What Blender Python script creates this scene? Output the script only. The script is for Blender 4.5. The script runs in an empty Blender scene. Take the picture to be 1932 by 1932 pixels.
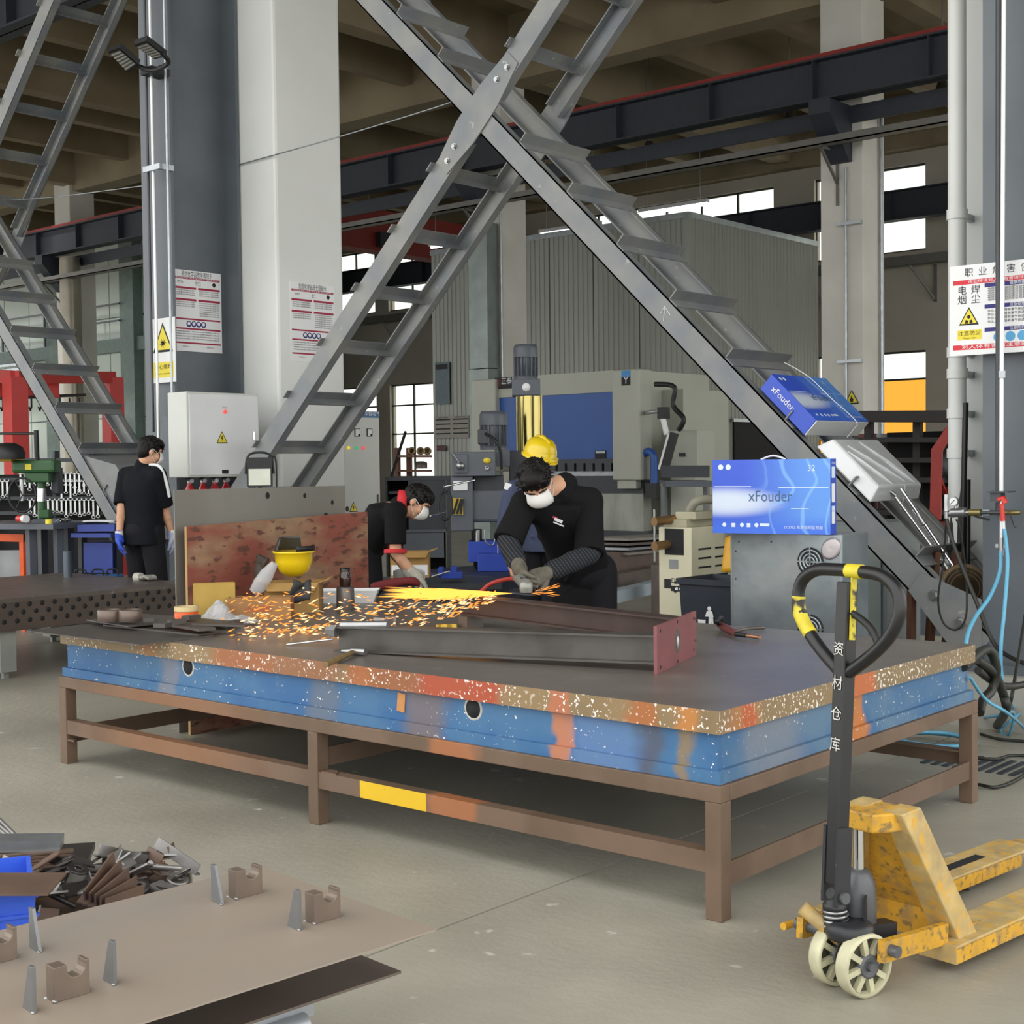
import bpy, math, random
from mathutils import Vector, Matrix, Euler
random.seed(7)
S = bpy.context.scene
COL = S.collection
# ---------------------------------------------------------------- camera
TH, PITCH, ROLL, FPX = 0.7139, 0.0344, -0.0116, 2620.0
CAMZ = 1.5
_s, _c = math.sin, math.cos
FW = Vector((-_s(TH)*_c(PITCH), _c(TH)*_c(PITCH), -_s(PITCH)))
_u0 = Vector((-_s(TH)*_s(PITCH), _c(TH)*_s(PITCH), _c(PITCH)))
_r0 = Vector((_c(TH), _s(TH), 0))
RT = _c(ROLL)*_r0 + _s(ROLL)*_u0
UP = -_s(ROLL)*_r0 + _c(ROLL)*_u0
cam_d = bpy.data.cameras.new('camera')
cam = bpy.data.objects.new('camera', cam_d); COL.objects.link(cam)
cam_d.sensor_width = 36.0; cam_d.lens = FPX/1932.0*36.0
cam_d.clip_start = 0.05; cam_d.clip_end = 300
cam.matrix_world = Matrix(((RT.x, UP.x, -FW.x, 0), (RT.y, UP.y, -FW.y, 0), (RT.z, UP.z, -FW.z, CAMZ), (0, 0, 0, 1)))
S.camera = cam
# ---------------------------------------------------------------- world, exposure
W = bpy.data.worlds.new('daylight'); S.world = W; W.use_nodes = True
_bg = W.node_tree.nodes['Background']
_bg.inputs[0].default_value = (1.0, 1.0, 0.98, 1); _bg.inputs[1].default_value = 1.25
S.view_settings.view_transform = 'Standard'; S.view_settings.look = 'None'
S.view_settings.exposure = 0.95; S.view_settings.gamma = 1.0; S.view_settings.use_curve_mapping = False

def at(px, py, x=None, y=None, z=None, d=None):
    """world point seen at a photo pixel, on a given plane or depth"""
    r = FW + (px-966)/FPX*RT - (py-966)/FPX*UP
    if x is not None: k = x/r.x
    elif y is not None: k = y/r.y
    elif z is not None: k = (z-CAMZ)/r.z
    else: k = d
    return Vector((0, 0, CAMZ)) + r*k

# ---------------------------------------------------------------- helpers
def lin(h):
    if isinstance(h, (tuple, list)): return tuple(h[:3])
    h = h.lstrip('#'); v = [int(h[i:i+2], 16)/255 for i in (0, 2, 4)]
    return tuple(x/12.92 if x <= .04045 else ((x+.055)/1.055)**2.4 for x in v)
_M = {}
def mat(name, col, rough=.55, metal=0.0, var=.12, scale=6.0, bump=0.0, bscale=60.0, wear=None, wscale=14.0, wth=.62, wsoft=.04,
        dirt=None, dscale=2.5, dth=.55, dsoft=.2, stretch=None, emit=None, estr=1.0, alpha=1.0, trans=0.0, coat=0.0, spec=.5):
    """procedural material: base colour with noise variation, optional dirt blotches and sharp wear chips, optional fine relief"""
    if name in _M: return _M[name]
    m = bpy.data.materials.new(name); m.use_nodes = True
    nt = m.node_tree; N = nt.nodes; L = nt.links
    b = N['Principled BSDF']
    c = lin(col)
    tc = N.new('ShaderNodeTexCoord'); vec = tc.outputs['Object']
    if stretch:
        mp = N.new('ShaderNodeMapping'); mp.inputs['Scale'].default_value = stretch
        L.new(vec, mp.inputs[0]); vec = mp.outputs[0]
    def noise(sc, det=3.0):
        n = N.new('ShaderNodeTexNoise'); n.inputs['Scale'].default_value = sc; n.inputs['Detail'].default_value = det
        L.new(vec, n.inputs['Vector']); return n.outputs[0]
    def mix(fac, a, bcol):
        x = N.new('ShaderNodeMix'); x.data_type = 'RGBA'
        L.new(fac, x.inputs[0])
        if isinstance(a, tuple): x.inputs[6].default_value = (*a, 1)
        else: L.new(a, x.inputs[6])
        if isinstance(bcol, tuple): x.inputs[7].default_value = (*bcol, 1)
        else: L.new(bcol, x.inputs[7])
        return x.outputs[2]
    def step(src, th, soft):
        r = N.new('ShaderNodeMapRange'); r.inputs[1].default_value = th-soft; r.inputs[2].default_value = th+soft
        L.new(src, r.inputs[0]); return r.outputs[0]
    out = None
    if var > 0:
        out = mix(step(noise(scale), .5, .22), tuple(x*(1-var) for x in c), tuple(min(1, x*(1+var)) for x in c))
    if dirt is not None:
        out = mix(step(noise(dscale, 4), dth, dsoft), out if out is not None else c, lin(dirt))
    if wear is not None:
        out = mix(step(noise(wscale, 6), wth, wsoft), out if out is not None else c, lin(wear))
    if out is not None: L.new(out, b.inputs['Base Color'])
    else: b.inputs['Base Color'].default_value = (*c, 1)
    b.inputs['Roughness'].default_value = rough; b.inputs['Metallic'].default_value = metal
    b.inputs['Specular IOR Level'].default_value = spec
    if coat: b.inputs['Coat Weight'].default_value = coat; b.inputs['Coat Roughness'].default_value = .15
    if trans: b.inputs['Transmission Weight'].default_value = trans
    if alpha < 1: b.inputs['Alpha'].default_value = alpha
    if emit is not None:
        b.inputs['Emission Color'].default_value = (*lin(emit), 1); b.inputs['Emission Strength'].default_value = estr
    if bump:
        bp = N.new('ShaderNodeBump'); bp.inputs['Strength'].default_value = bump; bp.inputs['Distance'].default_value = .01
        L.new(noise(bscale, 4), bp.inputs['Height']); L.new(bp.outputs[0], b.inputs['Normal'])
    _M[name] = m
    return m

class MB:
    """collects shapes into one mesh"""
    def __init__(s): s.v = []; s.f = []; s.sm = []; s.mi = []; s.mats = []; s.cur = 0
    def use(s, m):
        if m not in s.mats: s.mats.append(m)
        s.cur = s.mats.index(m); return s
    def add(s, vs, fs, smooth=False):
        o = len(s.v); s.v += [tuple(p) for p in vs]
        for f in fs: s.f.append(tuple(i+o for i in f)); s.sm.append(smooth); s.mi.append(s.cur)
        return s
    def box(s, c, d, rot=None):
        c = Vector(c); h = Vector(d)/2
        R = None
        if rot is not None: R = rot if isinstance(rot, Matrix) else Euler(rot).to_matrix()
        vs = []
        for k in range(8):
            p = Vector(((h.x if k & 1 else -h.x), (h.y if k & 2 else -h.y), (h.z if k & 4 else -h.z)))
            if R is not None: p = R @ p
            vs.append(c+p)
        return s.add(vs, [(0, 2, 3, 1), (4, 5, 7, 6), (0, 1, 5, 4), (2, 6, 7, 3), (0, 4, 6, 2), (1, 3, 7, 5)])
    def bb(s, a, b):
        a = Vector(a); b = Vector(b); return s.box((a+b)/2, [abs(x) for x in (b-a)])
    def beam(s, p0, p1, w, h, up=(0, 0, 1)):
        """box from p0 to p1, w across, h along up"""
        p0 = Vector(p0); p1 = Vector(p1); a = (p1-p0); l = a.length
        if l < 1e-6: return s
        a.normalize(); u = Vector(up); sd = a.cross(u)
        if sd.length < 1e-4: sd = a.cross(Vector((1, 0, 0)))
        sd.normalize(); u = sd.cross(a).normalized()
        return s.box((p0+p1)/2, (l, w, h), Matrix((a, -sd, u)).transposed())
    def cyl(s, p0, p1, r0, r1=None, n=16, cap=True, smooth=True):
        r1 = r0 if r1 is None else r1
        return s.tube([p0, p1], [r0, r1], n, cap, smooth)
    def tube(s, pts, r, n=10, cap=True, smooth=True, closed=False):
        pts = [Vector(p) for p in pts]; m = len(pts)
        rs = r if isinstance(r, (list, tuple)) else [r]*m
        ref = None; vs = []
        for i, p in enumerate(pts):
            if closed: t = pts[(i+1) % m]-pts[i-1]
            else: t = pts[min(i+1, m-1)]-pts[max(i-1, 0)]
            t.normalize()
            if ref is None:
                ref = t.orthogonal().normalized()
            else:
                ref = ref-t*ref.dot(t)
                if ref.length < 1e-6: ref = t.orthogonal()
                ref.normalize()
            bn = t.cross(ref)
            for k in range(n):
                an = 2*math.pi*k/n
                vs.append(p+(ref*math.cos(an)+bn*math.sin(an))*rs[i])
        fs = []
        for i in range(m if closed else m-1):
            j = (i+1) % m
            for k in range(n):
                fs.append((i*n+k, i*n+(k+1) % n, j*n+(k+1) % n, j*n+k))
        s.add(vs, fs, smooth)
        if cap and not closed:
            s.add(vs[:n], [tuple(range(n-1, -1, -1))]); s.add(vs[-n:], [tuple(range(n))])
        return s
    def prism(s, poly, a, b, c0, t):
        """2-D polygon on axes a,b at c0, extruded by vector t"""
        a = Vector(a); b = Vector(b); c0 = Vector(c0); t = Vector(t); n = len(poly)
        lo = [c0+a*x+b*y for x, y in poly]; hi = [p+t for p in lo]
        ar = sum(poly[i][0]*poly[(i+1) % n][1]-poly[(i+1) % n][0]*poly[i][1] for i in range(n))
        flip = (ar > 0) == (a.cross(b).dot(t) > 0)
        fs = [tuple(range(n-1, -1, -1)) if flip else tuple(range(n)), tuple(range(n, 2*n)) if flip else tuple(range(2*n-1, n-1, -1))]
        for i in range(n):
            j = (i+1) % n
            q = (i, j, n+j, n+i)
            fs.append(q if flip else q[::-1])
        return s.add(lo+hi, fs)
    def lathe(s, prof, c=(0, 0, 0), ax=(0, 0, 1), n=20, smooth=True, sx=1, sy=1, ref=None):
        c = Vector(c); ax = Vector(ax).normalized()
        r0 = Vector(ref).normalized() if ref else ax.orthogonal().normalized(); b = ax.cross(r0); vs = []; fs = []
        for r, h in prof:
            for k in range(n):
                an = 2*math.pi*k/n
                vs.append(c+ax*h+(r0*math.cos(an)*sx+b*math.sin(an)*sy)*r)
        for i in range(len(prof)-1):
            for k in range(n):
                fs.append((i*n+k, i*n+(k+1) % n, (i+1)*n+(k+1) % n, (i+1)*n+k))
        s.add(vs, fs, smooth)
        if tuple(prof[0]) == tuple(prof[-1]): return s
        if prof[0][0] > 1e-4: s.add(vs[:n], [tuple(range(n-1, -1, -1))])
        if prof[-1][0] > 1e-4: s.add(vs[-n:], [tuple(range(n))])
        return s
    def ell(s, c, r, n=16, m=10, rot=None):
        c = Vector(c); vs = []; fs = []
        R = None
        if rot is not None: R = rot if isinstance(rot, Matrix) else Euler(rot).to_matrix()
        for i in range(m+1):
            ph = math.pi*i/m
            for k in range(n):
                an = 2*math.pi*k/n
                p = Vector((r[0]*math.sin(ph)*math.cos(an), r[1]*math.sin(ph)*math.sin(an), r[2]*math.cos(ph)))
                if R is not None: p = R @ p
                vs.append(c+p)
        for i in range(m):
            for k in range(n): fs.append((i*n+k, (i+1)*n+k, (i+1)*n+(k+1) % n, i*n+(k+1) % n))
        return s.add(vs, fs, True)
    def quad(s, a, b, c, d): return s.add([a, b, c, d], [(0, 1, 2, 3)])
    def grid(s, fn, nu, nv, smooth=True):
        vs = [fn(i/nu, j/nv) for j in range(nv+1) for i in range(nu+1)]
        fs = [(j*(nu+1)+i, j*(nu+1)+i+1, (j+1)*(nu+1)+i+1, (j+1)*(nu+1)+i) for j in range(nv) for i in range(nu)]
        return s.add(vs, fs, smooth)
    def build(s, name, m=None, parent=None, bevel=0.0, origin=None, solid=0.0):
        me = bpy.data.meshes.new(name)
        o0 = Vector(origin) if origin is not None else Vector((0, 0, 0))
        me.from_pydata([(p[0]-o0.x, p[1]-o0.y, p[2]-o0.z) for p in s.v], [], s.f)
        ms = s.mats if s.mats else [m]
        for q in ms: me.materials.append(q)
        me.polygons.foreach_set('use_smooth', s.sm); me.polygons.foreach_set('material_index', s.mi)
        me.update()
        o = bpy.data.objects.new(name, me); COL.objects.link(o)
        o.location = o0
        if parent is not None: o.parent = parent
        if solid:
            q = o.modifiers.new('thickness', 'SOLIDIFY'); q.thickness = solid; q.offset = 0
        if bevel:
            q = o.modifiers.new('bevel', 'BEVEL'); q.width = bevel; q.segments = 2; q.limit_method = 'ANGLE'; q.angle_limit = .6
        return o
def B(name, m, parent, c, d, rot=None, bevel=0.0):
    return MB().box(c, d, rot).build(name, m, parent, bevel)
def thing(name, label, cat, loc=(0, 0, 0), rz=0.0, group=None):
    o = bpy.data.objects.new(name, None); COL.objects.link(o)
    o.empty_display_size = .1; o.location = loc; o.rotation_euler = (0, 0, rz)
    return tag(o, label, cat, group)
def tag(o, label, cat, group=None, kind=None):
    o['label'] = label; o['category'] = cat
    if group: o['group'] = group
    if kind: o['kind'] = kind
    return o
def struct(o):
    o['kind'] = 'structure'; return o
def dup(root, loc, rz=None, label=None):
    r = root.copy(); COL.objects.link(r); r.location = loc
    if rz is not None: r.rotation_euler = (0, 0, rz)
    if label: r['label'] = label
    for ch in list(root.children):
        c = ch.copy(); COL.objects.link(c); c.parent = r
        for g in list(ch.children):
            d = g.copy(); COL.objects.link(d); d.parent = c
    return r
def spart(o, name, me_from, loc, parent, rot=None):
    """another object that shares a mesh"""
    q = bpy.data.objects.new(name, me_from.data); COL.objects.link(q); q.location = loc; q.parent = parent
    if rot is not None: q.rotation_euler = rot
    return q
def text(name, s, m, c, xa, ya, size, parent=None, align='CENTER', wid=None, lift=.0012):
    """flat lettering: s written on the plane (xa right, ya up) centred at c"""
    cu = bpy.data.curves.new('lettering', 'FONT'); cu.body = s; cu.align_x = align; cu.align_y = 'CENTER'; cu.size = 1
    cu.resolution_u = 3
    t = bpy.data.objects.new('lettering', cu); COL.objects.link(t)
    dg = bpy.context.evaluated_depsgraph_get()
    me = bpy.data.meshes.new_from_object(t.evaluated_get(dg))
    bpy.data.objects.remove(t); bpy.data.curves.remove(cu)
    xa = Vector(xa).normalized(); ya = Vector(ya).normalized(); n = xa.cross(ya)
    k = size; kx = size
    if wid and len(me.vertices):
        xs = [v.co.x for v in me.vertices]; kx = wid/(max(xs)-min(xs))
    c = Vector(c)
    for v in me.vertices:
        q = v.co.copy(); v.co = c+xa*q.x*kx+ya*q.y*k+n*lift
    me.materials.clear(); me.materials.append(m); me.update(); me.name = name
    o = bpy.data.objects.new(name, me); COL.objects.link(o)
    if parent is not None: o.parent = parent
    return o
def catm(pts, n=8):
    """smooth curve through points"""
    P = [Vector(p) for p in pts]; out = []
    for i in range(len(P)-1):
        a = P[max(i-1, 0)]; b = P[i]; c = P[i+1]; d = P[min(i+2, len(P)-1)]
        for k in range(n):
            t = k/n
            out.append(.5*((2*b)+(c-a)*t+(2*a-5*b+4*c-d)*t*t+(3*b-a-3*c+d)*t**3))
    out.append(P[-1]); return out
def local(o, f):
    return f

# ---------------------------------------------------------------- palette
m_floor = mat('floor_concrete', '#a5a193', .42, var=.10, scale=1.3, bump=.25, bscale=24, dirt='#8b877b', dscale=.9, dth=.56, dsoft=.16, wear='#c5c2b8', wscale=9, wth=.70, wsoft=.03)
m_joint = mat('floor_joint', '#6e6a5f', .8)
m_conc = mat('ceiling_concrete', '#8f836b', .9, var=.15, scale=.7, bump=.3, bscale=9, dirt='#75684f', dscale=.5)
m_wallc = mat('wall_concrete', '#b8b2a5', .9, var=.1, scale=.5, dirt='#a6a093', dscale=.4)
m_white = mat('column_white', '#dfe1de', .55, var=.03, scale=1.0, dirt='#d2d4d0', dscale=.8)
m_white2 = mat('column_grey_white', '#d2d0c8', .6, var=.04, scale=1.0, dirt='#c0beb4', dscale=.8)
m_steelcol = mat('column_grey_paint', '#575e65', .42, var=.07, scale=2.0, dirt='#666d72', dscale=1.3, dth=.6)
m_brace = mat('brace_grey_paint', '#71767b', .45, var=.08, scale=5, dirt='#8b8a84', dscale=3, wear='#a3a49f', wscale=18, wth=.70)
m_girder = mat('girder_dark', '#2a2f38', .6, var=.1)
m_red = mat('rail_red', '#8d2a22', .55)
m_booth = mat('booth_panel', '#989c95', .5, metal=.25, var=.1, scale=.7, dirt='#85877f', dscale=.5, stretch=(1, 1, .25))
m_gal = mat('galvanised', '#a2a8ab', .32, metal=.75, var=.14, scale=9, bump=.04, bscale=30)
m_black = mat('black_rubber', '#17181a', .5)
m_blackpaint = mat('black_paint', '#1c1c1e', .35, var=.2, scale=8, wear='#6d6a66', wscale=22, wth=.74)
m_dark = mat('dark_void', '#191a1c', .8)
m_chrome = mat('chrome', '#d9dadb', .12, metal=1.0, var=0)
m_steel = mat('bright_steel', '#a5a6a6', .3, metal=.85, var=.1, scale=12)
m_msteel = mat('mill_steel', '#5d5854', .45, metal=.45, var=.2, scale=7, dirt='#6b5f57', dscale=4)
m_paper = mat('paper_white', '#e8e9ea', .7, var=0)
m_ink = mat('ink_black', '#1d1d22', .7, var=0)
m_crim = mat('ink_crimson', '#9d1c3c', .6, var=0)
m_navy = mat('ink_navy', '#2d2a73', .6, var=0)
m_redink = mat('ink_red', '#d0303e', .6, var=0)
m_yel = mat('sign_yellow', '#e6d43c', .55, var=0)
m_pwhite = mat('white_plastic', '#dfe1e2', .35, var=.02)
# ================================================================ the hall
GX = 7.83                                    # column grid along x
floor = struct(MB().bb((-66, -14, -.30), (16, 40, -.014)).build('floor', m_joint))
xs = [-3.1+GX*k for k in range(-8, 3)]; xs = [-66]+[x for x in xs if -65 < x < 15]+[16]
ys = [-14, -6.5, -.4, 7.05, 14.2, 21.4, 30, 40]
for i in range(len(xs)-1):
    for j in range(len(ys)-1):
        MB().bb((xs[i]+.005, ys[j]+.005, -.15), (xs[i+1]-.005, ys[j+1]-.005, 0)).build('slab', m_floor, floor)
ceiling = struct(MB().bb((-66, .5, 10.4), (6, 33.2, 10.7)).build('ceiling', m_conc))
k = 0
x = -3.1+.3
while x > -64: x -= GX/3
while x < 5.5:
    big = (k % 3 == 0)
    for (y0, y1) in ((.5, 8.6), (9.2, 21.1), (21.7, 32.3)):
        MB().bb((x-(.22 if big else .15), y0, 9.25 if big else 9.55), (x+(.22 if big else .15), y1, 10.4)).build('joist', m_conc, ceiling)
    x += GX/3; k += 1
for y in (8.9, 21.4, 32.5):
    MB().bb((-66, y-.3, 9.1), (6, y+.3, 10.4)).build('beam', m_conc, ceiling)
# back wall with two rows of windows
YB = 32.6
WX = [(-36.3, -34.25), (-33.6, -31.55), (-25.6, -24.1), (-23.6, -18.95), (-17.75, -14.72), (-14.1, -11.0), (-9.8, -6.6), (-5.6, -2.4)]
WZ = [(1.1, 4.2), (6.65, 8.78)]
mb = MB(); prev = -66
for (a, b) in WX:
    mb.bb((prev, YB, 0), (a, YB+.3, 10.4)); zp = 0
    for (z0, z1) in WZ:
        mb.bb((a, YB, zp), (b, YB+.3, z0)); zp = z1
    mb.bb((a, YB, zp), (b, YB+.3, 10.4)); prev = b
mb.bb((prev, YB, 0), (6, YB+.3, 10.4))
wall_back = struct(mb.build('wall_back', m_wallc))
def pane_mat(name, col):
    m = bpy.data.materials.new(name); m.use_nodes = True; nt = m.node_tree; nt.nodes.clear()
    o = nt.nodes.new('ShaderNodeOutputMaterial'); t = nt.nodes.new('ShaderNodeBsdfTransparent'); t.inputs[0].default_value = (*col, 1)
    g = nt.nodes.new('ShaderNodeBsdfGlossy'); g.inputs['Roughness'].default_value = .1; mx = nt.nodes.new('ShaderNodeMixShader'); mx.inputs[0].default_value = .05
    nt.links.new(t.outputs[0], mx.inputs[1]); nt.links.new(g.outputs[0], mx.inputs[2]); nt.links.new(mx.outputs[0], o.inputs[0])
    return m
m_pane = pane_mat('window_glass', (.86, .87, .83)); m_paney = pane_mat('window_glass_yellow_film', (.72, .48, .17))
m_wframe = mat('window_frame', '#3b3a36', .5)
n = 0
for (a, b) in WX:
    for (z0, z1) in WZ:
        n += 1
        w = MB(); t = .05
        nx = max(2, round((b-a)/1.25)); zr = [z0, 2.55, 3.5, z1] if z0 < 3 else [z0, z0+1.15, z1]
        w.bb((a, YB+.1, z0), (b, YB+.16, z0+t)); w.bb((a, YB+.1, z1-t), (b, YB+.16, z1))
        for q in range(nx+1):
            xx = a+(b-a)*q/nx; w.bb((max(a, xx-t/2), YB+.1, z0), (min(b, xx+t/2), YB+.16, z1))
        for z in zr[1:-1]: w.bb((a, YB+.1, z-t/2), (b, YB+.16, z+t/2))
        wo = struct(w.build('window_%d' % n, m_wframe))
        for q in range(nx):
            for r in range(len(zr)-1):
                yel = z0 < 3 and a < -14.5 and a > -18 and r < 2
                MB().bb((a+(b-a)*q/nx+t/2, YB+.125, zr[r]+t/2), (a+(b-a)*(q+1)/nx-t/2, YB+.133, zr[r+1]-t/2)).build('pane', m_paney if yel else m_pane, wo)
# pale green panel partition on the left, with pilasters and a mid rail
m_green = mat('partition_panel', '#cdd8d1', .6, var=.05, scale=.6, dirt='#bcc7bd', dscale=.4)
m_greenD = mat('partition_post', '#6f827c', .55)
part_w = struct(MB().bb((-62, 24.3, 0), (-31.0, 24.5, 9.1)).build('wall_left', m_greenD))
x = -62
while x < -31.2:
    x1 = min(x+1.55, -31.0)
    for (z0, z1) in ((0, 3.05), (3.05, 6.1), (6.1, 9.1)):
        MB().bb((x+.02, 24.24, z0+.02), (x1-.02, 24.30, z1-.02)).build('panel', m_green, part_w)
    x = x1
struct(MB().bb((-62, 24.0, 5.02), (-31, 24.22, 5.42)).build('trim_1', m_greenD))
for k, x in enumerate((-58.6, -52.4, -46.2, -40.0, -35.8)):
    struct(MB().bb((x-.35, 23.9, 0), (x+.35, 24.24, 9.1)).build('trim_%d' % (k+2), m_greenD))
# concrete columns, far row (each with its bracket for the crane girder)
for i, x in enumerate((-42.64, -34.81, -26.98, -19.16, -11.32, -3.5, 4.33)):
    c = struct(MB().bb((x, 21.0, 0), (x+.77, 21.77, 10.4)).build('column', m_white2, bevel=.02))
    MB().prism([(0, 0), (-.75, 0), (-.75, -.22), (-.1, -.9), (0, -.9)], (0, 1, 0), (0, 0, 1), (x+.2, 21.0, 7.28), (.38, 0, 0)).build('bracket', m_girder, c)
# near row: white building columns
colA = struct(MB().bb((-11.6, 8.52, 0), (-10.28, 9.36, 10.4)).build('column', m_white, bevel=.03))
colB = struct(MB().bb((-3.60, 8.52, 0), (-2.3, 9.36, 10.4)).build('column', m_white, bevel=.03))
struct(MB().bb((-19.4, 8.52, 0), (-18.1, 9.36, 10.4)).build('column', m_white, bevel=.03))
# crane girders along x
def girder(y, z0, z1, x0, x1, name='crane_girder', label='', red=True):
    t = thing(name, label, 'girder', (0, y, z0))
    g = MB(); g.bb((x0, -.012, 0), (x1, .012, z1-z0)); g.bb((x0, -.17, 0), (x1, .17, .03)); g.bb((x0, -.17, z1-z0-.03), (x1, .17, z1-z0))
    g.build('web_beam', m_girder, t)
    x = x0+.6; st = None
    while x < x1:
        if st is None: st = MB().bb((-.008, -.16, .03), (.008, .16, z1-z0-.03)).build('stiffener', m_girder, t); st.location = (x, 0, 0)
        else: spart(t, 'stiffener', st, (x, 0, 0), t)
        x += 1.96
    if red: MB().bb((x0, -.05, z1-z0), (x1, .05, z1-z0+.1)).build('rail', m_red, t)
    return t
girder(20.45, 7.29, 7.96, -45, 6, label='dark crane girder with a red rail in front of the far columns')
girder(31.4, 7.22, 7.93, -45, 6, label='dark crane girder along the window wall, farthest back', red=False)
girder(9.75, 7.29, 8.2, -45, -12.2, label='blue grey crane girder overhead in the top left corner')
# second flange plate hanging below far girder: box girder of the travelling crane beside it
tag(MB().bb((-45, 20.95, 7.0), (6, 20.99, 7.28)).build('runway_channel', m_girder), 'dark channel running just behind the far crane girder', 'channel')
# cable tray under the far girder, with brackets on the columns
tray = thing('cable_tray', 'long grey cable tray running below the far crane girder', 'tray', (0, 20.5, 6.6))
m_tray = mat('tray_grey', '#6e6d68', .5, metal=.3)
MB().bb((-45, -.12, 0), (6, .12, .02)).bb((-45, -.12, 0), (6, -.10, .12)).bb((-45, .10, 0), (6, .12, .12)).build('channel', m_tray, tray)
for x in (-42.3, -34.5, -26.6, -18.85, -11.0, -3.1):
    b = MB(); b.beam((x, .5, -.9), (x, .5, 0), .05, .05); b.beam((x, .5, -.55), (x, -.1, -.02), .04, .04); b.beam((x, -.1, -.02), (x, .5, -.02), .04, .04)
    b.build('bracket', m_tray, tray)
tray2 = thing('cable_tray', 'grey cable tray with brackets fixed along the window wall', 'tray', (0, 32.2, 6.25))
MB().bb((-45, -.15, 0), (6, .15, .22)).build('channel', m_tray, tray2)
for x in (-33, -25, -17.3, -14.45, -10, -4):
    b = MB(); b.beam((x, .36, -.9), (x, .36, 0), .06, .06); b.beam((x, .36, -.85), (x-.5, .0, 0), .05, .05); b.build('bracket', m_tray, tray2)
# conduits on the far columns
def conduit(name, x, y, z0, z1, r, m, label):
    return tag(MB().cyl((x, y, z0), (x, y, z1), r, n=8).build(name, m), label, 'pipe')
conduit('conduit', -11.15+.32, 20.94, 2.2, 6.3, .022, m_gal, 'thin steel conduit running down the far right column face')
conduit('conduit', -10.50, 21.55, .6, 7.2, .03, m_gal, 'steel conduit on the right edge of the far right column')
conduit('conduit', -18.36, 20.95, 2.5, 6.5, .025, m_gal, 'steel conduit down the column behind the press brake')
for (x, y, z, lab) in ((-10.75, 20.9, 5.35, 'upper'), (-10.75, 20.9, 3.1, 'lower')):
    tag(MB().bb((x-.22, y-.02, z), (x+.22, y+.02, z+.05)).build('pipe_clip', m_gal), lab+' pipe clip across the conduit on the far right column', 'clip')
# sheet-metal cabinet duct beside the middle far column
duct = thing('duct_panel', 'galvanised duct standing in front of the middle far column', 'duct', (-18.95, 20.6, 0))
MB().bb((0, 0, 0), (.52, .34, 3.4)).bb((0.01, .01, 3.42), (.51, .33, 6.3)).build('body', mat('duct_galv', '#7d8683', .45, metal=.5, var=.15, scale=3), duct)
# ---------------------------------------------------------------- corrugated booth
bth = thing('panel_booth', 'large grey booth of corrugated metal panels beneath the windows', 'booth', (-15.95, 24, 0))
MB().bb((-7.28, .04, 0), (-.04, 5.4, 6.55)).build('core', m_dark, bth)
x = -7.3; pl = None
def corr(n, w, h, axis):
    mb = MB(); st = w/n
    for k in range(n):
        a = k*st
        pr = [(a, 0), (a+st*.42, 0), (a+st*.5, -.018), (a+st*.92, -.018), (a+st, 0)]
        for q in range(4):
            (u0, v0), (u1, v1) = pr[q], pr[q+1]
            if axis == 'x': mb.quad((u0, v0, 0), (u1, v1, 0), (u1, v1, h), (u0, v0, h))
            else: mb.quad((-v0, u0, 0), (-v1, u1, 0), (-v1, u1, h), (-v0, u0, h))
    return mb
p0 = corr(9, 1.2, 6.55, 'x').build('panel', m_booth, bth); p0.location = (-7.3, 0, 0)
for k in range(1, 6): spart(bth, 'panel', p0, (-7.3+k*1.217, 0, 0), bth)
p1 = corr(9, 1.33, 6.55, 'y').build('panel', m_booth, bth); p1.location = (.02, .03, 0)
for k in range(1, 4): spart(bth, 'panel', p1, (.02, .03+k*1.35, 0), bth)
MB().bb((-7.32, -.03, 6.5), (.04, .06, 6.62)).bb((-.04, 0, 6.5), (.05, 5.42, 6.62)).build('top_edge', m_gal, bth)
MB().bb((-.05, -.04, 0), (.06, .06, 6.6)).build('corner_post', m_booth, bth)
MB().bb((-5.85, -.05, .2), (-5.80, -.01, 5.0)).bb((-5.85, -.05, 2.86), (-3.6, -.01, 2.91)).bb((-3.62, -.05, .2), (-3.57, -.01, 2.9)).build('door_frame', m_greenD, bth)
dk = MB(); dk.bb((.06, 1.6, 0), (.09, 3.9, 2.35)).build('doorway', m_dark, bth)
MB().bb((.09, 1.5, 2.35), (.14, 4.0, 2.42)).build('lintel', m_gal, bth)
# roof-light strips (fluorescent battens) just under the far ceiling
m_tube = mat('lamp_tube', '#ffffff', .4, emit='#ffffff', estr=5.0, var=0)
for (px, py, lab) in ((1075, 437, 'left'), (1270, 397, 'right'), (860, 462, 'leftmost')):
    p = at(px, py, y=25.5)
    t = thing('batten_lamp', 'white tube lamp above the booth, %s of three' % lab, 'lamp', p, group='tube lamps above the booth')
    MB().bb((-.9, -.06, .06), (.9, .06, .14)).build('housing', m_pwhite, t)
    MB().cyl((-.85, 0, .03), (.85, 0, .03), .035, n=8).build('tube', m_tube, t)
    [MB().cyl((q, 0, .14), (q, 0, 10.4-p.z), .006, n=6).build('hanger', m_gal, t) for q in (-.7, .7)]
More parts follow.
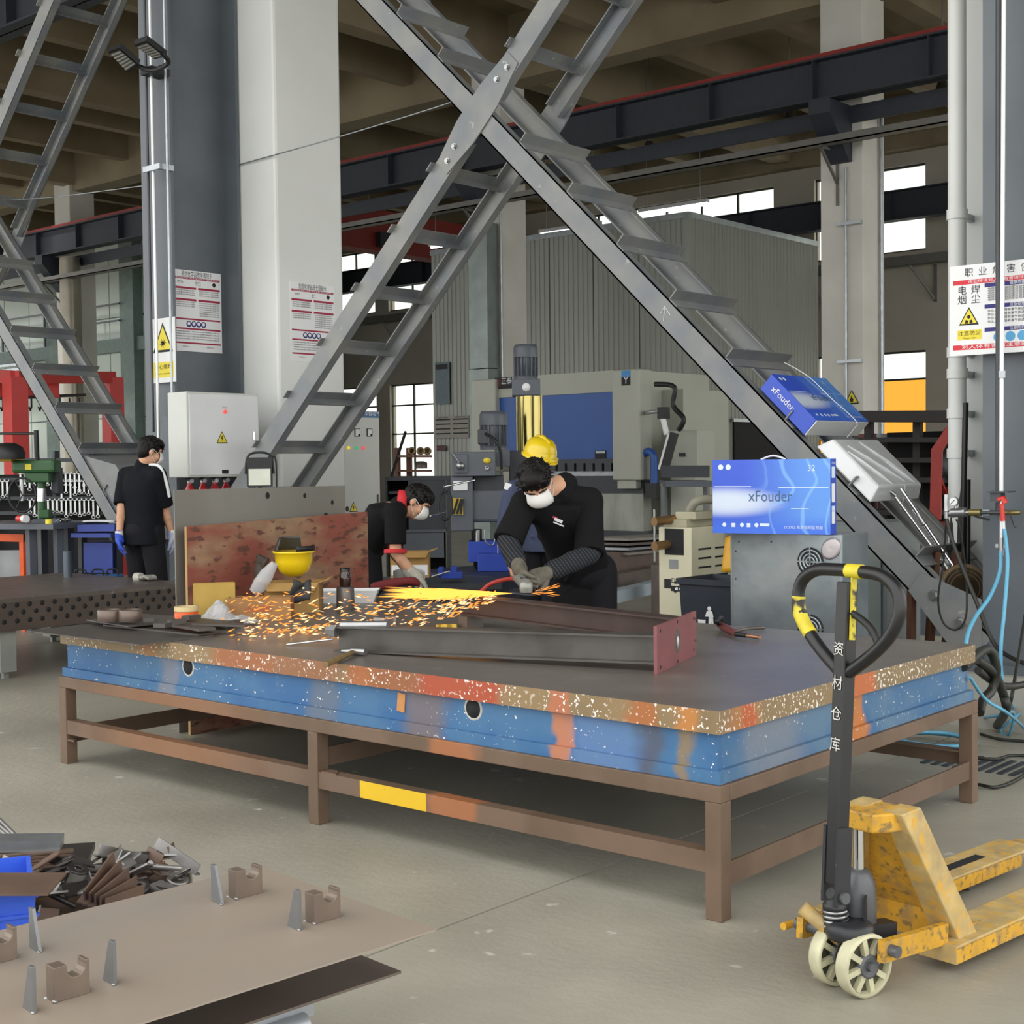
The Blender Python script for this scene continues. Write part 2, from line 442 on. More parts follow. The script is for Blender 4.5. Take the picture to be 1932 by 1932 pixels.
# round high-bay lamps
m_bay = mat('high_bay', '#54524d', .4, metal=.4)
for (px, py, y, lab) in ((1778, 190, 23.4, 'rightmost'), (1490, 243, 24.2, 'next to the far right column'), (1225, 295, 25.0, 'right of the brace crossing'), (697, 470, 29, 'beside the red crane')):
    p = at(px, py, y=y)
    t = thing('high_bay_lamp', 'round high bay ceiling lamp, '+lab, 'lamp', p, group='high bay lamps')
    MB().lathe([(.34, 0), (.36, .03), (.30, .1), (.12, .2), (.08, .32), (0.0, .33)], n=20).build('housing', m_bay, t)
    MB().lathe([(0.0, -.002), (.31, -.002), (.33, .01)], n=20).build('lens', mat('bay_lens', '#c9c9c2', .3), t)
    MB().cyl((0, 0, .3), (0, 0, 10.4-p.z), .012, n=6).build('stem', m_gal, t)
# red travelling crane in the far bay
cr = thing('bridge_crane', 'dark red bridge crane girder hanging by the left windows', 'crane', (-28.6, 26.5, 7.5))
MB().bb((-.3, -5.4, .35), (.3, 4.6, 1.15)).prism([(-5.4, .35), (4.6, .35), (3.8, .0), (-4.6, .0)], (0, 1, 0), (0, 0, 1), (-.3, 0, 0), (.6, 0, 0)).build('main_beam', m_red, cr)
MB().bb((-1.2, 4.3, .1), (1.2, 4.75, .6)).build('end_truck', m_red, cr)
MB().bb((-.5, .5, .1), (.5, 1.6, .5)).cyl((0, 1, .1), (0, 1, -1.2), .02, n=6).build('hoist', m_girder, cr)
# ---------------------------------------------------------------- near steel columns
def hcol(name, xc, w, y0, y1, z1, label):
    y0 += .007
    t = thing(name, label, 'column', (xc, y0, 0))
    t['kind'] = 'structure'
    MB().bb((-w/2, 0, .35), (w/2, .03, z1)).build('front_flange', m_steelcol, t)
    MB().bb((-w/2, y1-y0-.03, .35), (w/2, y1-y0, z1)).build('rear_flange', m_steelcol, t)
    MB().bb((-.01, .03, .35), (.01, y1-y0-.03, z1)).build('web', m_steelcol, t)
    MB().bb((-w/2-.12, -.12, .30), (w/2+.12, y1-y0+.1, .35)).build('base_plate', m_steelcol, t)
    MB().bb((-w/2-.2, -.2, 0), (w/2+.2, y1-y0+.02, .30)).build('plinth', mat('plinth_concrete', '#a9a79d', .8, var=.12, scale=5, dirt='#8f8d84'), t)
    return t
scA = hcol('steel_column', -11.02, .46, 7.7, 8.50, 9.0, 'grey steel crane column carrying the wall signs and conduits')
scB = hcol('steel_column', -2.78, .72, 7.7, 8.50, 9.0, 'grey steel crane column at the right edge of the picture')
scC = hcol('steel_column', -18.85, .46, 7.7, 8.50, 9.0, 'grey steel column beyond the left edge')
# ---------------------------------------------------------------- X braces: pairs of chords with rungs
def brace(label, xl, xr, zc, zlo, zhi, y0, y1, fullwidth, plates):
    """X brace between two columns; front chords on y0, rear on y1, angle rungs between"""
    t = thing('ladder_brace', label, 'brace', ((xl+xr)/2, y0, 0))
    xm = (xl+xr)/2; half = (xr-xl)/2
    sl = (zc-zlo)/half
    ang = math.atan(sl); dv = Vector((math.cos(ang), 0, math.sin(ang)))
    W_ = .172; T_ = .011; D_ = .075
    def P(s, x, y): return Vector((x-xm, y-y0, zc+s*sl*(x-xm)))
    # chord = channel: web facing out + two flanges inward
    for s in (1, -1):
        d = Vector((math.cos(ang), 0, s*math.sin(ang))); nrm = Vector((-s*math.sin(ang), 0, math.cos(ang)))
        segs = [(xl, xr)] if s == -1 else [(xl, xm-.14), (xm+.14, xr)]
        zt = (zhi-zc)/sl
        for (a, b) in segs:
            a = max(a, xm-zt) ; b = min(b, xm+zt)
            for (y, sgn) in ((y0, 1), (y1, -1)):
                g = MB()
                c0 = P(s, a, y); c1 = P(s, b, y)
                yo = Vector((0, sgn*T_/2, 0))
                if s == 1 and sgn == 1: yo = Vector((0, T_/2-.004, 0))
                g.beam(c0+yo, c1+yo, T_, W_, nrm)
                for q in (1, -1):
                    off = nrm*(q*(W_/2-T_/2))+Vector((0, sgn*D_/2, 0))
                    g.beam(c0+off, c1+off, D_, T_, nrm)
                g.build('chord', m_brace, t)
    # rungs: angle section, one leg on the chord, one leg standing up
    L_ = y1-y0
    for s in (1, -1):
        nrm = Vector((-s*math.sin(ang), 0, math.cos(ang)))
        d = Vector((math.cos(ang), 0, s*math.sin(ang)))
        n = 7 if fullwidth else 7
        st = .597
        for k in range(-11, 12):
            if k == 0: continue
            u = math.copysign(.56+st*(abs(k)-1), k)-(.04 if s == 1 else 0)
            base = Vector((0, 0, zc))+d*u
            if abs(base.x) > half-.12 or base.z > zhi-.1: continue
            g = MB(); w = .08
            top = base+nrm*(W_/2)
            if s == -1:
                a0 = top+Vector((0, 0, .004)); a1 = a0+Vector((0, L_, 0))
                g.beam(a0-d*w*.5, a1-d*w*.5, w, .009, nrm)
                up_ = (Vector((0, 0, 1))*.35+nrm*.65).normalized()
                g.beam(a0-d*w+nrm*w*.5, a1-d*w+nrm*w*.5, .009, w, nrm)
            else:
                a0 = top+Vector((0, 0, .004)); a1 = a0+Vector((0, L_, 0))
                g.beam(a0+d*w*.5-Vector((0, .05, 0)), a1+d*w*.5, w, .009, nrm)
                g.beam(a0-nrm*w*.45, a1-nrm*w*.45, .009, w, nrm)
            g.build('rung', m_brace, t)
    # gusset plates with bolts at the crossing
    if plates:
        d = Vector((math.cos(ang), 0, math.sin(ang))); nrm = Vector((-math.sin(ang), 0, math.cos(ang)))
        for (y, sgn) in ((y0, -1), (y1, 1)):
            poly = [(-.50, -.07), (-.50, .07), (-.16, .125), (.16, .125), (.50, .07), (.50, -.07), (.16, -.125), (-.16, -.125)]
            gp = MB().prism(poly, d, nrm, P(1, xm, y)+Vector((0, sgn*.002, 0)), (0, sgn*.012, 0)).build('gusset_plate', m_brace, t)
            for (u, v) in ((.30, .01), (.42, -.01), (-.30, .01), (-.42, -.01)):
                c = P(1, xm, y)+d*u+nrm*v+Vector((0, sgn*.014, 0))
                MB().lathe([(.026, 0), (.026, .006), (.018, .006), (.018, .020), (0, .020)], c, (0, sgn, 0), n=6, smooth=False).build('bolt', m_steel, gp)
    # foot plates at the columns
    for (x, q) in ((xl, -1), (xr, 1)):
        for y in (y0, y1):
            z = zlo
            poly = [(0, -.32), (0, .16), (-q*.10, .20), (-q*.36, .30), (-q*.44, .19), (-q*.22, -.08)]
            f = MB().prism(poly, (1, 0, 0), (0, 0, 1), Vector((x-xm, y-y0+(-.014 if y == y0 else .002), zlo+.12)), (0, .012, 0)).build('foot_plate', m_brace, t)
            for (a, b) in ((-q*.12, .02), (-q*.28, .17)):
                MB().lathe([(.035, 0), (.035, .008), (.024, .008), (.024, .03), (0, .03)], Vector((x-xm+a, y-y0-.016, zlo+.12+b)), (0, -1, 0), n=6, smooth=False).build('bolt', m_steel, f)
    return t
brR = brace('grey X shaped ladder brace crossing above the work table', -10.79, -3.14, 4.09, .42, 8.4, 7.70, 8.47, True, True)
brL = brace('grey X shaped ladder brace at the far left', -18.62, -11.25, 4.09, .42, 8.4, 7.70, 8.47, True, True)
MB().prism([(0, .0), (0, .62), (-.55, .62+.50), (-1.3, 1.25), (-.62, .55)], (1, 0, 0), (0, 0, 1), (3.68, .02, .42), (0, .72, 0)).build('cover_plate', m_brace, brL)

# chalk arrow on the brace
ch = MB()
for (a, b) in (((1252, 606), (1254, 578)), ((1246, 592), (1254, 578)), ((1264, 594), (1254, 578))): ch.beam(at(*a, y=7.697), at(*b, y=7.697), .002, .006, (0, 1, 0))
o = ch.build('chalk_arrow', m_paper, brR); o.location -= brR.location
# fill lamps in high bay housings, added between the joists to brighten the green partition
def hb(x, y, z, power, lab):
    t = thing('high_bay_lamp', lab, 'lamp', (x, y, z), group='high bay lamps')
    MB().lathe([(.30, 0), (.32, .03), (.26, .1), (.1, .2), (.07, .3), (0.0, .31)], n=18).build('housing', m_bay, t)
    MB().lathe([(0.0, -.004), (.27, -.004), (.29, .008)], n=18).build('lens', mat('bay_lens_lit', '#ffffff', .3, var=0, emit='#fff6e6', estr=6), t)
    MB().cyl((0, 0, .3), (0, 0, 10.4-z), .012, n=6).build('stem', m_gal, t)
    ld = bpy.data.lights.new('lamp_light', 'SPOT'); ld.energy = power; ld.spot_size = 2.4; ld.spot_blend = .6; ld.shadow_soft_size = .3; ld.color = (1, .97, .92)
    lo = bpy.data.objects.new('lamp_light', ld); COL.objects.link(lo); lo.parent = t; lo.location = (0, 0, -.05)
for k, x in enumerate((-34.3, -39.5, -44.7, -49.9)): hb(x+.2, 18.2, 9.75, 3000, ('first', 'second', 'third', 'fourth')[k]+' burning high bay lamp from the right over the left bay')
# ================================================================ big work table: cast surface plate on a steel stand
def painted(name, base, base2, patches, chip='#e9e2da', cth=.66, axis=0, cscale=26, rough=.5, sp=None, extra=None):
    """worn paint: two-tone base, sprayed patches along one axis, light chips"""
    m = bpy.data.materials.new(name); m.use_nodes = True; nt = m.node_tree; N = nt.nodes; L = nt.links; b = N['Principled BSDF']
    tc = N.new('ShaderNodeTexCoord'); sep = N.new('ShaderNodeSeparateXYZ'); L.new(tc.outputs['Object'], sep.inputs[0])
    def noise(sc, det=3):
        n = N.new('ShaderNodeTexNoise'); n.inputs['Scale'].default_value = sc; n.inputs['Detail'].default_value = det
        L.new(tc.outputs['Object'], n.inputs['Vector']); return n.outputs[0]
    def rng(src, a, b_, c=0., d=1.):
        r = N.new('ShaderNodeMapRange'); r.interpolation_type = 'SMOOTHSTEP'
        for i, v in enumerate((a, b_, c, d)): r.inputs[i+1].default_value = v
        L.new(src, r.inputs[0]); return r.outputs[0]
    def math_(op, a, b_):
        q = N.new('ShaderNodeMath'); q.operation = op
        for i, v in enumerate((a, b_)):
            if isinstance(v, (int, float)): q.inputs[i].default_value = v
            else: L.new(v, q.inputs[i])
        return q.outputs[0]
    def mix(f, a, c):
        x = N.new('ShaderNodeMix'); x.data_type = 'RGBA'
        if isinstance(f, float): x.inputs[0].default_value = f
        else: L.new(f, x.inputs[0])
        for i, v in ((6, a), (7, c)):
            if isinstance(v, tuple): x.inputs[i].default_value = (*v, 1)
            else: L.new(v, x.inputs[i])
        return x.outputs[2]
    out = mix(rng(noise(3.5, 5), .38, .62), lin(base), lin(base2))
    pos = math_('ADD', sep.outputs[axis], math_('MULTIPLY', math_('SUBTRACT', noise(7), .5), .14))
    for (p0, p1, col, amt, soft) in patches:
        f = math_('MULTIPLY', rng(pos, p0-soft, p0+soft), rng(pos, p1-soft, p1+soft, 1., 0.))
        out = mix(math_('MULTIPLY', f, amt), out, lin(col))
    if chip:
        e = rng(noise(cscale, 8), cth, cth+.025)
        e2 = rng(noise(2.6, 2), .40, .55)
        out = mix(math_('MULTIPLY', e, e2), out, lin(chip))
    L.new(out, b.inputs['Base Color']); b.inputs['Roughness'].default_value = rough
    bp = N.new('ShaderNodeBump'); bp.inputs['Strength'].default_value = .15; bp.inputs['Distance'].default_value = .006
    L.new(noise(30, 5), bp.inputs['Height']); L.new(bp.outputs[0], b.inputs['Normal'])
    return m
TX0, TX1, TY0, TY1 = -6.38, -2.422, 3.813, 5.894
ZF, ZT = .446, .690
def TX(px): return at(px, 1345-.125*(1357-px), y=3.82).x
def TYr(px): return at(px, 1345-.27*(px-1357), x=-2.43).y
edge_p = [(TX(255), TX(300), '#9a6a3c', .8, .03), (TX(400), TX(525), '#9c5a33', .8, .06), (TX(525), TX(640), '#925c3c', .75, .06), (TX(655), TX(705), '#a65e30', .8, .03),
          (TX(700), TX(790), '#93532e', .8, .05), (TX(790), TX(945), '#a8452a', .9, .04), (TX(1035), TX(1070), '#b4694a', .8, .012), (TX(1190), TX(1235), '#a8612e', .8, .03), (TX(1275), TX(1310), '#bd7a36', .8, .02)]
m_edge = painted('plate_edge_paint', '#7b6a4c', '#8d7552', edge_p, cth=.60, cscale=75)
m_edger = painted('plate_edge_paint_end', '#7e6c50', '#86714f', [(TYr(1375), TYr(1440), '#b06e33', .7, .05), (TYr(1400), TYr(1425), '#b35128', .8, .015), (TYr(1600), TYr(1655), '#b9622f', .9, .03)], axis=1, cth=.575, cscale=65)
blue_p = [(TX(295), TX(330), '#7b7d88', .75, .03), (TX(575), TX(625), '#6c6f72', .6, .05), (TX(755), TX(830), '#86683f', .55, .06), (TX(1035), TX(1070), '#b9764e', .9, .012), (TX(1070), TX(1200), '#6d87b0', .5, .05),
          (TX(1200), TX(1240), '#5a4a38', .55, .035), (TX(1275), TX(1300), '#8c7346', .8, .02)]
m_blue = painted('plate_blue_paint', '#2f5f8f', '#416d94', blue_p, cth=.66, cscale=60)
m_bluer = painted('plate_blue_paint_end', '#38658f', '#567590', [(TYr(1420), TYr(1520), '#7e8087', .6, .08), (TYr(1600), TYr(1640), '#b9712f', .95, .02)], axis=1, cth=.65, cscale=55)
m_ptop = mat('plate_top_steel', '#7f7973', .34, metal=.35, var=.12, scale=3.0, dirt='#6b645d', dscale=2.2, dth=.55, bump=.08, bscale=45, wear='#8f8b87', wscale=16, wth=.68)
m_rustf = painted('stand_rust', '#63503f', '#6f5a4a', [(-5.95, -4.9, '#946542', .55, .4), (-3.75, -3.5, '#a8683e', .75, .03)], chip=None, rough=.6)
plate = thing('surface_plate', 'long cast surface plate with chipped blue sides and worn orange edge', 'plate', ((TX0+TX1)/2, (TY0+TY1)/2, ZF))
def wp(mb, name, m, par, **k):       # build in world coordinates under an offset parent
    o = mb.build(name, m, par, **k); o.location = Vector(o.location)-par.location; return o
i = .009
top = MB(); top.use(m_ptop); top.add([(TX0+i, TY0+i, ZT), (TX1-i, TY0+i, ZT), (TX1-i, TY1-i, ZT), (TX0+i, TY1-i, ZT)], [(0, 1, 2, 3)])
top.use(m_edge); zb = ZT-.077
v = [(TX0+i, TY0+i), (TX1-i, TY0+i), (TX1-i, TY1-i), (TX0+i, TY1-i)]
top.add([(v[0][0], v[0][1], zb), (v[1][0], v[1][1], zb), (v[1][0], v[1][1], ZT), (v[0][0], v[0][1], ZT)], [(0, 1, 2, 3)])
top.add([(v[2][0], v[2][1], zb), (v[3][0], v[3][1], zb), (v[3][0], v[3][1], ZT), (v[2][0], v[2][1], ZT)], [(0, 1, 2, 3)])
top.use(m_edger)
top.add([(v[1][0], v[1][1], zb), (v[2][0], v[2][1], zb), (v[2][0], v[2][1], ZT), (v[1][0], v[1][1], ZT)], [(0, 1, 2, 3)])
top.add([(v[3][0], v[3][1], zb), (v[0][0], v[0][1], zb), (v[0][0], v[0][1], ZT), (v[3][0], v[3][1], ZT)], [(0, 1, 2, 3)])
top.use(m_dark); top.add([(p[0], p[1], zb) for p in v], [(3, 2, 1, 0)])
wp(top, 'top_slab', None, plate)
def skirt(j, z0, z1, name):
    s = MB(); a, b, c, d = TX0+j, TX1-j, TY0+j, TY1-j
    s.use(m_blue); s.bb((a, c, z0), (b, c+.03, z1)); s.bb((a, d-.03, z0), (b, d, z1))
    s.use(m_bluer); s.bb((a, c+.03, z0), (a+.03, d-.03, z1)); s.bb((b-.03, c+.03, z0), (b, d-.03, z1))
    return wp(s, name, None, plate)
sk = skirt(.034, ZF+.045, zb, 'skirt'); skirt(.014, ZF+.001, ZF+.045, 'foot_flange')
for (px, py) in ((355, 1258), (893, 1337)):
    c = at(px, py, y=TY0+.034)
    h = MB(); h.lathe([(.037, 0), (.037, .0015), (0, .0016)], c, (0, -1, 0), n=20); wp(h, 'lifting_hole', m_dark, plate)
    h = MB(); h.lathe([(.046, 0), (.040, .0035), (.037, .0015)], c, (0, -1, 0), n=20); wp(h, 'hole_rim', mat('chipped_rim', '#b9b7b0', .6, var=.3, scale=60), plate)
c = at(758, 1325, y=TY0+.034); wp(MB().box(c+Vector((0, -.003, 0)), (.042, .004, .075), (0, .1, 0)), 'paper_tag', mat('tag_kraft', '#b9824f', .8), plate)
st = thing('table_stand', 'rusty brown steel stand with six legs under the blue surface plate', 'stand', ((TX0+TX1)/2, (TY0+TY1)/2, 0))
lw = .062; t_ = .056
ub = MB()
for y in (TY0, TY1-t_): wp(MB().bb((TX0, y, ZF-t_), (TX1, y+t_, ZF)), 'top_beam', m_rustf, st, bevel=.003)
for x in (TX0, TX1-t_, -4.42): wp(MB().bb((x, TY0+t_, ZF-t_), (x+t_, TY1-t_, ZF-.001)), 'cross_beam', m_rustf, st, bevel=.003)
mx = at(609, 1555, z=0).x
for x in (TX0, mx-lw, TX1-lw):
    for y in (TY0, TY1-lw):
        wp(MB().bb((x, y, 0), (x+lw, y+lw, ZF-t_)), 'leg', m_rustf, st, bevel=.003)
for (y, q) in ((TY0+.004, 1), (TY1-.012, -1)):
    for (a, b) in ((TX0+lw, mx-lw), (mx, TX1-lw)):
        g = MB(); g.bb((a, y, .155), (b, y+.008, .225)); g.bb((a, (y+.008 if q > 0 else y-.05), .217), (b, (y+.058 if q > 0 else y), .225)); wp(g, 'rail', m_rustf, st)
for (x, z0) in ((TX0+.01, .10), (mx-.03, .235), (TX1-.02, .105)):
    g = MB(); g.bb((x, TY0+lw, z0), (x+.009, TY1-lw, z0+.08)); g.bb((x-.045, TY0+lw, z0), (x, TY1-lw, z0+.009)); wp(g, 'end_rail', m_rustf, st)
wp(MB().bb((TX(677), TY0+.0025, .1553), (TX(802), TY0+.004, .2248)), 'yellow_paint_patch', mat('yellow_spray', '#dcb41c', .5, var=.06, wear='#6f5a4a', wscale=30, wth=.72), st)
for x in (TX0+.03, mx+.02):
    wp(MB().prism([(0, 0), (.09, 0), (.05, .05), (0, .05)], (1, 0, 0), (0, 1, 0), (x, TY0+.005, .222 if x > -5 else .12), (0, 0, .008)), 'gusset', m_rustf, st)

# ================================================================ boards standing against the end of the table
bx = thing('steel_sheet', 'grey steel sheet standing behind the plywood board', 'sheet', (-6.55, 5.3, 0))
m_sheet = mat('sheet_grey', '#86837b', .45, metal=.3, var=.08, scale=3, stretch=(1, 1, .3), dirt='#77736a', dscale=2)
wp(MB().bb((-6.556, 4.66, 0), (-6.548, 5.95, 1.377)), 'sheet', m_sheet, bx)
for (px, py, r) in ((615, 975, .02), (655, 960, .014), (505, 935, .016), (627, 948, .012), (575, 935, .012)):
    c = at(px, py, x=-6.547); wp(MB().ell(c, (.0008, r, r*1.3), 8, 6), 'smudge', m_dark, bx)
m_ply = mat('plywood_red', '#8f7258', .65, var=.25, scale=18, dirt='#86483a', dscale=5, dth=.50, dsoft=.10, wear='#5d3a2e', wscale=26, wth=.60, wsoft=.03, stretch=(1, .45, 1), bump=.1)
pl = thing('plywood_board', 'worn reddish plywood board leaning at the table end', 'board', (-6.45, 5.36, 0))
wp(MB().add([(-6.47, 4.67, 0), (-6.47, 6.05, 0), (-6.47, 6.05, 1.21), (-6.47, 4.67, 1.172), (-6.452, 4.67, 0), (-6.452, 6.05, 0), (-6.452, 6.05, 1.21), (-6.452, 4.67, 1.172)],
            [(0, 3, 2, 1), (4, 5, 6, 7), (0, 1, 5, 4), (1, 2, 6, 5), (2, 3, 7, 6), (3, 0, 4, 7)]), 'face', m_ply, pl)
wp(MB().add([(-6.471, 4.668, 0), (-6.451, 4.668, 0), (-6.451, 4.668, 1.172), (-6.471, 4.668, 1.172)], [(0, 1, 2, 3)]), 'raw_edge', mat('ply_edge', '#a98a5c', .8), pl)

# ================================================================ perforated welding table on the left
pt = thing('welding_table', 'brown perforated welding table at the left edge', 'table', (-9.6, 5.5, 0))
m_wt = mat('welding_table_steel', '#5f534c', .45, metal=.3, var=.12, scale=4, dirt='#4f4741', dscale=3, wear='#8b8179', wscale=22, wth=.74)
PX, PY0, PY1, PZ = -9.2, 4.2, 6.72, .582
wp(MB().bb((-11.1, PY0, PZ-.03), (PX, PY1, PZ)), 'top', mat('welding_table_top', '#675f59', .4, metal=.35, var=.15, scale=3, wear='#8f8a84', wscale=14, wth=.66), pt)
wp(MB().bb((PX-.02, PY0, PZ-.235), (PX, PY1, PZ-.03)), 'side_apron', m_wt, pt)
wp(MB().bb((-11.1, PY1-.02, PZ-.235), (PX-.02, PY1, PZ-.03)), 'side_apron', m_wt, pt)
wp(MB().bb((-11.1, PY0, PZ-.235), (PX-.02, PY0+.02, PZ-.03)), 'side_apron', m_wt, pt)
hole = None
for r, z in enumerate((PZ-.05, PZ-.105, PZ-.165)):
    y = PY0+.08+(.05 if r == 1 else 0)
    while y < PY1-.05:
        if hole is None:
            hole = MB().lathe([(.019, 0), (.019, .001), (0, .001)], (0, 0, 0), (1, 0, 0), n=12).build('hole', m_dark, pt); hole.location = Vector((PX, y, z))-pt.location
        else: spart(pt, 'hole', hole, Vector((PX, y, z))-pt.location, pt)
        y += .1
for (x, y) in ((PX-.1, 5.13), (PX-.1, 6.5), (-10.95, 5.13), (-10.95, 6.5)):
    wp(MB().bb((x-.06, y-.06, .05), (x+.06, y+.06, PZ-.235)).bb((x-.02, y-.02, 0), (x+.02, y+.02, .05)), 'leg', mat('welding_table_leg', '#8f918c', .5, metal=.2), pt)
# things on it
g = MB().cyl(at(128, 1089, z=PZ), at(128, 1089, z=PZ)+Vector((0, 0, .222)), .034, n=20).build('steel_cylinder', mat('cyl_steel', '#59626b', .3, metal=.6, var=.1)); tag(g, 'upright dark steel cylinder on the perforated table', 'cylinder')

# ================================================================ foreground plate on trestles
Z5 = .5
A_ = at(490, 1634, z=Z5); B_ = at(824, 1753, z=Z5)
vv = (B_-A_); wv = vv.length; vv.normalize(); uu = Vector((vv.y, -vv.x, 0))       # uu: along the length, to the left
if uu.dot(RT) > 0: uu = -uu
m_fp = mat('plate_brown_mill', '#a08f7d', .5, metal=.15, var=.07, scale=2.0, dirt='#8d8781', dscale=1.8, dth=.56, stretch=(1, .5, 1), bump=.05)
fp = thing('steel_plate', 'large thin brown steel plate lying in the left foreground', 'plate', A_)
def LP(u, v, z=0): return uu*u+vv*v+Vector((0, 0, z))
def lbox(u0, u1, v0, v1, z0, z1):
    P = [LP(u, v, z) for z in (z0, z1) for (u, v) in ((u0, v0), (u1, v0), (u1, v1), (u0, v1))]
    s = uu.cross(vv).z > 0
    F = [(3, 2, 1, 0), (4, 5, 6, 7), (0, 1, 5, 4), (1, 2, 6, 5), (2, 3, 7, 6), (3, 0, 4, 7)]
    return MB().add(P, F if s else [f[::-1] for f in F])
lbox(0, 2.3, 0, wv, -.004, 0).build('sheet', m_fp, fp)
fp2 = thing('steel_plate', 'dark steel plate stored below the brown foreground plate', 'plate', A_+Vector((0, 0, -.16)))
q0 = at(757, 1832, z=Z5-.16)-A_
v1 = q0.dot(vv); u1 = q0.dot(uu)
lbox(u1, 2.2, v1-.6, v1, -.006, 0).build('sheet', mat('plate_dark', '#6b6058', .5, metal=.3, var=.12, scale=3), fp2)
tr = thing('steel_trestle', 'pale grey folded steel trestle under the foreground plates', 'trestle', A_)
q1 = at(592, 1890, z=Z5-.22)-A_; ua = q1.dot(uu); va = q1.dot(vv)
m_tr = mat('trestle_grey', '#a8adb2', .4, metal=.3, var=.06)
lbox(ua, 2.1, va-.30, va, -.20, -.192).build('top_channel', m_tr, tr)
lbox(ua, 2.1, va-.006, va, -.25, -.2).build('lip', m_tr, tr)
MB().cyl(LP(ua+.03, va+.005, -.262), LP(2.1, va+.005, -.262), .028, n=16).build('roller', m_tr, tr)
for u in (ua+.4, 1.6):
    for v_ in (va-.24, va-.06):
        lbox(u, u+.05, v_-.025, v_+.025, -Z5, -.2).build('leg', m_tr, tr)
lbox(ua+.3, ua+.4, va-.45, va-.35, -.20, -.166).build('packer', m_tr, tr); lbox(1.5, 1.6, va-.45, va-.35, -.192, -.166).build('packer', m_tr, tr)
for u in (.25, 1.7):
    lbox(u, u+.06, .25, .31, 0, .155).build('spacer_block', m_msteel, fp2)
# notched blocks and tapered fins welded on the plate
m_blk = mat('block_steel', '#75675c', .42, metal=.35, var=.15, scale=14)
m_fin = mat('fin_steel', '#77797a', .4, metal=.5, var=.12, scale=10)
def nblock(px, py, lab):
    c = at(px, py, z=Z5); t = thing('notched_block', lab, 'block', c, group='notched blocks on the plate')
    w = .072; h = .066; d = .034; r = .019; cxn = .026
    poly = [(0, 0), (w, 0), (w, h), (cxn+2*r, h)]+[(cxn+.012+r*math.cos(a), h-.006+r*math.sin(a)) if 0 else (cxn+r+r*math.cos(a), h-.008+r*math.sin(a)) for a in [0-math.pi*k/8 for k in range(0, 9)]]+[(cxn, h), (0, h)]
    MB().prism(poly, -uu, (0, 0, 1), (0, 0, 0), -vv*d).build('body', m_blk, t, bevel=.0012)
    MB().ell((0, 0, .003), (.005, .005, .004), 8, 6).build('weld_tack', m_steel, t)
    MB().ell(-vv*d, (.005, .005, .004), 8, 6).build('weld_tack', m_steel, t)
def fin(px, py, mirror, lab):
    c = at(px, py, z=Z5); t = thing('tapered_fin', lab, 'fin', c, group='tapered fins on the plate')
    w = .044; tw = .017; h = .086
    poly = [(0, 0), (w, 0), (w, h), (w-tw, h)] if not mirror else [(0, 0), (w, 0), (tw, h), (0, h)]
    MB().prism(poly, vv, (0, 0, 1), -vv*w, -uu*.008).build('body', m_fin, t, bevel=.0008)
    MB().ell((0, 0, .002), (.004, .004, .003), 8, 6).build('weld_tack', m_steel, t)
nblock(593, 1745, 'steel block with a round notch, nearest the plate tip')
nblock(446, 1698, 'steel block with a round notch at the rear plate edge')
nblock(103, 1893, 'steel block with a round notch at the bottom left')
nblock(-32, 1826, 'steel block with a round notch, cut off at the left edge')
fin(564, 1756, False, 'tapered steel fin beside the block nearest the plate tip')
fin(418, 1708, True, 'tapered steel fin beside the rear edge block')
fin(214, 1860, False, 'tapered steel fin standing alone in the middle of the plate')
fin(62, 1913, False, 'tapered steel fin nearest the bottom left corner')
fin(73, 1798, True, 'tapered steel fin in front of the blue crate')
# ================================================================ pallet jack
m_jy = mat('jack_yellow', '#cf9c2c', .5, var=.12, scale=10, dirt='#a8874f', dscale=18, dth=.58, dsoft=.1, wear='#8a7040', wscale=45, wth=.60, wsoft=.05, bump=.1)
m_jworn = mat('jack_yellow_worn', '#c2a86e', .55, var=.15, scale=14, dirt='#a08a62', dscale=16, dth=.56, wear='#cf9f3a', wscale=24, wth=.60, wsoft=.08)
m_jgrey = mat('jack_grey', '#5b5d60', .4, metal=.2, var=.1, scale=9)
m_jdark = mat('jack_dark', '#2c2d30', .4, metal=.2, var=.15, scale=10, wear='#6a6a6a', wscale=25, wth=.7)
m_nyl = mat('wheel_nylon', '#cfccaa', .5, var=.1, scale=14, dirt='#a8a48a', dscale=9, dth=.52)
JA = Vector((.950, -.3136, 0)); JC = at(1630, 1879, z=0)
JF = Vector((.1277, .9918, 0)); JL = Vector((-.9918, .1277, 0))
JO = JC-JA*.055
jack = thing('pallet_jack', 'yellow hand pallet jack with black loop handle in the right foreground', 'pallet jack', JO)
def jl(x, y, z): return JF*x+JL*y+Vector((0, 0, z))          # chassis frame, origin at steer axis
def jbox(x0, x1, y0, y1, z0, z1):
    P = [jl(x, y, z) for z in (z0, z1) for (x, y) in ((x0, y0), (x1, y0), (x1, y1), (x0, y1))]
    return MB().add(P, [(3, 2, 1, 0), (4, 5, 6, 7), (0, 1, 5, 4), (1, 2, 6, 5), (2, 3, 7, 6), (3, 0, 4, 7)])
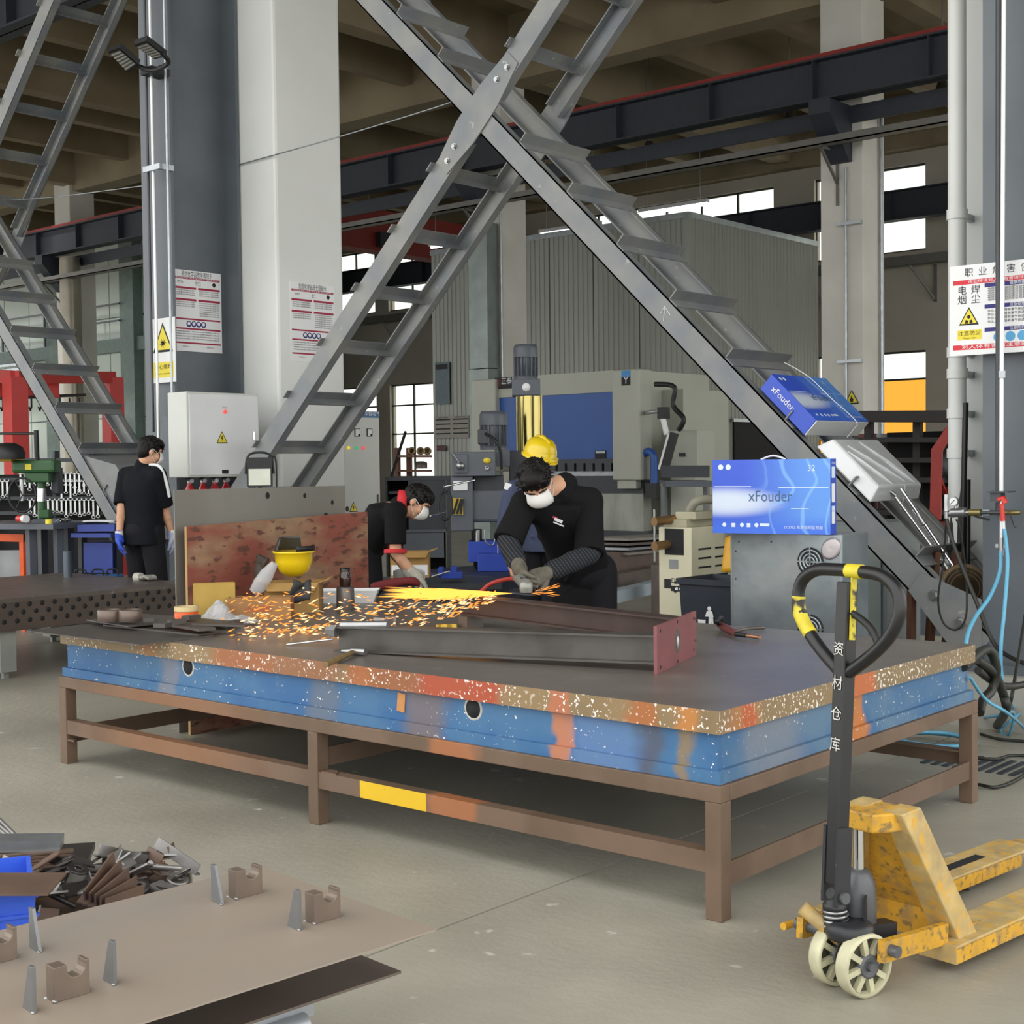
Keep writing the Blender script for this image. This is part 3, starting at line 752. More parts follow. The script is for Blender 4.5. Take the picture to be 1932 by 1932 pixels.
# steer wheels: rim, tread, spokes, hub
JX = Vector((-JA.y, JA.x, 0))
def wheel(c, lab):
    ax = JA
    w = MB(); h = .0255
    w.lathe([(.079, h-.004), (.088, h-.004), (.0895, h-.009), (.0895, -h+.009), (.088, -h+.004), (.079, -h+.004), (.074, -.004), (.074, .004), (.079, h-.004)], c, ax, n=40)
    o = w.build('wheel', m_nyl, jack)
    MB().lathe([(.076, .003), (.076, -.003), (.03, -.004), (.03, .004), (.076, .003)], c, ax, n=32).build('disc', mat('wheel_disc', '#4a4838', .7), o)
    sp = MB()
    for k in range(8):
        an = 2*math.pi*k/8+.2; d = JX*math.cos(an)+Vector((0, 0, 1))*math.sin(an)
        sp.beam(c+d*.028, c+d*.077, .036, .012, ax.cross(d))
        MB().beam(c+d*.028, c+d*.077, .016, .040, ax).build('spoke', m_nyl, o)
    MB().lathe([(.0, h-.004), (.012, h-.004), (.014, h), (.022, h-.002), (.026, h), (.033, h), (.034, -h), (.0, -h)], c, ax, n=24).build('hub', m_jgrey, o)
wc = Vector((0, 0, .0895))
wheel(JA*.055+wc, 'n'); wheel(-JA*.052+wc, 'f')
MB().cyl(JA*.09+wc, -JA*.085+wc, .012, n=12).build('axle', m_jgrey, jack)
# pump base and hydraulic pump
MB().lathe([(.0, .15), (.062, .15), (.068, .16), (.068, .185), (.058, .195), (.05, .2), (0, .2)], (0, 0, 0), n=24).build('turret', m_jdark, jack)
MB().beam(Vector((0, 0, .165)), jl(.16, -.03, .15), .05, .04).build('link_bar', m_jdark, jack)
pc = jl(.075, .02, 0)
MB().lathe([(.045, .15), (.05, .16), (.05, .25), (.046, .29), (.035, .318), (.022, .328), (0, .33)], pc, n=24).build('reservoir', m_jgrey, jack)
MB().box(pc+JA*.03-JX*.0+Vector((0, 0, .235))+Vector((.017, -.04, 0)), (.004, .03, .065), (0, 0, math.atan2(JA.y, JA.x)+.6)).build('label_plate', m_black, jack)
MB().cyl(pc+Vector((0, 0, .32)), pc+Vector((0, 0, .455)), .0165, n=16).build('ram', m_chrome, jack)
sc_ = -JX*.02-JA*.035
MB().lathe([(.036, .16), (.036, .19), (.03, .19), (.03, .2), (.036, .2), (.036, .215), (.03, .215), (.03, .225), (.036, .225), (.036, .24), (.028, .245), (.028, .262), (.02, .275), (.012, .29), (0, .29)], sc_, n=20).build('pump_piston', m_jdark, jack)
MB().tube([sc_+Vector((.034*math.cos(a), .034*math.sin(a), .17+.055*a/(8*math.pi))) for a in [k*math.pi/6 for k in range(49)]], .005, n=6).build('spring', m_steel, jack)
# handle: shaft, loop, lever
hb = at(1577, 1668, d=3.86)-JO; ht = at(1600, 1078, d=3.90)-JO
hax = (ht-hb).normalized()
MB().beam(hb, ht-hax*.03, .044, .044, JA).build('handle_shaft', m_blackpaint, jack, bevel=.004)
fk = hb+hax*.16
for q in (-1, 1):
    MB().beam(hb-hax*.05+JA*.026*q, fk+JA*.026*q, .010, .05, JX).build('handle_fork', m_jdark, jack)
    MB().cyl(hb-hax*.03+JA*.02*q, hb-hax*.03+JA*.042*q, .016, n=12).build('pivot_bolt', m_jgrey, jack)
def hp(l, z): return ht+hax*(z-1.175)+JA*l
loop = catm([hp(.02, .895), hp(.10, .95), hp(.165, 1.01), hp(.197, 1.075), hp(.185, 1.135), hp(.13, 1.17), hp(.05, 1.177), hp(-.05, 1.177), hp(-.13, 1.17), hp(-.185, 1.135), hp(-.197, 1.075), hp(-.165, 1.01), hp(-.10, .95), hp(-.02, .895)], 6)
MB().tube(loop, .0185, n=12).build('loop_handle', m_blackpaint, jack)
m_tape = mat('yellow_tape', '#d3c233', .5, var=.15, scale=20, wear='#2a2924', wscale=18, wth=.60)
tp = catm([hp(-.192, 1.05), hp(-.197, 1.075), hp(-.178, 1.03), hp(-.155, 1.0), hp(-.13, .975)], 3)
MB().tube([hp(-.196, 1.09), hp(-.197, 1.07), hp(-.188, 1.04), hp(-.167, 1.012), hp(-.14, .985)], .0205, n=12).build('tape_wrap', m_tape, jack)
MB().tube([hp(.055, 1.177), hp(.0, 1.177)], .0205, n=12).build('tape_wrap', m_tape, jack)
MB().beam(hp(.024, 1.165), hp(.026, .985), .02, .004, JA).build('tape_strip', m_tape, jack)
MB().tube(catm([hp(.02, 1.06), hp(.06, 1.045), hp(.1, 1.02), hp(.125, .985), hp(.128, .97)], 4), [.011]*17, n=8).build('release_lever', m_black, jack)
m_scr = mat('scratched_white', '#c9c7c0', .7)
fnx = JA.normalized(); fny = hax
fn0 = JA.cross(hax)
for (s_, z) in (('资', .955), ('材', .86), ('仓', .775), ('库', .69)):
    text('scratched_lettering', s_, m_scr, ht+hax*(z-1.175)+JA.cross(hax)*.0225, JA, hax, .042, jack, lift=.002)
# yellow chassis
nf = (-.155, -.008); ff = (.205, .35)
for (a, b) in (nf, ff):
    f_ = MB()
    P0, P1 = .31, 1.46
    o = jbox(P0, P1, a, b, .078, .088).build('fork_top', m_jworn, jack, bevel=.003)
    jbox(P0, P1-.1, a, a+.006, .035, .078).build('fork_side', m_jy, jack); jbox(P0, P1-.1, b-.006, b, .035, .078).build('fork_side', m_jy, jack)
    jbox(P0-.006, P0, a, b, .035, .088).build('heel_plate', m_jworn, jack)
    jbox(P1-.02, P1+.06, a+.04, b-.04, .06, .084).build('fork_tip', m_jy, jack)
    rc = jl(1.08, (a+b)/2, .04)
    MB().cyl(rc-JL*.035, rc+JL*.035, .04, n=20).build('load_roller', mat('roller_grey', '#4f5052', .5), jack)
    jbox(1.02, 1.2, (a+b)/2-.05, (a+b)/2-.04, .03, .07).build('roller_bracket', m_steel, jack)
    jbox(.96, 1.2, (a+b)/2-.02, (a+b)/2+.02, .0885, .0895).build('fork_slot', m_dark, jack)
    MB().cyl(jl(.06, (a+b)/2, .10), jl(.95, (a+b)/2, .06), .012, n=8).build('push_rod', m_jy, jack)
# top bracket, sloping struts and front plate
yc = 0.0
tb = [(.045, yc-.045), (.045, yc+.045), (.10, yc+.07), (.20, yc+.09), (.20, yc-.10), (.10, yc-.08)]
MB().prism(tb, JF, JL, Vector((0, 0, .445)), (0, 0, .055)).build('top_bracket', m_jy, jack, bevel=.006)
for (a, b, ty) in ((nf[0]+.02, nf[1]-.02, yc-.075), (ff[0]+.02, ff[1]-.02, yc+.05)):
    w = .085; mid = (a+b)/2
    p = [jl(.10, ty-.03, .50), jl(.10, ty+.04, .50), jl(.20, ty+.04, .505), jl(.20, ty-.03, .505)]
    q = [jl(.37, mid-.045, .085), jl(.37, mid+.045, .085), jl(.47, mid+.045, .085), jl(.47, mid-.045, .085)]
    MB().add(p+q, [(0, 1, 2, 3), (7, 6, 5, 4), (0, 4, 5, 1), (1, 5, 6, 2), (2, 6, 7, 3), (3, 7, 4, 0)]).build('strut', m_jworn, jack, bevel=.004)
MB().add([jl(.17, yc-.08, .45), jl(.17, yc+.08, .45), jl(.40, .28, .14), jl(.40, -.08, .14), jl(.18, yc-.08, .45), jl(.18, yc+.08, .45), jl(.41, .28, .14), jl(.41, -.08, .14)],
         [(3, 2, 1, 0), (4, 5, 6, 7), (0, 1, 5, 4), (1, 2, 6, 5), (2, 3, 7, 6), (3, 0, 4, 7)]).build('front_plate', m_jy, jack)
jbox(.40, .41, -.10, .30, .05, .14).build('cross_plate', m_jy, jack)
# rocker arms on each side of the steer axis
for (y0, y1) in ((-.09, -.115), (.16, .185)):
    jb = MB(); jb.beam(jl(.0, (y0+y1)/2, .135), jl(.33, (y0+y1)/2, .11), .022, .06); jb.build('rocker_arm', m_jy, jack)
MB().cyl(jl(.03, -.14, .135), jl(.03, .205, .135), .017, n=12).build('rocker_shaft', m_jgrey, jack)
MB().cyl(jl(-.005, .03, .14), at(1514, 1712, d=3.98)-JO, .022, n=12).build('side_arm', m_jworn, jack)
# ================================================================ machines in the middle background
def ry(px0, py0, px1, py1, Y, dep, mb=None):
    """box whose front face (towards -y) covers a pixel rectangle on plane y=Y"""
    mb = mb or MB(); xm = (px0+px1)/2
    a = at(px0, (py0+py1)/2, y=Y); b = at(px1, (py0+py1)/2, y=Y); zt = at(xm, py0, y=Y).z; zb = at(xm, py1, y=Y).z
    return mb.bb((a.x, Y, max(zb, 0)), (b.x, Y+dep, zt))
def rx(px0, py0, px1, py1, X, dep, mb=None):
    """box whose front face (towards +x) covers a pixel rectangle on plane x=X"""
    mb = mb or MB(); xm = (px0+px1)/2
    a = at(px0, (py0+py1)/2, x=X); b = at(px1, (py0+py1)/2, x=X); zt = at(xm, py0, x=X).z; zb = at(xm, py1, x=X).z
    return mb.bb((X-dep, a.y, max(zb, 0)), (X, b.y, zt))
def tri_sign(c, xa, ya, s, par, glyph='flame'):
    """yellow warning triangle with black border"""
    xa = Vector(xa).normalized(); ya = Vector(ya).normalized(); n = xa.cross(ya); c = Vector(c)
    def tri(k, l, m, nm):
        P = [c+xa*(x*k*s)+ya*(y*k*s)+n*l for x, y in ((-.5, -.36), (.5, -.36), (0, .52))]
        MB().add(P, [(0, 1, 2)]).build(nm, m, par)
    tri(1, .0010, m_ink, 'sign_border'); tri(.80, .0016, m_yel, 'sign_field')
    g = MB()
    def poly(pts): g.add([c+xa*(x*s)+ya*(y*s)+n*.0022 for x, y in pts], [tuple(range(len(pts)))])
    if glyph == 'flame': poly([(-.09, -.24), (.09, -.24), (.13, -.1), (.07, .03), (.05, -.03), (0, .2), (-.06, .02), (-.12, -.06)])
    elif glyph == 'bolt': poly([(-.04, .16), (.07, .16), (.01, .03), (.09, .03), (-.05, -.24), (-.01, -.04), (-.09, -.04)])
    elif glyph == 'blast':
        for k in range(9):
            a = 2*math.pi*k/9; poly([(.03*math.cos(a+1.2), -.1+.03*math.sin(a+1.2)), (.03*math.cos(a-1.2), -.1+.03*math.sin(a-1.2)), (.19*math.cos(a), -.08+.17*math.sin(a))])
    elif glyph == 'person':
        poly([(.09*math.cos(2*math.pi*k/10), .04+.09*math.sin(2*math.pi*k/10)) for k in range(10)]); poly([(-.2, -.28), (-.05, -.28), (-.03, -.14), (-.16, -.1)]); poly([(.05, -.28), (.2, -.28), (.16, -.1), (.03, -.14)])
    g.build('sign_symbol', m_ink, par)
XP = (1, 0, 0); YP = (0, 1, 0); ZP = (0, 0, 1)
m_pbg = mat('brake_grey', '#a6a89c', .45, var=.04, scale=2)
m_pbb = mat('brake_blue', '#27539a', .4, var=.05, scale=2)
m_mdark = mat('machine_dark', '#33373d', .45, var=.12, scale=5)
m_mgrey = mat('machine_grey', '#545a62', .42, var=.08, scale=4)
YPB = 16.0
pb = thing('press_brake', 'large grey and blue press brake in the middle background', 'press brake', at(1060, 1080, y=YPB)*1.0)
pb.location.z = 0
def W(mb, name, m, par, **k): return wp(mb, name, m, par, **k)
W(ry(890, 716, 935, 890, YPB-.10, 1.9), 'side_cover', m_pbg, pb, bevel=.02)
W(ry(1155, 697, 1207, 906, YPB-.25, .30), 'side_cover', m_pbg, pb, bevel=.02)
W(ry(1165, 906, 1200, 922, YPB-.2, .2), 'cover_foot', m_pbg, pb)
W(ry(1155, 700, 1207, 1105, YPB+.05, 1.8), 'c_frame', m_pbg, pb)
W(ry(933, 706, 1157, 745, YPB-.02, .5), 'top_beam', m_pbg, pb)
W(ry(940, 744, 1157, 868, YPB, .12), 'ram', m_pbb, pb)
W(ry(990, 930, 1214, 1002, YPB-.05, .2), 'bed', mat('brake_bed', '#a3a79d', .45, var=.1, scale=3, dirt='#7f8279', dscale=4, stretch=(1, 1, .4)), pb)
W(ry(980, 1000, 1225, 1012, YPB-.15, .5), 'bed_foot', m_mdark, pb)
W(ry(1000, 898, 1214, 930, YPB-.08, .3), 'die_holder', m_mdark, pb)
W(ry(985, 866, 1214, 876, YPB-.05, .1), 'clamp_bar', m_mdark, pb)
for k in range(12):
    W(ry(1000+k*17.5, 874, 1013+k*17.5, 889, YPB-.1, .12), 'punch_clamp', m_mdark, pb)
W(ry(1000, 889, 1185, 898, YPB-.02, .03), 'punch', m_gal, pb)
hp_ = [at(px, py, y=YPB-.12) for px, py in ((1208, 862), (1222, 852), (1232, 858), (1234, 875), (1234, 912))]
W(MB().tube(catm(hp_, 4), .055, n=10), 'guard_pipe', m_pbb, pb)
W(ry(1217, 912, 1238, 940, YPB-.2, .3), 'side_guard', m_black, pb)
c = at(1181, 706, y=YPB-.252); W(MB().box(c, (.15, .01, .10)), 'badge', mat('badge_blue', '#3d8bc8', .5), pb)
c = at(1181, 719, y=YPB-.252); W(MB().box(c, (.15, .01, .12)), 'badge', m_ink, pb)
o = text('badge_letter', 'Y', m_paper, at(1181, 718, y=YPB-.26), XP, ZP, .14, pb, lift=.002); o.location -= pb.location
a = at(960, 722, y=YPB-.03); W(MB().box(a, (.56, .02, .17)), 'name_plate', m_ink, pb)
W(MB().box(at(940, 723, y=YPB-.045), (.1, .004, .12)), 'name_plate_mark', mat('mark_maroon', '#5a2a30', .6), pb)
o = text('name_plate_lettering', '正泰家特', m_paper, at(966, 719, y=YPB-.04), XP, ZP, .11, pb, lift=.004); o.location -= pb.location
W(MB().box(at(1133, 858, y=YPB-.005), (.2, .01, .13)), 'data_plate', m_ink, pb); W(MB().box(at(1133, 853, y=YPB-.012), (.17, .006, .035)), 'data_plate_label', m_gal, pb)
# press brake control pendant and side cabinet
pn = thing('control_pendant', 'white arm control pendant hanging beside the press brake', 'control panel', at(1250, 800, y=15.6))
W(MB().cyl(at(1249, 782, y=15.6), at(1258, 820, y=15.6), .04, n=10), 'arm', m_pwhite, pn); W(ry(1240, 768, 1252, 790, 15.55, .15), 'joint', m_black, pn)
W(MB().tube([at(1210, 780, y=15.9), at(1246, 775, y=15.7)], .03, n=8), 'boom', m_gal, pn)
ca = at(1263, 852, y=15.6)
W(MB().box(ca, (.10, .12, .52), (0, .28, .4)), 'housing', m_black, pn); W(MB().box(ca+Vector((-.045, -.03, -.0)), (.06, .09, .5), (0, .28, .4)), 'screen_face', m_pwhite, pn)
sc2 = thing('electric_cabinet', 'grey electrical cabinet standing right of the press brake', 'cabinet', at(1285, 1040, y=16.4)); sc2.location.z = 0
W(ry(1242, 735, 1290, 1075, 16.6, 1.2), 'frame_side', m_pbg, sc2); W(ry(1262, 812, 1316, 895, 16.1, .45), 'door', m_pbg, sc2, bevel=.01)
W(MB().box(at(1287, 858, y=16.09), (.09, .03, .05)), 'handle', m_black, sc2)
W(ry(1266, 895, 1312, 1075, 16.2, .4), 'plinth', m_pbg, sc2)
cb = MB().tube(catm([at(1236, 725, y=15.9), at(1272, 730, y=15.9), at(1270, 765, y=15.9), at(1290, 790, y=15.9), at(1280, 812, y=15.9)], 6), .035, n=8).build('black_cable', m_black); tag(cb, 'thick black cable looping beside the press brake', 'cable')
# ---------------------------------------------------------------- radial drill
dB = at(1002, 1090, d=13.4); RD = thing('radial_drill', 'dark grey radial drilling machine with a polished column', 'drill', (dB.x, dB.y, 0))
def dd(px, py, d): return at(px, py, d=d)
cx = Vector((dB.x, dB.y, 0))
W(MB().cyl(cx+Vector((0, 0, .25)), cx+Vector((0, 0, 2.16)), .128, n=32), 'column', mat('brass_chrome', '#a89b62', .16, metal=1.0, var=.05), RD)
W(MB().lathe([(.2, 0), (.2, .22), (.15, .3), (.15, .5), (.128, .5)], cx, n=28), 'column_foot', m_mgrey, RD)
zt_ = 2.16
W(MB().box(cx+Vector((-.02, -.02, zt_+.07)), (.27, .27, .16), (0, 0, TH)), 'top_gearbox', m_mgrey, RD, bevel=.01)
W(MB().lathe([(.04, 0), (.04, .004), (0, .005)], cx+Vector((-.02, -.02, zt_+.07))+Vector((_s(TH), -_c(TH), 0))*.137, (_s(TH), -_c(TH), 0), n=16), 'dial', m_paper, RD)
def motor(c, r, h, par):
    W(MB().lathe([(r, 0), (r, h*.1), (r*.86, h*.1), (r*.86, h*.62)], c, n=24), 'motor_body', m_mgrey, par)
    for k in range(16):
        an = 2*math.pi*k/16; W(MB().beam(c+Vector((math.cos(an)*r*.93, math.sin(an)*r*.93, h*.1)), c+Vector((math.cos(an)*r*.93, math.sin(an)*r*.93, h*.62)), r*.06, r*.18, (math.cos(an), math.sin(an), 0)), 'cooling_fin', m_mgrey, par)
    W(MB().lathe([(r*1.04, h*.62), (r*1.04, h*.88), (r*.9, h*.98), (0, h)], c, n=24), 'motor_cap', m_mgrey, par)
motor(cx+Vector((-.02, -.02, zt_+.15)), .115, .34, RD)
hd = lambda px, py: at(px, py, d=12.6)
h0 = hd(905, 870); AX = RT.copy(); AX.z = 0; AX.normalize(); AY = Vector((-AX.y, AX.x, 0))
rot = Matrix((AX, AY, Vector((0, 0, 1)))).transposed()
def hbox(px0, py0, px1, py1, d, dep, nm, m, bev=.008):
    a = at(px0, py0, d=d); b = at(px1, py1, d=d); c = (a+b)/2+AY*dep/2
    return W(MB().box(c, ((b-a).dot(AX), dep, abs(a.z-b.z)), rot), nm, m, RD, bevel=bev)
hbox(852, 853, 935, 898, 12.4, .5, 'head_gearbox', m_mgrey); hbox(933, 848, 962, 880, 12.7, .4, 'head_side', m_mgrey)
hbox(850, 898, 893, 1002, 12.45, .4, 'head_lower', m_mgrey); hbox(893, 898, 950, 930, 12.6, .35, 'arm_guide', m_mdark)
hbox(875, 925, 975, 985, 12.5, .45, 'radial_arm', m_mgrey, .03); hbox(960, 850, 1010, 1000, 13.2, .3, 'arm_sleeve', m_mdark)
motor(at(931, 848, d=12.7)+AY*.15, .125, .36, RD)
hbox(901, 810, 922, 838, 12.4, .12, 'terminal_box', m_mdark)
hbox(855, 908, 882, 925, 12.43, .01, 'data_plate', m_paper, 0); hbox(857, 857, 883, 893, 12.38, .03, 'selector_plate', m_mgrey)
W(MB().lathe([(.035, 0), (.035, .03), (0, .035)], at(868, 879, d=12.36), -AY, n=16), 'selector_knob', m_steel, RD)
W(MB().cyl(at(867, 875, d=12.34), at(852, 855, d=12.3), .009, n=8), 'selector_lever', m_steel, RD)
W(MB().lathe([(.035, 0), (.035, .004), (0, .005)], at(919, 869, d=12.39), -AY, n=20, sx=1, sy=.75, ref=AX), 'oval_badge', mat('badge_yellow', '#d4be37', .5), RD)
W(MB().lathe([(.02, 0), (.02, .012), (.012, .012), (.01, .006), (0, .006)], at(919, 883, d=12.39), -AY, n=16), 'sight_glass', m_steel, RD)
W(MB().cyl(at(895, 906, d=12.35), at(838, 918, d=12.1), .010, n=8), 'feed_lever', m_chrome, RD); W(MB().cyl(at(840, 967, d=12.2), at(812, 973, d=12.0), .010, n=8), 'feed_lever', m_chrome, RD)
hwc = at(840, 954, d=12.3); W(MB().tube([hwc+AX*.06*math.cos(k*math.pi/12)+AY*.09*math.sin(k*math.pi/12)*.6+Vector((0, 0, .125*math.sin(k*math.pi/12))) for k in range(24)], .012, n=8, closed=True), 'handwheel', m_black, RD)
hbox(854, 940, 874, 971, 12.42, .012, 'hazard_plate', mat('hazard_yellow', '#d9b940', .5), 0)
for k in range(3):
    a = at(855+k*7, 970, d=12.41); b = at(864+k*7 if k < 2 else 873, 941, d=12.41)
    W(MB().beam(a, b, .006, .02, AX), 'hazard_stripe', m_ink, RD)
W(MB().lathe([(.05, 0), (.05, -.18), (.035, -.2), (.03, -.34), (.012, -.36), (.012, -.45)], at(899, 998, d=12.6), n=18), 'spindle', mat('spindle_black', '#26272a', .3, metal=.5), RD)
W(MB().cyl(at(901, 1000, d=12.53), at(901, 1025, d=12.53), .02, n=10), 'quill_scale', m_steel, RD)
W(MB().tube(catm([at(914, 1000, d=12.4), at(916, 1022, d=12.4), at(930, 1028, d=12.4), at(938, 1010, d=12.4), at(940, 1076, d=12.4)], 5), .006, n=6), 'coolant_hose', m_steel, RD)
W(MB().tube(catm([at(916, 818, d=12.4), at(934, 830, d=12.3), at(944, 850, d=12.3), at(946, 885, d=12.35)], 5), .014, n=8), 'motor_cable', m_black, RD)
m_dblue = mat('drill_table_blue', '#2443a8', .45, var=.08)
t = thing('drill_work_table', 'bright blue block table under the radial drill spindle', 'table', at(915, 1100, d=12.3)); t.location.z = 0
def tb(px0, py0, px1, py1, d, dep, nm, m, par):
    a = at(px0, py0, d=d); b = at(px1, py1, d=d); c = (a+b)/2+AY*dep/2; return W(MB().box(c, ((b-a).dot(AX), dep, abs(a.z-b.z)), rot), nm, m, par, bevel=.006)
tb(883, 1022, 960, 1060, 12.5, .4, 'table_block', m_dblue, t); tb(901, 1045, 970, 1078, 12.35, .4, 'table_block', m_dblue, t)
a = at(915, 1078, d=12.4); W(MB().bb((a.x-.6, a.y-.4, 0), (a.x+.5, a.y+.6, a.z)), 'base', mat('base_navy', '#2a3045', .5), t)
# machine vice
v_ = thing('machine_vice', 'small blue machine vice in front of the drill', 'vice', at(845, 1100, d=11.3))
def vb(px0, py0, px1, py1, d, dep, nm, m):
    a = at(px0, py0, d=d); b = at(px1, py1, d=d); c = (a+b)/2+AY*dep/2; return W(MB().box(c, ((b-a).dot(AX), dep, abs(a.z-b.z)), rot), nm, m, v_, bevel=.005)
vb(832, 1080, 872, 1092, 11.3, .2, 'body', m_dblue); vb(826, 1072, 836, 1088, 11.3, .18, 'fixed_jaw', m_dblue); vb(850, 1070, 862, 1088, 11.3, .18, 'moving_jaw', m_dblue)
W(MB().cyl(at(815, 1088, d=11.3), at(848, 1078, d=11.2), .008, n=8), 'handle', m_steel, v_)
# low dark bench carrying the vice, with timber offcuts
lb = thing('low_bench', 'low dark steel bench behind the work table', 'bench', at(830, 1092, d=11.5)); lb.location.z = 0
a = at(800, 1093, d=11.6); W(MB().box((a.x, a.y, a.z-.03), (1.3, .8, .05), (0, 0, TH)), 'top', m_mdark, lb)
for q in ((-.5, -.3), (.5, -.3), (-.5, .3), (.5, .3)):
    p = Matrix.Rotation(TH, 3, 'Z') @ Vector((q[0], q[1], 0)); W(MB().bb((a.x+p.x-.03, a.y+p.y-.03, 0), (a.x+p.x+.03, a.y+p.y+.03, a.z-.055)), 'leg', m_mdark, lb)
# dark open cabinet in front of the rear rack
dc = thing('steel_cabinet', 'dark grey open steel cabinet behind the bending worker', 'cabinet', at(790, 1060, d=15.5)); dc.location.z = 0
def cbx(px0, py0, px1, py1, d, dep, nm, m, par):
    a = at(px0, py0, d=d); b = at(px1, py1, d=d); c = (a+b)/2+AY*dep/2; c.z = max(c.z, abs(a.z-b.z)/2+.001); return W(MB().box(c, ((b-a).dot(AX), dep, abs(a.z-b.z)), rot), nm, m, par)
cbx(727, 900, 848, 906, 15.3, .6, 'top_panel', m_mdark, dc); cbx(727, 906, 733, 1125, 15.3, .6, 'side_panel', m_mdark, dc); cbx(842, 906, 848, 1125, 15.3, .6, 'side_panel', m_mdark, dc)
cbx(733, 906, 842, 1125, 15.85, .03, 'back_panel', m_dark, dc); cbx(770, 906, 842, 1000, 15.32, .02, 'door', m_mdark, dc)
cbx(733, 927, 770, 932, 15.35, .5, 'shelf', m_mdark, dc); cbx(733, 1000, 842, 1004, 15.3, .6, 'shelf', m_mgrey, dc)
cbx(760, 1006, 838, 1052, 15.28, .03, 'drawer_front', m_mgrey, dc)
# parts rack by the window with round flanges
rk = thing('parts_rack', 'rusty parts rack against the narrow bright window', 'rack', at(785, 900, d=19)); rk.location.z = 0
m_rk = mat('rack_rust', '#5f3f31', .7)
for px in (752, 774, 813):
    p = at(px, 1000, d=19); W(MB().bb((p.x-.03, p.y-.03, 0), (p.x+.03, p.y+.03, at(px, 845 if px < 780 else 905, d=19).z)), 'post', m_rk, rk)
for py in (861, 888):
    a = at(752, py, d=19); b = at(814, py, d=19); W(MB().beam(a, b, .35, .03), 'shelf', m_rk, rk)
for i_, px in enumerate((778, 794, 807)):
    p = at(px, 858, d=19); g = MB().lathe([(.055, 0), (.055, .10), (.03, .10), (.03, 0)], p+Vector((0, 0, .05)), (AX.y, -AX.x, 0), n=16).build('steel_flange', mat('flange_brass', '#7d6b4a', .35, metal=.6)); tag(g, ('left', 'middle', 'right')[i_]+' of three round flanges on the top shelf of the rack', 'flange', 'flanges on the rack')
p = at(794, 884, d=19); tag(MB().lathe([(.09, 0), (.09, .08), (.04, .1), (0, .1)], p, n=16).build('steel_hub', m_msteel), 'dark steel hub on the lower shelf of the rack', 'hub')
tag(MB().cyl(at(738, 900, d=18.6), at(765, 815, d=19.2), .02, n=8).build('iron_bar', m_dark), 'dark iron bar leaning on the parts rack', 'bar')
# ---------------------------------------------------------------- power cabinet
m_cab = mat('cabinet_light', '#c9ccc6', .45, var=.02)
pcx = -10.85
pwr = thing('power_cabinet', 'tall light grey power distribution cabinet with three meters', 'cabinet', (-11.2, 10.5, 0))
a = at(605, 900, x=pcx); b = at(717, 900, x=pcx); zt = at(660, 775, x=pcx).z
W(MB().bb((pcx-.62, a.y, .08), (pcx, b.y, zt)), 'body', m_cab, pwr, bevel=.006); W(MB().bb((pcx-.6, a.y+.01, 0), (pcx-.01, b.y-.01, .08)), 'plinth', m_mdark, pwr)
W(MB().bb((pcx-.5, a.y-.5, .08), (pcx-.06, a.y-.01, zt-.04)), 'side_section', m_cab, pwr)
z2 = at(660, 787, x=pcx).z
W(MB().bb((pcx, a.y, z2), (pcx+.006, b.y, zt)), 'header', mat('header_blue', '#3f6c9c', .5), pwr)
for (s_, px) in (('动力柜', 618), ('华智电气', 702)):
    o = text('header_lettering', s_, m_paper, at(px, 781, x=pcx+.008), YP, ZP, .055, pwr); o.location -= pwr.location
for px in (627, 674, 697):
    c = at(px, 816, x=pcx+.003)
    W(MB().box(c, (.012, .075, .085)), 'meter', m_ink, pwr); W(MB().box(c+Vector((.006, 0, 0)), (.004, .06, .07)), 'meter_face', m_paper, pwr); W(MB().box(c+Vector((.008, .018, -.025)), (.003, .022, .02)), 'meter_mark', m_ink, pwr)
for (px, col, nm) in ((657, '#d8b52a', 'yellow'), (671, '#2f9a63', 'green'), (685, '#d84a4a', 'red')):
    W(MB().lathe([(.018, 0), (.018, .012), (.012, .02), (0, .022)], at(px, 845, x=pcx), XP, n=14), 'indicator_lamp', mat('lamp_'+nm, col, .3, var=0, emit=col, estr=.5), pwr)
o_n = len(pwr.children)
hs = bpy.data.objects.new('warning_sticker', None); COL.objects.link(hs); hs.parent = pwr; hs.location = -pwr.location
tri_sign(at(667, 958, x=pcx+.004), YP, ZP, .12, hs, 'bolt')
W(MB().box(at(712, 940, x=pcx+.004), (.02, .02, .08)), 'door_lock', m_chrome, pwr)
# ---------------------------------------------------------------- wall box on the steel column + extinguishers below
ebx = -10.15
eb = thing('electrical_box', 'white wall mounted electrical box with a warning triangle', 'electrical box', (ebx, 8.0, 1.4))
a = at(353, 820, x=ebx); b = at(489, 820, x=ebx); zt = at(420, 741, x=ebx).z; zb = at(420, 900, x=ebx).z
W(MB().bb((ebx-.28, a.y, zb), (ebx, b.y, zt)), 'body', m_cab, eb, bevel=.008); W(MB().bb((ebx, a.y+.02, zb+.02), (ebx+.012, b.y-.015, zt-.02)), 'door', m_pwhite, eb, bevel=.004)
W(MB().bb((-10.79, a.y+.2, zb+.2), (ebx-.28, a.y+.3, zt-.2)), 'mount', m_mgrey, eb); W(MB().bb((-10.79, b.y-.12, zb+.2), (ebx-.28, b.y-.06, zt-.2)), 'mount', m_mgrey, eb)
W(MB().lathe([(.018, 0), (.018, .012), (0, .016)], at(424, 777, x=ebx+.012), XP, n=14), 'indicator_lamp', mat('lamp_red', '#d84a4a', .3), eb)
W(MB().box(at(424, 769, x=ebx+.013), (.002, .05, .014)), 'lamp_label', m_gal, eb); W(MB().box(at(425, 890, x=ebx+.013), (.003, .07, .035)), 'name_tag', m_ink, eb)
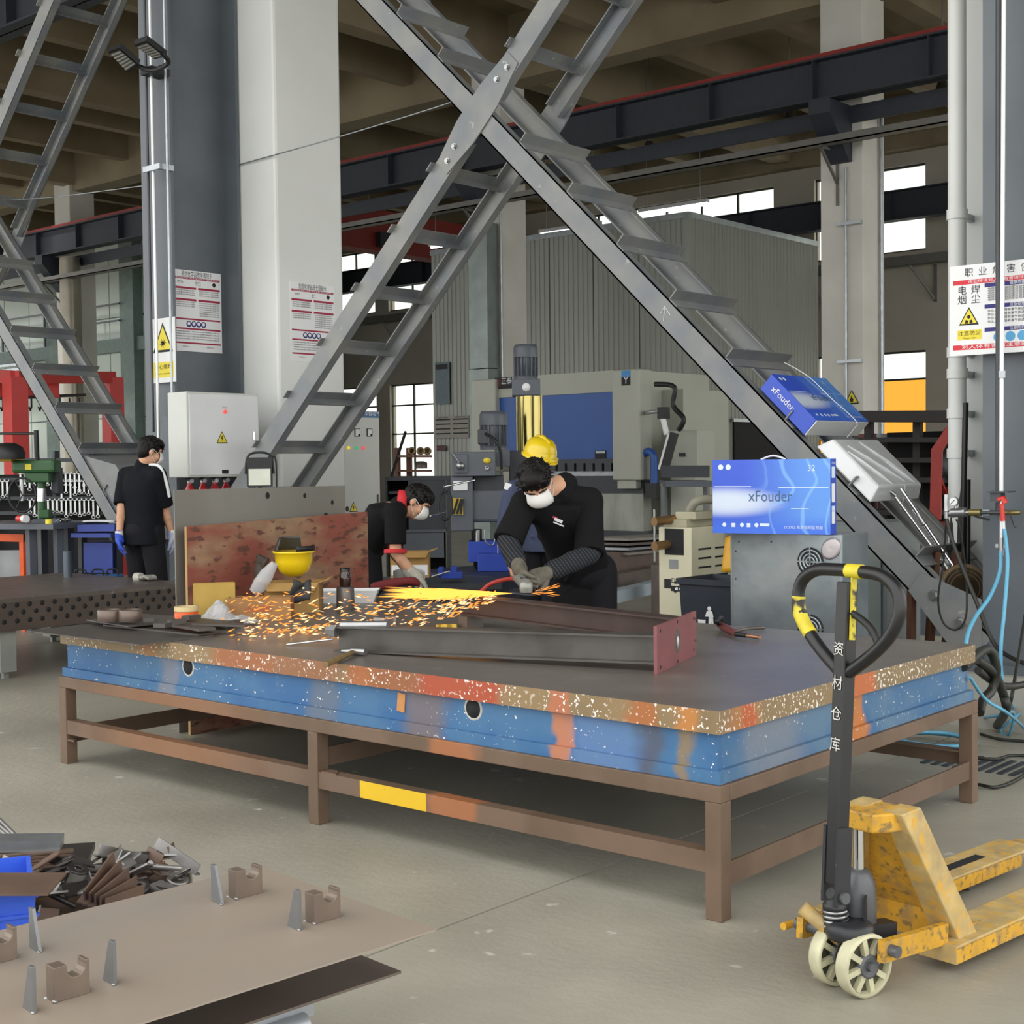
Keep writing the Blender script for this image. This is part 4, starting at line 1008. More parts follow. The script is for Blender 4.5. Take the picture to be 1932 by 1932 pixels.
W(MB().box(at(478, 822, x=ebx+.016), (.02, .02, .07)), 'door_lock', m_chrome, eb)
hs = bpy.data.objects.new('warning_sticker', None); COL.objects.link(hs); hs.parent = eb; hs.location = -eb.location
tri_sign(at(419, 827, x=ebx+.013), YP, ZP, .125, hs, 'bolt')
m_ext = mat('extinguisher_red', '#b31f27', .25, var=.05, coat=.4)
er = thing('extinguisher_stand', 'grey rack stand under the electrical box', 'stand', (ebx-.1, 8.0, 0))
W(MB().bb((ebx-.45, a.y+.02, .86), (ebx-.02, b.y, .90)), 'shelf', m_mgrey, er)
for yy in (a.y+.05, b.y-.05):
    for xx in (ebx-.42, ebx-.05): W(MB().bb((xx-.02, yy-.02, 0), (xx+.02, yy+.02, .86)), 'leg', m_mgrey, er)
for k, px in enumerate((358, 383, 405, 426, 447)):
    p = at(px, 920, x=ebx-.15-.08*(k % 2)); zb_ = .90; 
    t = thing('fire_extinguisher', ('first', 'second', 'third', 'fourth', 'fifth')[k]+' red fire extinguisher from the left below the electrical box', 'extinguisher', (p.x, p.y, zb_), group='extinguishers below the box')
    MB().lathe([(.044, 0), (.048, .02), (.048, .36), (.038, .42), (.02, .45), (.02, .47)], n=18).build('cylinder', m_ext, t)
    MB().lathe([(.022, .47), (.022, .5), (0, .5)], n=12).build('valve', m_steel, t); MB().beam((-.02, -.03, .5), (.02, .07, .53), .018, .012).build('lever', m_black, t)
    MB().lathe([(.02, 0), (.02, .008), (0, .01)], (.03, 0, .485), (1, 0, 0), n=12).build('gauge', m_paper, t)
# ================================================================ right of the middle
def fthing(name, label, cat, c, xa, ya, group=None):
    """thing with its own frame: x = xa, y = ya, z = outward"""
    t = thing(name, label, cat, (0, 0, 0), 0, group)
    xa = Vector(xa).normalized(); ya = Vector(ya); ya = (ya-xa*ya.dot(xa)).normalized(); za = xa.cross(ya); c = Vector(c)
    t.matrix_world = Matrix(((xa.x, ya.x, za.x, c.x), (xa.y, ya.y, za.y, c.y), (xa.z, ya.z, za.z, c.z), (0, 0, 0, 1)))
    return t
def ltext(s, m, x, y, z, size, par, wid=None, nm='lettering', align='CENTER', rot=0):
    return text(nm, s, m, (x, y, z), (math.cos(rot), math.sin(rot), 0), (-math.sin(rot), math.cos(rot), 0), size, par, align, wid, .0006)
def lrect(x0, y0, x1, y1, z, m, par, nm): return MB().quad((x0, y0, z), (x1, y0, z), (x1, y1, z), (x0, y1, z)).build(nm, m, par)
def art_mat():
    m = bpy.data.materials.new('box_art'); m.use_nodes = True; nt = m.node_tree; N = nt.nodes; L = nt.links; b = N['Principled BSDF']
    tc = N.new('ShaderNodeTexCoord'); sp = N.new('ShaderNodeSeparateXYZ'); L.new(tc.outputs['Object'], sp.inputs[0])
    def M2(op, a, c=None):
        q = N.new('ShaderNodeMath'); q.operation = op
        for i, v in enumerate((a, c)):
            if v is None: continue
            if isinstance(v, (int, float)): q.inputs[i].default_value = v
            else: L.new(v, q.inputs[i])
        return q.outputs[0]
    def mix(f, a, c):
        x = N.new('ShaderNodeMix'); x.data_type = 'RGBA'; L.new(f, x.inputs[0])
        for i, v in ((6, a), (7, c)):
            if isinstance(v, tuple): x.inputs[i].default_value = (*v, 1)
            else: L.new(v, x.inputs[i])
        return x.outputs[2]
    def ss(src, a, c, d=0., e=1.):
        r = N.new('ShaderNodeMapRange'); r.interpolation_type = 'SMOOTHSTEP'
        for i, v in enumerate((a, c, d, e)): r.inputs[i+1].default_value = v
        L.new(src, r.inputs[0]); return r.outputs[0]
    X, Y = sp.outputs[0], sp.outputs[1]
    base = mix(ss(X, -.2, .3), lin('#3358d0'), lin('#5b95e6'))
    base = mix(ss(Y, -.08, -.21), base, lin('#3b6ee2'))
    dx = M2('DIVIDE', M2('ADD', X, .26), .34); dy = M2('DIVIDE', M2('ADD', Y, .03), .085)
    r2 = M2('ADD', M2('MULTIPLY', dx, dx), M2('MULTIPLY', dy, dy))
    base = mix(M2('MULTIPLY', ss(r2, 1.3, 0.), .85), base, lin('#dfeaf2'))
    wv = N.new('ShaderNodeTexWave'); wv.inputs['Scale'].default_value = 2.2; wv.inputs['Distortion'].default_value = 9; wv.inputs['Detail'].default_value = 1.2; wv.inputs['Detail Scale'].default_value = 1.6
    L.new(tc.outputs['Object'], wv.inputs['Vector'])
    base = mix(M2('MULTIPLY', M2('MULTIPLY', ss(wv.outputs[1], .90, 1.0), ss(X, -.12, .1)), .5), base, lin('#8fc4f5'))
    L.new(base, b.inputs['Base Color']); b.inputs['Roughness'].default_value = .3
    return m
m_art = art_mat(); m_bblue = mat('box_blue', '#2d4fc0', .32, var=.03); m_icon = mat('icon_white', '#d9e6f4', .5, var=0); m_logo = mat('logo_blue', '#3f628c', .4, var=0)
def xbox(name, label, c, xa, ya, w, h, d):
    t = fthing(name, label, 'box', c, xa, ya)
    MB().bb((-w/2, -h/2, -d), (w/2, h/2, -.002)).build('carton', m_bblue, t, bevel=.003)
    f = MB().quad((-w/2, -h/2, 0), (w/2, -h/2, 0), (w/2, h/2, 0), (-w/2, h/2, 0)).build('front_print', m_art, t)
    ltext('xFouder', m_logo, .0, -.0, .001, .085, t, wid=w*.37, nm='brand_lettering')
    for k, (ic, x) in enumerate((('◐', -.27), ('▥', -.215), ('◇', -.165), ('➤', -.125), ('▦', -.08))): lrect(x*w/.68-.012, -h*.385-.012, x*w/.68+.010, -h*.385+.010, .001, m_icon, t, 'icon') if k % 2 else MB().lathe([(.012, 0), (0, .0002)], (x*w/.68, -h*.385, .001), n=10).build('icon', m_icon, t)
    lrect(-.06*w/.68, -h*.40, -.005, -h*.36, .001, m_icon, t, 'icon')
    ltext('LCD32 高清视频监视器', m_icon, .19*w/.68, -h*.41, .001, .021, t, nm='model_lettering')
    for x in (-.29, -.245): MB().lathe([(.016, 0), (.012, .0002), (.008, .0002)], (x*w/.68, h*.40, .001), n=10).build('emblem', m_icon, t)
    ltext('32', m_icon, .235*w/.68, h*.375, .001, .045, t, nm='size_lettering')
    for (x0, x1, y) in ((-.33, -.11, .055), (.05, .33, .05), (.12, .22, -.065)): lrect(x0*w/.68, y-.002, x1*w/.68, y+.002, .0008, m_icon, t, 'stripe')
    return t
ctr = at(1453, 937, d=7.55)
ctr = Vector(((ctr.x), ctr.y, ctr.z))
bw, bh, bd = .672, .405, .10
yx = Vector((.985, .17, 0))
b1 = xbox('monitor_carton', 'blue printed carton standing upright on the galvanised fan cabinet', ctr, yx, ZP, bw, bh, bd)
# right spine: labels
for (y0, y1, mm) in ((.10, .16, m_icon), (-.03, .07, m_paper), (-.08, -.05, m_icon), (-.145, -.075, m_paper)): MB().quad((bw/2+.001, y0, -.02), (bw/2+.001, y0, -.075), (bw/2+.001, y1, -.075), (bw/2+.001, y1, -.02)).build('spine_label', mm, b1)
text('spine_lettering', 'xFouder', m_icon, (bw/2+.001, .18, -.05), (0, 0, -1), (0, 1, 0), .02, b1)
MB().tube(catm([(-.07, bh/2, -.05), (0, bh/2+.02, -.05), (.07, bh/2, -.05)], 5), .006, n=6).build('carry_handle', m_pwhite, b1)
# galvanised fan cabinet
m_galm = mat('galv_sheet', '#8d979b', .28, metal=.65, var=.16, scale=7, bump=.12, bscale=12, dirt='#a7aeb0', dscale=5)
zc = ctr.z-bh/2-.001
fc = thing('fan_cabinet', 'galvanised sheet metal cabinet with two round fan grilles', 'cabinet', (-3.9, 7.1, 0))
FX0, FX1, FY0, FY1 = at(1379, 1050, y=6.72).x, at(1589, 1050, y=6.72).x, 6.72, 7.02
wp(MB().bb((FX0, FY0, .05), (FX1, FY1, zc)), 'body', m_galm, fc, bevel=.004)
wp(MB().bb((FX0+.03, FY0+.03, 0), (FX1-.03, FY1-.03, .05)), 'plinth', m_mdark, fc)
wp(MB().bb((FX0, FY0-.004, .08), (FX0+.012, FY0, zc-.01)), 'edge_strip', m_gal, fc); wp(MB().bb((FX1-.012, FY0-.004, .08), (FX1, FY0, zc-.01)), 'edge_strip', m_gal, fc)
for py in (1060, 1186):
    c = at(1529, py, y=FY0-.002); g = wp(MB().lathe([(.078, 0), (.078, .002), (0, .002)], c, (0, -1, 0), n=28), 'fan_opening', m_dark, fc)
    for r in (.062, .042, .024):
        o = MB().lathe([(r+.005, .0), (r+.005, .006), (r-.005, .006), (r-.005, 0)], c, (0, -1, 0), n=28).build('grille_ring', m_galm, fc); o.location -= fc.location
    for an in (0, 1.5708):
        o = MB().beam(c+Vector((math.cos(an)*.08, -.005, math.sin(an)*.08)), c-Vector((math.cos(an)*.08, .005, math.sin(an)*.08)), .008, .004, (0, 1, 0)).build('grille_bar', m_galm, fc); o.location -= fc.location
wp(MB().lathe([(.06, 0), (.066, .004), (.05, .007), (0, .004)], at(1568, 1035, y=FY0-.001), (0, -1, 0), n=16, sx=1, sy=.8), 'dent', mat('plastic_film', '#b9b2b4', .25, metal=.2), fc)
for (px, py) in ((1394, 1022), (1455, 1022), (1388, 1040), (1388, 1092)): wp(MB().lathe([(.006, 0), (.004, .003), (0, .004)], at(px, py, y=FY0), (0, -1, 0), n=8), 'rivet', m_mdark, fc)
lk = thing('grey_locker', 'grey steel locker behind the brace next to the fan cabinet', 'locker', (-4.4, 8.75, 0))
la, lb_ = at(1560, 1100, y=8.62).x, at(1672, 1100, y=8.62).x; lz = at(1640, 985, y=8.62).z
wp(MB().bb((la, 8.62, .06), (lb_, 9.15, lz)), 'body', mat('locker_grey', '#7f898d', .4, metal=.3, var=.08, scale=3), lk, bevel=.004); wp(MB().bb((la+.03, 8.6, .1), (lb_-.03, 8.62, lz-.03)), 'door', mat('locker_door', '#87918f', .4, metal=.3, var=.1, scale=3), lk); wp(MB().bb((la+.02, 8.64, 0), (lb_-.02, 9.1, .06)), 'plinth', m_mdark, lk)
# carton and wrapped tray lying on the sloping brace
sl = (4.09-.42)/((-3.14+10.79)/2); an = math.atan(sl)
dn = Vector((math.cos(an), 0, -math.sin(an))); nr = Vector((math.sin(an), 0, math.cos(an)))
def on_brace(px, py, lift): 
    p0 = Vector((-6.965, 8.05, 4.09)); n_ = nr; o_ = Vector((0, 0, CAMZ)); r = at(px, py, d=1.0)-o_
    k = ((p0+n_*(.0975+.012+lift)-o_).dot(n_))/r.dot(n_); return o_+r*k
th2 = .125
c2 = on_brace(1492, 748, th2)
c2.y = 8.06
b2 = xbox('monitor_carton', 'blue printed carton lying on the sloping brace', c2, (0, 1, 0), -dn, .70, .43, th2)
text('spine_lettering', 'xFouder', m_paper, (-.351, .05, -.06), (0, -1, 0), (0, 0, 1), .06, b2)
MB().bb((-.345, -.222, -th2+.004), (.345, -.215, -.004)).build('end_flap', m_pwhite, b2)
MB().tube(catm([(.12, .42, -.05), (.10, .215, .006), (.13, 0, .004), (.16, -.218, .004), (.165, -.24, -.04), (.12, -.26, -.1)], 6), .0035, n=6).build('tie_cord', m_pwhite, b2)
c3 = on_brace(1607, 872, .10); c3.y = 8.06
m_wrap = mat('plastic_wrap', '#d9dcde', .12, var=.05, scale=4, bump=.5, bscale=6, coat=.6)
wt = fthing('wrapped_tray', 'white tray wrapped in shiny plastic film on the brace', 'tray', c3, (0, 1, 0), -dn)
MB().add([(-.34, -.25, -.10), (.34, -.25, -.10), (.34, .25, -.10), (-.34, .25, -.10), (-.30, -.21, 0), (.30, -.21, 0), (.30, .21, 0), (-.30, .21, 0)], [(3, 2, 1, 0), (4, 5, 6, 7), (0, 1, 5, 4), (1, 2, 6, 5), (2, 3, 7, 6), (3, 0, 4, 7)]).build('body', m_wrap, wt, bevel=.012)
def fold(x, y): return (x, y, .003+.012*abs(math.sin(x*17+y*9)))
for (x0, y0, x1, y1, w) in ((-.2, .15, .1, -.18, .03), (.0, .18, .2, -.1, .025), (-.27, .1, -.1, -.2, .02), (.1, .0, .22, -.19, .03)):
    MB().tube([(x0+(x1-x0)*k/6, y0+(y1-y0)*k/6, .002) for k in range(7)], [.002, .006, .010, .009, .011, .006, .002], n=8).build('film_fold', m_wrap, wt)
MB().tube(catm([(.05, -.21, .003), (.05, -.255, -.05), (.03, -.30, -.12)], 4), .003, n=6).build('tie_cord', m_pwhite, wt)
# bundle of chrome tubes on the brace (folded stand)
ct = thing('tripod_stand', 'folded bright chrome stand lying along the brace foot', 'stand', at(1740, 1000, y=8.0))
for (a, b, r) in (((1690, 938), (1775, 1055), .011), ((1700, 922), (1800, 1070), .014), ((1722, 962), (1790, 1062), .010)):
    o = MB().cyl(at(*a, y=7.98), at(*b, y=7.98), r, n=10).build('tube', m_chrome, ct); o.location -= ct.location
for (px, py) in ((1738, 980), (1775, 1058), (1783, 1066)):
    p = at(px, py, y=7.97); o = MB().cyl(p-Vector((.02, 0, -.03)), p+Vector((.02, 0, -.03)), .019, n=10).build('clamp_collar', m_steel, ct); o.location -= ct.location
o = MB().tube(catm([at(1668, 928, y=7.95), at(1675, 924, y=7.95), at(1690, 935, y=7.97)], 4), .012, n=8).build('crook', m_steel, ct); o.location -= ct.location
# brown roll of belt lodged behind the brace foot
rl = thing('belt_roll', 'brown roll of flat belting wedged at the brace foot', 'roll', at(1818, 1112, y=7.93))
rax = Vector((.55, -.8, .25)).normalized()
MB().lathe([(.06, -.05), (.13, -.05), (.15, -.03), (.15, .03), (.13, .05), (.06, .05), (.06, -.05)], (0, 0, 0), rax, n=32).build('roll', mat('belt_brown', '#76644a', .7, var=.2, scale=30), rl)
for r in (.08, .1, .12): MB().lathe([(r, .05), (r+.004, .053), (r+.008, .05)], (0, 0, 0), rax, n=32).build('layer_edge', mat('belt_dark', '#54452f', .8), rl)
# spot welder
sw = thing('spot_welder', 'cream coloured spot welding machine with copper arms', 'welder', at(1290, 1150, d=9.2)); sw.location.z = 0
SX0, SY0 = at(1243, 1080, d=9.15).x, at(1243, 1080, d=9.15).y
m_cream = mat('welder_cream', '#cdc9ae', .45, var=.03); m_cream2 = mat('welder_cream_side', '#a9a58c', .45, var=.03)
w1 = at(1305, 1080, y=SY0).x-SX0
zt = at(1275, 995, y=SY0).z
def sp_(mb, nm, m, **k): return wp(mb, nm, m, sw, **k)
sp_(MB().bb((SX0, SY0, 0), (SX0+w1, SY0+.55, zt)), 'body', m_cream, bevel=.006)
sp_(MB().bb((SX0+.05, SY0-.003, zt-.18), (SX0+w1-.06, SY0+.01, zt-.01)), 'throat_plate', m_dark)
m_cop = mat('copper_arm', '#8a6c48', .35, metal=.6, var=.1)
for z_ in (zt+.04, zt-.12): sp_(MB().cyl((SX0+.05, SY0-.12, z_), (SX0+.12, SY0+.25, z_+.02), .03, n=16), 'electrode_arm', m_cop)
for z0, z1 in ((zt+.12, zt-.06), (zt-.06, zt-.22)): sp_(MB().cyl((SX0+.045, SY0-.11, z0), (SX0+.045, SY0-.11, z1), .008, n=8), 'electrode', m_steel)
sp_(MB().bb((SX0+.03, SY0+.02, zt), (SX0+w1-.05, SY0+.4, zt+.05)).bb((SX0+.10, SY0+.05, zt+.05), (SX0+w1, SY0+.5, zt+.10)), 'rocker_housing', m_cream2, bevel=.004)
sp_(MB().tube(catm([(SX0+w1-.1, SY0+.1, zt+.05), (SX0+w1-.02, SY0+.1, zt+.17), (SX0+w1+.06, SY0+.3, zt+.14), (SX0+w1+.08, SY0+.4, zt-.1)], 6), .03, n=10), 'hose', mat('hose_grey', '#8a8878', .6))
for k in range(6):
    for j in range(2): sp_(MB().bb((SX0+w1, SY0+.08+.2*j, zt-.15-.06*k), (SX0+w1+.002, SY0+.23+.2*j, zt-.138-.06*k)), 'vent_slot', m_dark)
sp_(MB().box((SX0+.07, SY0-.002, zt-.37), (.05, .004, .06)), 'switch', m_ink); o = text('model_lettering', 'DN--35', m_ink, (SX0+w1*.66, SY0-.001, zt-.35), XP, ZP, .045, sw); o.location -= sw.location
sp_(MB().box((SX0+w1*.65, SY0-.002, zt-.40), (.14, .004, .035)), 'button_strip', m_ink); sp_(MB().box((SX0+w1*.46, SY0-.002, zt-.24), (.07, .004, .06)), 'rating_plate', m_gal)
for k in range(3): sp_(MB().box((SX0+w1*.55+.03*k, SY0-.004, zt-.40), (.02, .004, .018)), 'button', m_paper)
for k in range(3): sp_(MB().lathe([(.008, 0), (.006, .01), (0, .01)], (SX0+.13, SY0, zt-.36-.03*k), (0, -1, 0), n=8), 'knob', m_ink)
# litter bin with yellow lid
lbn = thing('litter_bin', 'dark litter bin with an open yellow lid beside the welder', 'bin', at(1362, 1190, d=8.5)); lbn.location.z = 0
bl = lbn.location; zb = at(1346, 1093, d=8.4).z
def bin_body():
    t0, t1 = .15, .185; v = [(-t0, -t0, .02), (t0, -t0, .02), (t0, t0, .02), (-t0, t0, .02), (-t1, -t1, zb), (t1, -t1, zb), (t1, t1, zb), (-t1, t1, zb)]
    return MB().add(v, [(3, 2, 1, 0), (0, 1, 5, 4), (1, 2, 6, 5), (2, 3, 7, 6), (3, 0, 4, 7)])
m_binc = mat('bin_navy', '#2b313b', .45); bin_body().build('body', m_binc, lbn, solid=.006)
MB().bb((-.2, -.2, zb-.03), (.2, -.185, zb+.004)).bb((-.2, .185, zb-.03), (.2, .2, zb+.004)).bb((-.2, -.185, zb-.03), (-.185, .185, zb+.004)).bb((.185, -.185, zb-.03), (.2, .185, zb+.004)).build('rim', m_binc, lbn)
MB().grid(lambda u, v: (-.12+.24*u, .19+.05*v+.012*math.sin(3.14*u), zb+.02+.24*v-.03*(2*u-1)**2*v), 8, 8).build('lid', mat('lid_yellow', '#d39c12', .4), lbn, solid=.012)
ic = MB(); ic.lathe([(.014, 0), (0, .0005)], (.03, -.178, zb-.17), (0, -1, 0), n=10); ic.quad((.0, -.178, zb-.22), (.06, -.178, zb-.22), (.05, -.178, zb-.185), (.012, -.178, zb-.185)); ic.quad((.02, -.176, zb-.32), (.035, -.176, zb-.32), (.045, -.177, zb-.22), (.025, -.177, zb-.22)); ic.quad((.05, -.176, zb-.32), (.065, -.176, zb-.32), (.055, -.177, zb-.22), (.04, -.177, zb-.22)); ic.quad((-.045, -.174, zb-.33), (-.005, -.174, zb-.33), (.003, -.177, zb-.24), (-.053, -.177, zb-.24))
o = ic.build('litter_symbol', m_paper, lbn); o.location.y = -.008
text('bin_lettering', 'TRASH BIN', m_paper, (.01, -.176, zb-.36), XP, ZP, .02, lbn, lift=.008)
# stock rack with beams
sr = thing('stock_rack', 'low rack stacked with steel sections behind the grinder', 'rack', at(1200, 1120, d=11.3)); sr.location.z = 0
ra, rb_ = at(1135, 1100, d=11.6), at(1250, 1090, d=11.0)
for (px, py) in ((1140, 1150), (1246, 1150)):
    for dd_ in (10.6, 12.0): p = at(px, 1100, d=dd_); wp(MB().bb((p.x-.05, p.y-.05, 0), (p.x+.05, p.y+.05, .72)), 'post', m_msteel, sr)
m_lgp = mat('rail_pale', '#9aa6b0', .45, metal=.2)
def stock(nm, lab, a, b, da, db, w, h, m, cat='steel bar'):
    return tag(MB().beam(at(*a, d=da), at(*b, d=db), w, h).build(nm, m), lab, cat)
stock('slotted_rail', 'pale slotted steel rail lowest in the stock rack', (1140, 1130), (1260, 1100), 10.4, 11.0, .10, .09, m_lgp, 'rail')
stock('steel_beam', 'brown steel beam just above the pale slotted rail', (1155, 1095), (1260, 1075), 10.8, 11.6, .12, .10, m_msteel, 'beam')
stock('steel_channel', 'brown steel channel in the middle of the stock rack', (1150, 1060), (1260, 1050), 11.2, 12.0, .18, .16, mat('channel_rust', '#5b4a42', .6), 'channel')
for k in range(4): stock('steel_plate', ('lowest', 'second', 'third', 'topmost')[k]+' of the loose flat plates on the stock rack', (1135, 1044-9*k), (1265+4*k, 1032-7*k), 11.3, 12.4, .5, .02, (m_sheet, m_gal, m_msteel, m_sheet)[k], 'plate')
# small grey work table beyond the welder
st2 = thing('side_table', 'small grey steel table behind the spot welder', 'table', at(1290, 1000, d=14)); st2.location.z = 0
for (px0, px1, py, d_) in ((1250, 1335, 912, 14),): 
    a, b = at(px0, py, d=d_), at(px1, py, d=d_); wp(MB().beam(a, b, .6, .06), 'top', m_mgrey, st2); wp(MB().beam(a+Vector((0, 0, .12)), b+Vector((0, 0, .12)), .3, .12), 'back_rail', m_mdark, st2)
    wp(MB().beam(a-Vector((0, 0, .35)), b-Vector((0, 0, .35)), .5, .04), 'shelf', m_mgrey, st2)
    for p in (a+(b-a)*.03, a+(b-a)*.97): wp(MB().beam(Vector((p.x, p.y, 0)), p, .05, .05, XP), 'leg', m_gal, st2)
# far right: dark store shelf, blue bins, red ring machine, cabinets
sh = thing('store_shelf', 'dark storage shelving behind the right hand brace foot', 'shelf', at(1730, 900, d=15)); sh.location.z = 0
m_shd = mat('shelf_dark', '#2b2725', .6, var=.1)
sa, sb2 = at(1640, 900, d=15.2), at(1830, 900, d=14.2)
for py in (786, 830, 868, 905, 965):
    wp(MB().beam(at(1640, py, d=15.2), at(1830, py-.0, d=14.2), .6, .05 if py > 800 else .12), 'shelf_board', m_shd, sh)
for t_i in (0, .5, 1.0):
    p = sa+(sb2-sa)*t_i; wp(MB().bb((p.x-.04, p.y-.04, 0), (p.x+.04, p.y+.04, at(1735, 786, d=14.7).z)), 'upright', m_shd, sh)
bk = (sb2-sa).normalized().cross(Vector((0, 0, 1))); bk = bk if bk.dot(FW) > 0 else -bk
wp(MB().beam(Vector((sa.x, sa.y, .9))+bk*.32, Vector((sb2.x, sb2.y, .9))+bk*.32, .02, 1.8), 'back_panel', m_dark, sh)
m_bin = mat('store_bin_blue', '#2c4f86', .4)
for k, px in enumerate((1597, 1652, 1700)):
    p = at(px, 1018, d=12.2); t = thing('storage_bin', ('left', 'middle', 'right')[k]+' of three blue storage bins behind the brace', 'bin', p, TH, group='blue storage bins')
    MB().add([(-.085, -.13, 0), (.085, -.13, 0), (.085, .13, 0), (-.085, .13, 0), (-.1, -.15, .14), (.1, -.15, .14), (.1, .15, .16), (-.1, .15, .16)], [(3, 2, 1, 0), (0, 1, 5, 4), (1, 2, 6, 5), (2, 3, 7, 6), (3, 0, 4, 7)]).build('tub', m_bin, t, solid=.006)
bt = thing('bin_bench', 'grey bench carrying the blue storage bins', 'bench', at(1650, 1050, d=12.2)); bt.location.z = 0
a, b = at(1570, 1024, d=12.5), at(1735, 1020, d=11.9); wp(MB().beam(a, b, .5, .04), 'top', m_mgrey, bt)
for p in (a, b): wp(MB().beam(Vector((p.x, p.y, 0)), p, .06, .4, XP), 'leg', m_mgrey, bt)
for k, (px, py) in enumerate(((1590, 975), (1650, 970), (1700, 972))):
    pass
rm = thing('ring_machine', 'dark red ring shaped machine frame at the right', 'machine', at(1775, 980, d=12.8)); rm.location.z = 0
ring = [(1797, 811), (1782, 815), (1762, 850), (1760, 920), (1775, 935), (1797, 900)]
o = MB().tube([at(px, py, d=12.8) for px, py in ((1830, 812), (1790, 815), (1768, 850), (1765, 980))], .07, n=4, smooth=False).build('frame_arm', m_red, rm); o.location -= rm.location
o = MB().tube([at(px, py, d=12.85) for px, py in ((1768, 900), (1785, 935), (1830, 880))], .05, n=4, smooth=False).build('frame_arm', m_red, rm); o.location -= rm.location
o = MB().lathe([(.18, -.04), (.2, -.04), (.2, .04), (.18, .04), (.18, -.04)], at(1797, 870, d=12.9), AX, n=24).build('chuck_ring', m_black, rm); o.location -= rm.location
a = at(1768, 985, d=12.8); o = MB().bb((a.x-.2, a.y-.2, 0), (a.x+.3, a.y+.2, a.z)).build('base', m_red, rm); o.location -= rm.location
mc = thing('machine_cabinet', 'maroon and grey machine cabinet near the far right column', 'cabinet', at(1660, 950, d=15.6)); mc.location.z = 0
for (p0, p1, m_, nm) in ((1630, 1654, mat('maroon', '#6e3238', .5), 'maroon_panel'), (1654, 1688, m_gal, 'frame')):
    a, b = at(p0, 818, d=15.5), at(p1, 818, d=15.5); c = (a+b)/2+AY*.2; wp(MB().box((c.x, c.y, c.z/2), ((b-a).length, .4, c.z), rot), nm, m_, mc)
a, b = at(1658, 826, d=15.45), at(1684, 826, d=15.45); c = (a+b)/2; wp(MB().box((c.x, c.y, c.z/2+.3), ((b-a).length, .1, c.z-.7), rot), 'door', mat('door_brown', '#4a3a33', .4), mc)
# rusty planks below the brace
for k, (px, lean) in enumerate(((1718, 0), (1745, .06), (1772, .1))):
    p = at(px, 1210, d=8.35); p.z = 0; tag(MB().beam(p, p+Vector((lean, .02, .95)), .10, .03, AX).build('timber_plank', mat('plank_rust', '#5d3a26', .7, var=.2)), ('left', 'middle', 'right')[k]+' of three red brown planks leaning below the brace foot', 'plank', 'planks below the brace')
# ================================================================ right steel column: board, conduits, gas fittings, hoses
YS = 7.70
rb0 = at(1792, 590, y=7.62); bw_, bh_ = .56, .505
hb_ = fthing('hazard_board', 'white occupational hazard notice board on the right steel column', 'sign', (rb0.x+bw_/2, 7.62, at(1792, 588, y=7.62).z), XP, ZP)
MB().bb((-bw_/2, -bh_/2, -.006), (bw_/2, bh_/2, 0)).build('panel', m_paper, hb_)
for q in (-.08, .18): MB().bb((q-.02, -.15, -.08), (q+.02, .15, -.006)).build('standoff', m_gal, hb_)
def B2(s, m, fx, fy, size, nm='lettering', wid=None): return ltext(s, m, -bw_/2+fx*bw_, bh_/2-fy*bh_, .0006, size, hb_, wid, nm)
def R2(fx0, fy0, fx1, fy1, m, nm='bar', z=.0005): return lrect(-bw_/2+fx0*bw_, bh_/2-fy1*bh_, -bw_/2+fx1*bw_, bh_/2-fy0*bh_, z, m, hb_, nm)
R2(.035, .165, .97, .215, m_redink); R2(.035, .885, .97, .94, m_redink)
for fy in (.22, .455, .71): R2(.36, fy, .97, fy+.045, m_navy)
for k, ch in enumerate('职业危害告知'): B2(ch, m_ink, .20+.142*k, .09, .052)
for (ch, fx, fy) in (('电', .13, .285), ('焊', .27, .285), ('烟', .13, .39), ('尘', .27, .39)): B2(ch, m_ink, fx, fy, .055)
for (ch, fx, fy, s) in (('健康危害', .69, .242, .022), ('应急处理', .69, .478, .022), ('注意防护', .69, .733, .022)): B2(ch, m_paper, fx, fy, s)
B2('对人体有害请注意防护', m_paper, .5, .912, .026, wid=.42); B2('作业环境对人体有害请注意防护', m_paper, .55, .19, .02, wid=.40)
for r in range(6): B2('电焊烟尘引起的职业病有害气体头痛', m_ink, .67, .285+.025*r, .014, wid=.31)
for r in range(4): B2('作业人员应将有害气体通风措施处理', m_ink, .66, .53+.04*r, .018, wid=.30)
hs = bpy.data.objects.new('warning_symbol', None); COL.objects.link(hs); hs.parent = hb_
tri_sign((-bw_/2+.20*bw_, bh_/2-.585*bh_, .0003), XP, (0, 1, 0), .115, hs, 'person')
R2(.08, .72, .33, .83, m_yel); B2('注意防尘', m_ink, .205, .76, .028, wid=.13); B2('Danger dust', m_ink, .205, .81, .014)
m_lblue = mat('ink_light_blue', '#5aa6d6', .6, var=0)
for fx in (.50, .62, .74, .86): MB().lathe([(.028, 0), (.019, .0004)], (-bw_/2+fx*bw_, bh_/2-.82*bh_, .0006), n=16).build('protection_symbol', m_lblue, hb_)
m_dpipe = mat('pipe_dark', '#46484c', .4, metal=.3); m_wpipe = mat('pipe_white', '#d7d9da', .25, metal=.3, var=0)
p = at(1884, 500, y=7.52); tag(MB().cyl((p.x, 7.52, at(1884, 965, y=7.52).z), (p.x, 7.52, 9.0), .016, n=12).build('dark_conduit', m_dpipe), 'dark vertical conduit in front of the hazard board', 'pipe')
pw = thing('white_pipe', 'thin white vertical pipe in front of the hazard board', 'pipe', at(1896, 960, y=7.5))
o = MB().tube([at(1894, 0, y=7.5)+Vector((0, 0, 2)), at(1894, 0, y=7.5), at(1890, 700, y=7.5), at(1889, 935, y=7.5)], .0125, n=12).build('run', m_wpipe, pw); o.location -= pw.location
